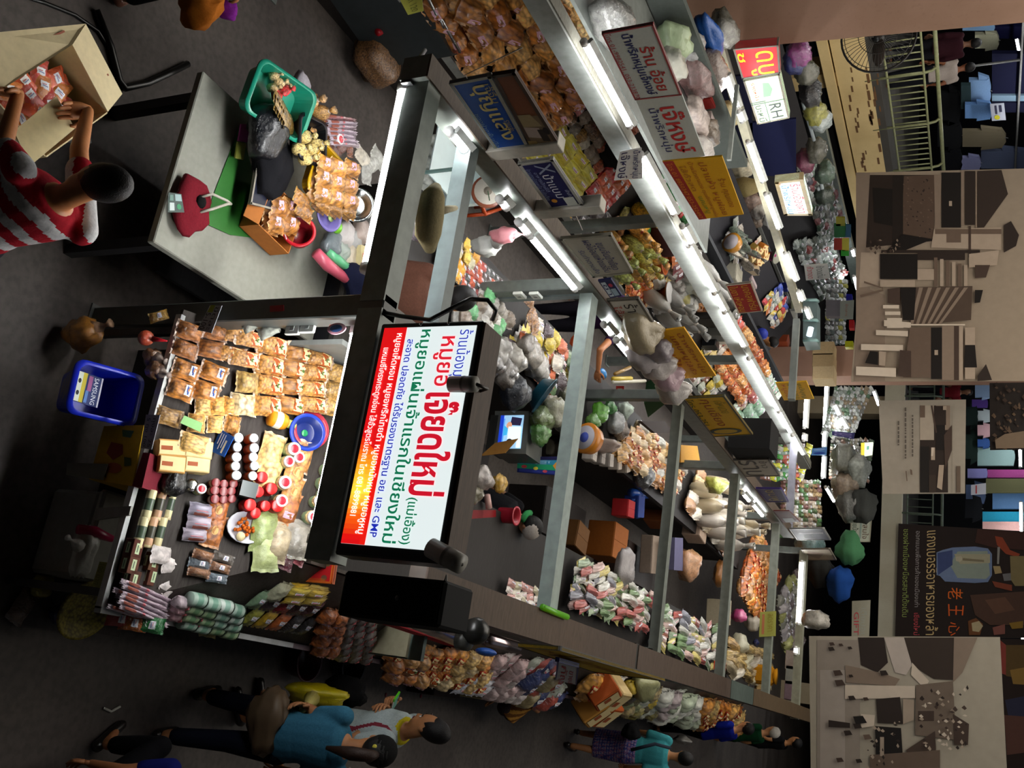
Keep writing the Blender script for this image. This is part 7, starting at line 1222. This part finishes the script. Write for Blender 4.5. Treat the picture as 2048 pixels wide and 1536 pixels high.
for i, (x0, y0, x1, y1, c_, w_) in enumerate(((1668, 448, 1692, 475, '0c5a28', 'green printed card among the far left packets'), (1672, 435, 1690, 452, '8a8418', 'olive yellow card above the green card'), (1690, 450, 1702, 475, '1c4a68', 'blue card with white letters beside the green card'), (1668, 478, 1684, 500, '9a2c20', 'red and yellow card stack far left'), (1684, 478, 1698, 502, 'b8b03c', 'yellow card with red edge far left'), (1682, 500, 1698, 512, '2c9a28', 'leaf green card below the yellow card'))):
    p = PX(x0, y0, -9.2); q_ = PX(x1, y1, -9.2); simple('card', w_, 'card', MB().hexa([PX(x0, y0, -9.2), PX(x0, y1, -9.2), PX(x1, y1, -9.2), PX(x1, y0, -9.2)], .02, C(c_)), 'print')
for i, (x, y, c_, w_) in enumerate(((1590, 120, '18205c', 'navy bag hanging by the pink column'), (1598, 105, '7a2c70', 'purple bag hanging by the pink column'), (1612, 145, '4a4a3c', 'olive plants beside the hanging navy bag'), (1622, 185, '0c0c10', 'dark heap behind the green lit sign'), (1630, 225, '8a8838', 'yellow wrapped goods behind the green lit sign'), (1640, 240, '9aa4a4', 'silver wrapped goods behind the green lit sign'), (1612, 320, '70304a', 'dark pink heap far left'), (1632, 300, '4c4c40', 'grey olive basket far left'), (1650, 345, '3a5040', 'green grey packs under the gallery'), (1648, 390, '14281c', 'dark green packs under the gallery'))): sack('far_goods', w_, 'goods', PX(x, y, -9.0), (.18, .22, .16), c_, 'film', seed=230+i)
for i, (a, b_) in enumerate((((1606, 205), (1628, 280)), ((1640, 352), (1650, 410)), ((1636, 375), (1652, 418)))): simple('unlit_lamp', 'unlit grey lamp tube under the gallery, %s' % ('nearest the green lit sign', 'by the white lit sign', 'beside the second unlit lamp')[i], 'lamp', MB().tube([PX(*a, -9.0), PX(*b_, -9.0)], .03, C('9aa4a8'), 8), 'plastic')
# glass case and pink pillar at the back
pl0 = PY(1660, 692, 17.4); pl1 = PY(1660, 752, 17.4)
struct('trim_6', MB().box((pl0.x, 17.4, 0), (pl1.x, 17.9, 5.8), C('b4907e')), 'wall')
for i, (x, y) in enumerate(((1640, 705), (1640, 728), (1640, 752))): bx('cream_carton', 'cream carton stacked before the pink pillar, %s' % ('left', 'middle', 'right')[i], 'box', PY(x-12, y, 16.8), (.26, .4, .36), ('b8a078', 'a8906a', 'c0aa84')[i])
t = thing('glass_case', 'rounded glass counter case with lamps inside at the back', 'case', P(1625, 630, 1.0))
iv = lambda p: V(p)-t.location
for y0 in (600, 640, 680): MB().tube([iv(PY(1606, y0, 15.6)), iv(PY(1632, y0, 15.6)), iv(PY(1636, y0+3, 15.9))], .03, C('7a9a98'), 8).obj('frame', 'steel', t)
MB().hexa([iv(PY(x, y, 15.7)) for x, y in ((1634, 600), (1634, 682), (1606, 684), (1606, 600))][::-1], .4, C('6a7c7c')).obj('panel', 'plastic', t)
MB().tube([iv(PY(1622, 655, 15.6)), iv(PY(1618, 672, 15.6))], .05, C('d8e8f0'), 8).obj('lamp', 'glow', t)
gq(BP, ['clear', 'pouch'], [(1650, 560), (1648, 690), (1688, 690), (1692, 560)], 14, 5, 'black and silver wrapped pack behind the glass case', T_('6a706c', '1c1e20', 'a0a8a8', '8a8a30', '3c4a48', '5a5c5a'), zs=2, layers=1)
for i, (x0, y0, x1, y1, c_, w_) in enumerate(((1692, 588, 1704, 602, '141c9a', 'bright blue bag by the edge of the sepia banner'), (1698, 640, 1708, 656, 'a81c20', 'red plastic box by the edge of the sepia banner'), (1690, 682, 1706, 694, 'b0b418', 'yellow green bag by the edge of the sepia banner'), (1652, 600, 1682, 632, '6c6a70', 'grey reflective board behind the glass case'))): simple('back_goods', w_, 'goods', MB().hexa([PY(x1, y0, 16.6), PY(x1, y1, 16.6), PY(x0, y1, 16.6), PY(x0, y0, 16.6)][::-1], .12, C(c_)), 'plastic')
gq(BP, ['clear', 'pouch'], [(1668, 775), (1640, 870), (1700, 880), (1745, 775)], 14, 9, 'silver and green wrapped pack in the back stall', T_('8a948c', 'b0b8b4', '4a6a4c', '6a6a64', 'c8ccc8', '8a7a60'), zs=2)
gq(BP, ['clear', 'pouch'], [(1660, 872), (1655, 960), (1735, 965), (1745, 880)], 12, 9, 'brown and green wrapped pack in the back stall right of the lamps', T_('6a6a58', '9a9484', '3c5038', '7a5a48', 'a8a8a0', '54504c'), zs=2)
gq(BP, ['clear', 'plain', 'pouch'], [(1560, 960), (1555, 1075), (1640, 1080), (1640, 960)], 14, 9, 'green and brown heap pack beyond the signs of the left beam', T_('6a6450', 'a89c88', '3c6a30', '8a7868', 'b8b0a4', '6a3c34'), zs=2)
gq(BP, ['clear', 'pouch', 'flatpack'], [(1500, 880), (1520, 960), (1600, 965), (1625, 890)], 9, 8, 'bright yellow and green pack under the end of the second row', T_('b8b8a8', '3a9a38', 'c8c820', 'b04830', '8aa8a0', '6a3c28'), zs=2)
gq(IN, ['clear', 'pouch'], [(1545, 1200), (1560, 1290), (1590, 1290), (1588, 1130)], 7, 5, 'dim mixed pack behind the far end lamp', T_('8a8878', '6a5a58', '9a9a58', 'a8a0a0'), zs=2)
for i, (x, y, c_) in enumerate(((1582, 1320, 'a89a90'), (1582, 1350, 'a8aca4'), (1580, 1380, '98808c'))): bx('pale_box', 'pale box on the far end shelf beside the sepia banner, %s' % ('pinkish', 'grey white', 'lilac')[i], 'box', PY(x-9, y, 16.9), (.3, .24, .22), c_)
sack('clear_heap', 'clear crumpled plastic hanging at the far end by the sepia banner', 'plastic', PY(1630, 1240, 15.5), (.14, .2, .2), '8a8478', 'film', seed=240)
for i, (x, y, c_, w_) in enumerate(((1700, 1010, '4a4c48', 'grey jug heap before the back counter'), (1715, 940, '8a9088', 'white paper heap at the back'), (1688, 920, '5a5c50', 'olive pot at the back'), (1690, 975, '7a6a58', 'brown sack at the back'), (1620, 1090, '5a7474', 'teal grey carton behind the last cream sign'), (1700, 1100, '3c6a48', 'green banner cloth below the back sign'), (1680, 1165, '143a78', 'blue cloth before the dark back'), (1640, 1140, '20201e', 'black clothes at the dark back'), (1725, 1010, '3a3c3a', 'dark pipe stack at the back'))): sack('back_goods', w_, 'goods', PY(x, y, 17.6), (.3, .3, .22), c_, 'film' if i < 5 else 'cloth', seed=250+i)
# ---------------------------------------------------------------- upper floor: fan, hanging clothes
fc = PX(1757, 72, -9.6)
t = thing('wall_fan', 'black wire caged fan by the pink column in front of the gallery', 'fan', fc)
TF = Mx.Rotation(.45, 4, 'Z') @ Mx.Rotation(math.pi/2, 4, 'X')
def circ(r, z, n=32): return [TF @ V((r*math.cos(i*6.2832/n), r*math.sin(i*6.2832/n), z)) for i in range(n+1)]
RF = .50
MB().tube(circ(RF, .0), .016, C('121212'), 6, cap=False).obj('cage_rim', 'steel', t)
for r, z in ((.38, .06), (.22, .09), (.1, .10)): MB().tube(circ(RF*r/.42, z), .005, C('1c1a18'), 4, cap=False).obj('cage_ring', 'steel', t)
m = MB()
for i in range(48): a = i*6.2832/48; m.tube([TF @ V((.1*math.cos(a), .1*math.sin(a), .10)), TF @ V((RF*.7*math.cos(a), RF*.7*math.sin(a), .08)), TF @ V((RF*math.cos(a), RF*math.sin(a), 0))], .004, C('1c1a18'), 4)
m.obj('cage_wires', 'steel', t)
for i in range(3): MB().ell((0, 0, 0), (RF*.42, RF*.2, .012), C('3a342e'), 12, 6, TF @ Mx.Rotation(i*2.094, 4, 'Z') @ Mx.Translation((RF*.45, 0, 0)) @ Mx.Rotation(.4, 4, 'X')).obj('blade', 'plastic', t)
MB().lathe([(.09, -.2), (.1, -.02), (.05, .03)], C('1c1c1c'), 14, TF).obj('motor', 'plastic', t)
MB().tube([TF @ V((0, 0, -.2)), V((XL-.0, fc.y+.3, 3.5))-fc, V((XL, fc.y+.3, 3.1))-fc], .03, C('4a4a40'), 6).obj('bracket', 'steel', t)
def shirt(label, x0, y0, x1, y1, c_, X=None, Y=None, sl=True, grp=None, c2=None):
    """A garment on its hanger: torso with shoulders and two sleeves, hung from a hook."""
    f = (lambda x, y: PX(x, y, X)) if X is not None else (lambda x, y: PY(x, y, Y))
    q = [f(x0, y0), f(x0, y1), f(x1, y1), f(x1, y0)]                 # bottom-left, bottom-right, top-right, top-left as read
    W = lambda s, t_, d=0: q[0]*(1-s)*(1-t_)+q[1]*s*(1-t_)+q[2]*s*t_+q[3]*(1-s)*t_+n*d
    n = (q[1]-q[0]).cross(q[3]-q[0]).normalized(); h = (q[3]-q[0]).length
    def solid(o, d): 
        m = len(o); vs = [W(s, t_, d*(1 if 0 < i % m else 1)) for i, (s, t_) in enumerate(o)]+[W(s, t_, -d) for s, t_ in o]
        return MB().add(vs, [tuple(range(m)), tuple(range(2*m-1, m-1, -1))]+[(i+m, (i+1) % m+m, (i+1) % m, i) for i in range(m)], C(c_), False)
    a = .16 if sl else 0
    ob = solid([(a, 0), (1-a, 0), (1-a, .8), (.9, .9), (.62, 1), (.5, .95), (.38, 1), (.1, .9), (a, .8)] if sl else [(0, 0), (1, 0), (1, .96), (.6, 1), (.4, 1), (0, .96)], .04).obj('shirt' if sl else 'folded_garment', 'cloth'); tag(ob, label, 'garment', grp)
    if sl:
        for o in ([(.1, .9), (a, .8), (a+.02, .45), (0, .42)], [(1-a, .8), (.9, .9), (1, .42), (.98-a, .45)]): solid(o, .03).obj('sleeve', 'cloth', ob)
        MB().tube([W(.5, .95), W(.5, 1.02), W(.52, 1.05)], .006, C('8a8a8a'), 5).obj('hanger', 'steel', ob)
    return ob
GX = -13.6
for i, (x0, y0, x1, y1, c_, X, sl, w_) in enumerate(((1938, 146, 1982, 215, '7090b8', GX, 1, 'light blue shirt hanging upstairs, nearer one'), (1930, 200, 1985, 240, '5c80b0', GX+.2, 1, 'light blue shirt overlapping the nearer one upstairs'), (1984, 104, 2060, 200, '12142e', GX-.3, 0, 'wide navy cloth hanging upstairs under the lamp'), (1984, 188, 2060, 205, '7a94a8', GX-.25, 0, 'pale blue striped cloth below the navy cloth'), (1984, 203, 2060, 222, '14162c', GX-.2, 0, 'navy cloth below the pale stripe upstairs'), (1925, 252, 2012, 298, '6a6250', GX, 1, 'khaki shirt hanging upstairs'), (1918, 308, 1962, 342, '7c80a8', GX, 1, 'lilac shirt hanging upstairs'), (1962, 292, 2060, 342, '56607c', GX-.2, 1, 'blue plaid shirt hanging upstairs'), (1950, 60, 1998, 100, '9a9a84', GX-.6, 1, 'cream shirt hanging behind the person in maroon'), (1985, 50, 2060, 74, '14163a', GX-.8, 0, 'navy cloth at the top by the pink column'), (1925, 45, 1990, 58, '6888a8', GX-.5, 0, 'pale blue cloth edge by the pink column'), (1880, 170, 1922, 250, '0c0d10', GX, 1, 'black jacket hanging upstairs by the railing'), (1875, 240, 1925, 300, '101114', GX, 1, 'black trousers hanging upstairs by the railing'), (1880, 295, 1925, 345, '0e0f14', GX, 1, 'black shirt hanging upstairs beside the big sepia banner'), (1922, 168, 1942, 215, '2a3c40', GX+.1, 0, 'clear wrapped dark garments upstairs'))): shirt(w_, x0, y0, x1, y1, c_, X=X, sl=sl)
sgn('white paper notice with a yellow dot on the upstairs clothes', fx(GX+.4), [(2008, 206), (2012, 240), (1984, 242), (1980, 208)], [('R', .1, .6, .5, .8, '2a2a40'), ('R', .1, .3, .6, .45, '2a2a40'), ('E', .8, .4, .14, .2, 'b8b020')], 'a0a4b0', None, thick=.004)
GY = YB+1.6
for i, (x0, y0, x1, y1, c_, sl, w_) in enumerate(((1950, 766, 1982, 800, '8098b8', 1, 'light blue shirt at the back upstairs, above the grey banner'), (1944, 800, 1976, 815, '4a3478', 0, 'purple folded cloth at the back upstairs'), (1955, 818, 1982, 846, 'a0acb0', 1, 'white shirt at the back upstairs'), (1955, 846, 1982, 876, 'a8888e', 1, 'pink shirt at the back upstairs'), (1955, 876, 1980, 898, '2c4a80', 1, 'blue shirt at the back upstairs'), (1955, 896, 2030, 932, '7a9494', 0, 'pale aqua cloth stack at the back upstairs'), (1935, 938, 1975, 956, '7474a8', 0, 'lilac folded stack at the back upstairs'), (1975, 940, 2060, 956, '8a3c74', 0, 'magenta folded stack at the back upstairs'), (1932, 962, 1972, 1012, '4a5a78', 1, 'denim shirt at the back upstairs'), (1972, 958, 2060, 986, '5a5a40', 0, 'olive cloth at the back upstairs'), (1985, 986, 2060, 1018, '4a6a90', 0, 'denim blue stack at the back upstairs'), (1965, 1024, 2060, 1045, '2890b0', 0, 'bright aqua cloth at the back upstairs'), (1965, 1044, 2060, 1062, 'b08c88', 0, 'pale pink cloth at the back upstairs'), (1930, 806, 1956, 860, '14201e', 1, 'dark teal shirt at the back upstairs, upper'), (1930, 858, 1956, 930, '182622', 1, 'dark teal garment at the back upstairs, lower'), (1930, 990, 1965, 1045, '0c0e12', 1, 'black jacket at the back upstairs by the brown poster'))): shirt(w_, x0, y0, x1, y1, c_, Y=GY+.1*(i % 3), sl=sl)
sgn('white paper tag on the denim shirt at the back upstairs', fy(GY-.2), [(1972, 966), (1972, 988), (1942, 990), (1942, 970)], [('R', .1, .3, .9, .4, 'a04040')], 'b0b0b8', None, thick=.004)
o = simple('clothes_rail', 'steel clothes rail of the left gallery shops', 'rail', MB().tube([V((GX-.1, 13, 5.35)), V((GX-.1, 24, 5.35))], .025, C('8a8a88'), 6), 'steel')
for y in (13.2, 18.5, 23.8): MB().tube([V((GX-.1, y, 3)), V((GX-.1, y, 5.35))], .025, C('6a6a68'), 6).obj('upright', 'steel', o)
# ---------------------------------------------------------------- people
stripe = lambda u, s, f: ('b0b0b0' if math.sin((u+.25*abs(s)+.15*f)*52) > .1 else '900c1c')
cb = V((-2.25, 2.42, 0))
pr_, T1, g1, H1 = person('person in a red and white striped shirt reaching into a cream carton', V((-1.50, 2.20, 0)), 2.9, 1.66, .18, 'a01420', '1a1c24', 'a86c40', pat=stripe, vox=.011, look=(.1, .5), curl=.35, sleeve=.75,
    W=dict(wr=P(176, 222, 1.02), er=P(158, 300, 1.16), wl=P(36, 188, 1.02), el=P(6, 292, 1.14), dr=V((-.5, .5, -.5)), dl=V((-.6, .3, -.3))))
t = thing('open_carton', 'open cream carton of orange packets under the hands of the striped shirt person', 'carton', P(90, 180, .66))
iv = lambda p: V(p)-t.location
rim = [(143, 90), (214, 224), (92, 312), (-14, 190)]; zc = .98
R1 = [P(x, y, zc) for x, y in rim]; low = [p*.0+V((p.x, p.y, .66)) for p in R1]; CC = C('c8b890')
for i, nm in ((0, 'right_wall'), (1, 'front_wall'), (2, 'left_wall'), (3, 'back_wall')):
    a, b_ = R1[i], R1[(i+1) % 4]; c_, d_ = low[i], low[(i+1) % 4]; MB().hexa([iv(p) for p in (c_, d_, b_, a)], .006, CC).obj(nm, 'paper', t)
MB().hexa([iv(p) for p in low], .006, CC).obj('base', 'paper', t)
MB().hexa([iv(p) for p in (R1[0], R1[1], P(243, 188, zc-.03), P(170, 48, zc-.03))][::-1], .005, C('d0c098')).obj('right_flap', 'paper', t)
MB().hexa([iv(p) for p in (R1[3], R1[0], P(170, 48, zc-.03), P(-14, 66, zc-.03))][::-1], .005, C('d0c098')).obj('back_flap', 'paper', t)
MB().hexa([iv(p) for p in (P(113, 192, zc), P(150, 257, zc+.02), P(60, 332, zc+.02), P(28, 262, zc))][::-1], .005, C('d8c898')).obj('front_flap', 'paper', t)
q = [iv(P(x, y, zc-.022)) for x, y in ((222, 96), (236, 176), (212, 212), (178, 112))]
pm = MB()
for (x, y, w_, h_) in ((178, 108, 20, 4), (180, 116, 14, 3), (204, 152, 22, 4), (206, 162, 18, 4), (203, 170, 16, 3), (60, 100, 40, 4), (90, 80, 36, 4), (30, 118, 40, 4), (110, 68, 34, 4), (20, 136, 30, 4)):
    rr = [P(x-w_/2, y+w_*.22, zc-.022), P(x+w_/2, y-w_*.22, zc-.022)]; u = V((0, 0, 0)); dv = (P(x+2, y+h_, zc-.022)-P(x, y, zc-.022)); pm.add([iv(rr[0]), iv(rr[1]), iv(rr[1]+dv), iv(rr[0]+dv)], [(0, 1, 2, 3)], C('8a4a34'))
pm.v = [(x, y, z+.004) for x, y, z in pm.v]; pm.obj('printed_lines', 'print', t)
OPk = flat(.86)
k = 0
for x, y in ((100, 160), (75, 178), (48, 196), (20, 214), (110, 185), (88, 205), (60, 225), (30, 240), (70, 150), (40, 168), (10, 185), (112, 212)): k += 1; put('pouch', OPk, x, y, 'orange red packet inside the cream carton', 'orange packets in the cream carton', C(('b82408', 'c8480c', 'c87010')[k % 3]), sc=.9, spin=k*.9, lift=.008*(k % 4))
bx('stand_box', 'dark crate under the cream carton', 'crate', V((t.location.x, t.location.y, 0)), (.46, .5, .64), '1a1a1a', 'wood', rz=.5)
person('person in a pale grey shirt looking at a phone in the right aisle', V((.33, 5.68, 0)), math.pi+.35, 1.60, .10, 'a4b0b0', '14141a', 'a4704a', vox=.010, look=(-.25, .45), face=True, curl=.8, sleeve=.7,
    pat=lambda u, s, f: 'b0a018' if u > .435 and abs(s) < .09 else ('7a2c38' if abs(s-.13) < .008 else None),
    W=dict(wr=P(775, 1415, 1.10), wl=P(792, 1400, 1.10), er=P(742, 1468, 1.02), dr=V((-.5, .4, .1)), dl=V((-.4, -.3, .2))))
pT = Mx.Translation(P(790, 1404, 1.15)) @ Mx.Rotation(2.4, 4, 'Z') @ Mx.Rotation(.5, 4, 'X')
o = tag(MB().box((-.035, -.07, -.005), (.035, .07, .005), C('c8ccc8'), pT, .004).obj('phone', 'plastic'), 'phone with a pale green lit screen in the hands of the grey shirted person', 'phone'); MB().box((-.03, -.06, .005), (.03, .06, .007), C('3a5a50'), pT).obj('screen', 'glowlow', o)
MB().box((-.036, .045, -.006), (.036, .072, .006), C('5ac020'), pT).obj('green_edge', 'plastic', o)
w_, T2, g2, H2 = person('person in a blue shirt and black cap carrying a yellow bag in the right aisle', V((.40, 5.02, 0)), 1.75, 1.58, .06, '2f6078', '0e1220', 'a4704a', vox=.011, tail=.24, sleeve=.95, shirtlen=.72,
    J=dict(al=(.16, .11, .09), kl=(.14, .1, .47), tl=(.30, .12, .03), ar=(-.18, -.09, .11), kr=(-.03, -.09, .46), tr=(-.04, -.10, .03)), W=dict(wl=P(612, 1412, .95), el=P(640, 1430, 1.05), dl=V((-.2, .4, -.7))))
m = MB().ell((-.01, 0, .05), (.108, .092, .096), C('0c0c0c'), 18, 10, H2); m.obj('cap', 'cloth', w_); MB().ell((-.10, .03, .04), (.012, .025, .02), C('a8a030'), 8, 6, H2).obj('cap_badge', 'print', w_)
sack('yellow_bag', 'bright yellow printed plastic bag hanging from the hand of the blue shirted person', 'bag', P(632, 1388, .68), (.07, .17, .22), 'c0b010', seed=300, tail=P(606, 1418, .93))
sack('brown_handbag', 'brown leather bag with metal fittings on the hip of the blue shirted person', 'bag', P(565, 1440, .80)+V((0, -.14, 0)), (.20, .09, .12), '50402e', 'skin', seed=301)
sack('black_bag', 'black shoulder bag before the grey shirted person', 'bag', P(690, 1384, .75), (.10, .12, .16), '0a0a0c', 'cloth', seed=302)
stripe2 = lambda u, s, f: 'b08038' if math.sin((u+s)*60) > 0 else '6a4420'
person('vendor in a yellow brown striped shirt crouching by the right aisle counter', V((.10, 9.35, 0)), math.pi*.92, 1.55, .75, '8a5c28', '3a3030', 'a8744a', pat=stripe2, sit=.52, vox=.014, curl=.7, W=dict(wr=P(1036, 1388, .5), er=P(1075, 1420, .5)))
flow = lambda u, s, f: ('3a3c78', '8a5a78', '6a6c9c', '50548c', 'a08494')[int(abs(math.sin(u*91+1)*math.cos(s*83+f*60))*4.99)]
person('person in a turquoise shirt and blue patterned long skirt walking away along the aisle', V((.34, 11.95, 0)), 1.45, 1.53, .10, '3c9098', '5a5c90', 'a8744a', lpat=flow, skirt=.35, vox=.013, sleeve=.9, shirtlen=.78, fat=1.1, J=dict(al=(.14, .1, .09), ar=(-.16, -.1, .10)))
tubing('bag_strap', 'dark shoulder strap across the turquoise shirt', 'strap', [P(1262, 1500, .95), P(1310, 1488, 1.22), P(1340, 1496, 1.32)], .02, '28303c', 'cloth'); sack('black_shoulder_bag', 'black shoulder bag carried by the person in turquoise', 'bag', P(1262, 1464, .85), (.10, .14, .1), '0c0c0e', 'cloth', seed=303)
person('person in a bright blue shirt and black trousers at the far right aisle', V((.02, 15.35, 0)), math.pi*.85, 1.56, .22, '0c1c80', '0c0c10', 'b07c54', vox=.018, sleeve=.8)
sack('pale_bag', 'pale grey bag carried by the person in bright blue', 'bag', P(1365, 1480, .75), (.06, .16, .12), '8a8884', seed=304)
person('person in black before the sepia street banner at the end of the aisle', V((.05, 19.5, 0)), math.pi*.9, 1.62, .1, '101012', '0c0c0e', 'a8744a', vox=.02)
person('person in dark green far along the right aisle', V((-.02, 17.4, 0)), math.pi*.8, 1.58, .2, '0c3a20', '14141a', 'b07c54', vox=.02, hair='b8b4ac')
person('vendor in a brown shirt behind the front beam, seen from the back', V((-2.42, 4.98, 0)), 1.9, 1.60, .12, '5c3c30', '1a1a1e', 'a8744a', vox=.012, fat=1.3, sleeve=.9)
person('vendor in a purple shirt holding a blue scoop beside the left beam lamps', V((-3.95, 8.75, 0)), -1.2, 1.55, .15, '2c1638', '1a1820', 'a86c44', vox=.014, W=dict(wl=P(1196, 742, 1.15), el=P(1200, 700, 1.2)))
simple('blue_scoop', 'bright blue plastic scoop held by the vendor in purple', 'scoop', MB().ell(P(1206, 747, 1.12), (.05, .09, .03), C('2080c8'), 12, 8), 'plastic')
sd, T4, g4, H4 = person('seated vendor in black with a white cap and green scarf among the middle stalls', V((-1.72, 7.6, 0)), .6, 1.55, .45, '101014', '0e0e12', 'b08060', sit=.40, vox=.013)
MB().ell((0, 0, .05), (.115, .1, .09), C('a8a098'), 16, 10, H4).obj('cap', 'cloth', sd); MB().tube([H4 @ V((-.06, -.09, -.06)), H4 @ V((-.09, 0, -.07)), H4 @ V((-.06, .09, -.06))], .03, C('2c7a44'), 8).obj('scarf', 'cloth', sd)
person('vendor with black hair in a pale blue shirt behind the green lit sign', V((-10.4, 13.9, 0)), -.5, 1.62, .1, '8090b0', '1a1a22', 'a8744a', vox=.02)
person('person in black bending over goods before the back glass case', V((-6.6, 15.2, 0)), .8, 1.6, .5, '101014', '0e0e12', 'a8744a', vox=.02)
person('person in navy with blue cap near the back glass case', V((-6.2, 14.2, 0)), .9, 1.58, .3, '14183c', '15151c', 'a8744a', vox=.02, hair='1c2c8a')
person('vendor in dark clothes in the gap of the second row behind the navy sign', V((-6.5, 10.4, 0)), -.3, 1.56, .3, '14141a', '101014', 'a8744a', vox=.018)
person('person upstairs in a maroon shirt at the gallery railing', PX(1950, 86, -12.35)*1+V((0, 0, 3.0-PX(1950, 86, -12.35).z)), 2.2, 1.62, .1, '2c1018', '14141a', '6a4834', vox=.018, sleeve=1.6)
person('person upstairs in a white shirt leaning at the gallery railing', V((-12.05, PX(1935, 140, -12.05).y, 2.92)), 2.6, 1.6, .15, 'a09690', '14161c', '7a4a30', vox=.018)
person('person in a maroon top upstairs behind the far gallery railing', V((PY(1910, 785, YB+.9).x, YB+.9, 2.8)), -1.6, 1.6, 0, '5a1018', '14141a', '6a4834', vox=.02)
tl_, *_r = person('person in black trousers at the top edge by the steel counter', V((-3.62, 3.02, 0)), 2.6, 1.62, .1, '101014', '0a0a0c', '9a6440', vox=.016, shoes='7a5040', legcut=.05)
sack('orange_bag', 'orange and purple cloth bag carried at the top edge of the picture', 'bag', P(402, 14, .46), (.13, .10, .14), 'a8601c', 'cloth', seed=310); sack('purple_cloth', 'purple cloth end beside the orange bag', 'cloth', P(455, 20, .52), (.05, .06, .06), '7a2488', 'cloth', seed=311)
person('person squatting in a bright blue shirt at the bottom edge of the picture', V((.86, 4.25, 0)), 2.2, 1.55, .5, '0c1458', '08080c', '9a6440', sit=.5, vox=.016)
# small things on the floors
tubing('hose', 'black rubber hose lying on the dark floor by the striped shirt person', 'hose', [P(192, 20, .02), P(222, 95, .02), P(238, 160, .02), (P(250, 176, .02)), P(295, 166, .02), P(335, 148, .02), P(376, 128, .02)], .022, '0a0a0a', 'plastic')
tubing('hose', 'thin black cable on the floor at the top left', 'hose', [P(40, -10, .01), P(90, 6, .01), P(150, 30, .01), P(196, 62, .01), P(226, 110, .01)], .012, '0c0c0c', 'plastic')
tubing('paper_strip', 'bent white paper strip lying on the right aisle floor', 'strip', [P(207, 1416, .008), P(222, 1423, .008), P(240, 1413, .008)], .008, 'b8b8b0', 'paper')
for i, (x, y, c_) in enumerate(((728, 1374, '8a8a84'), (842, 1392, '8a2c40'), (917, 1394, '8a8880'), (864, 1430, '8a7a7a'), (722, 1362, '7a7670'), (772, 1390, '6a3038'))): simple('litter', 'scrap of paper on the right aisle floor, %s' % ('nearest the phone', 'pinkish red', 'white, farthest', 'mauve', 'grey, nearest the basin', 'dull red')[i], 'litter', MB().ell(P(x, y, .006), (.02, .012, .006), C(c_), 8, 5), 'paper')
for i, (x, y, r, c_, w_) in enumerate(((590, 1318, .14, '3a0c10', 'dark red plastic basin under the right aisle display'), (680, 1325, .15, '141414', 'black plastic basin under the right aisle display'))): basin('basin', w_, 'basin', r, .14, c_, Mx.Translation(P(x, y, 0.02)), rb=.8)
bx('wooden_crate', 'dark brown crate on the floor under the price board snacks', 'crate', P(845, 1352, 0), (.3, .5, .28), '2a1814', 'wood'); bx('cardboard', 'cream folded carton leaning on the dark brown crate', 'carton', P(884, 1362, 0)+V((0, .1, 0)), (.22, .06, .4), 'a89c74', rx=-.3)
sack('blue_packet', 'blue and white packet hanging from the right aisle counter', 'packet', P(1195, 1398, .6), (.05, .12, .12), '4a70b0', 'film', seed=320)
simple('paper_lantern', 'small blue round plate hanging above the golden snacks', 'plate', MB().ell(P(972, 1304, 1.35), (.03, .08, .08), C('2c5cb0'), 12, 8), 'plastic')
tubing('rattle', 'green and orange bar lying on the brown beam', 'bar', [P(1085, 1214, 2.03), P(1108, 1224, 2.03), P(1134, 1234, 2.03)], .022, '58a81c')
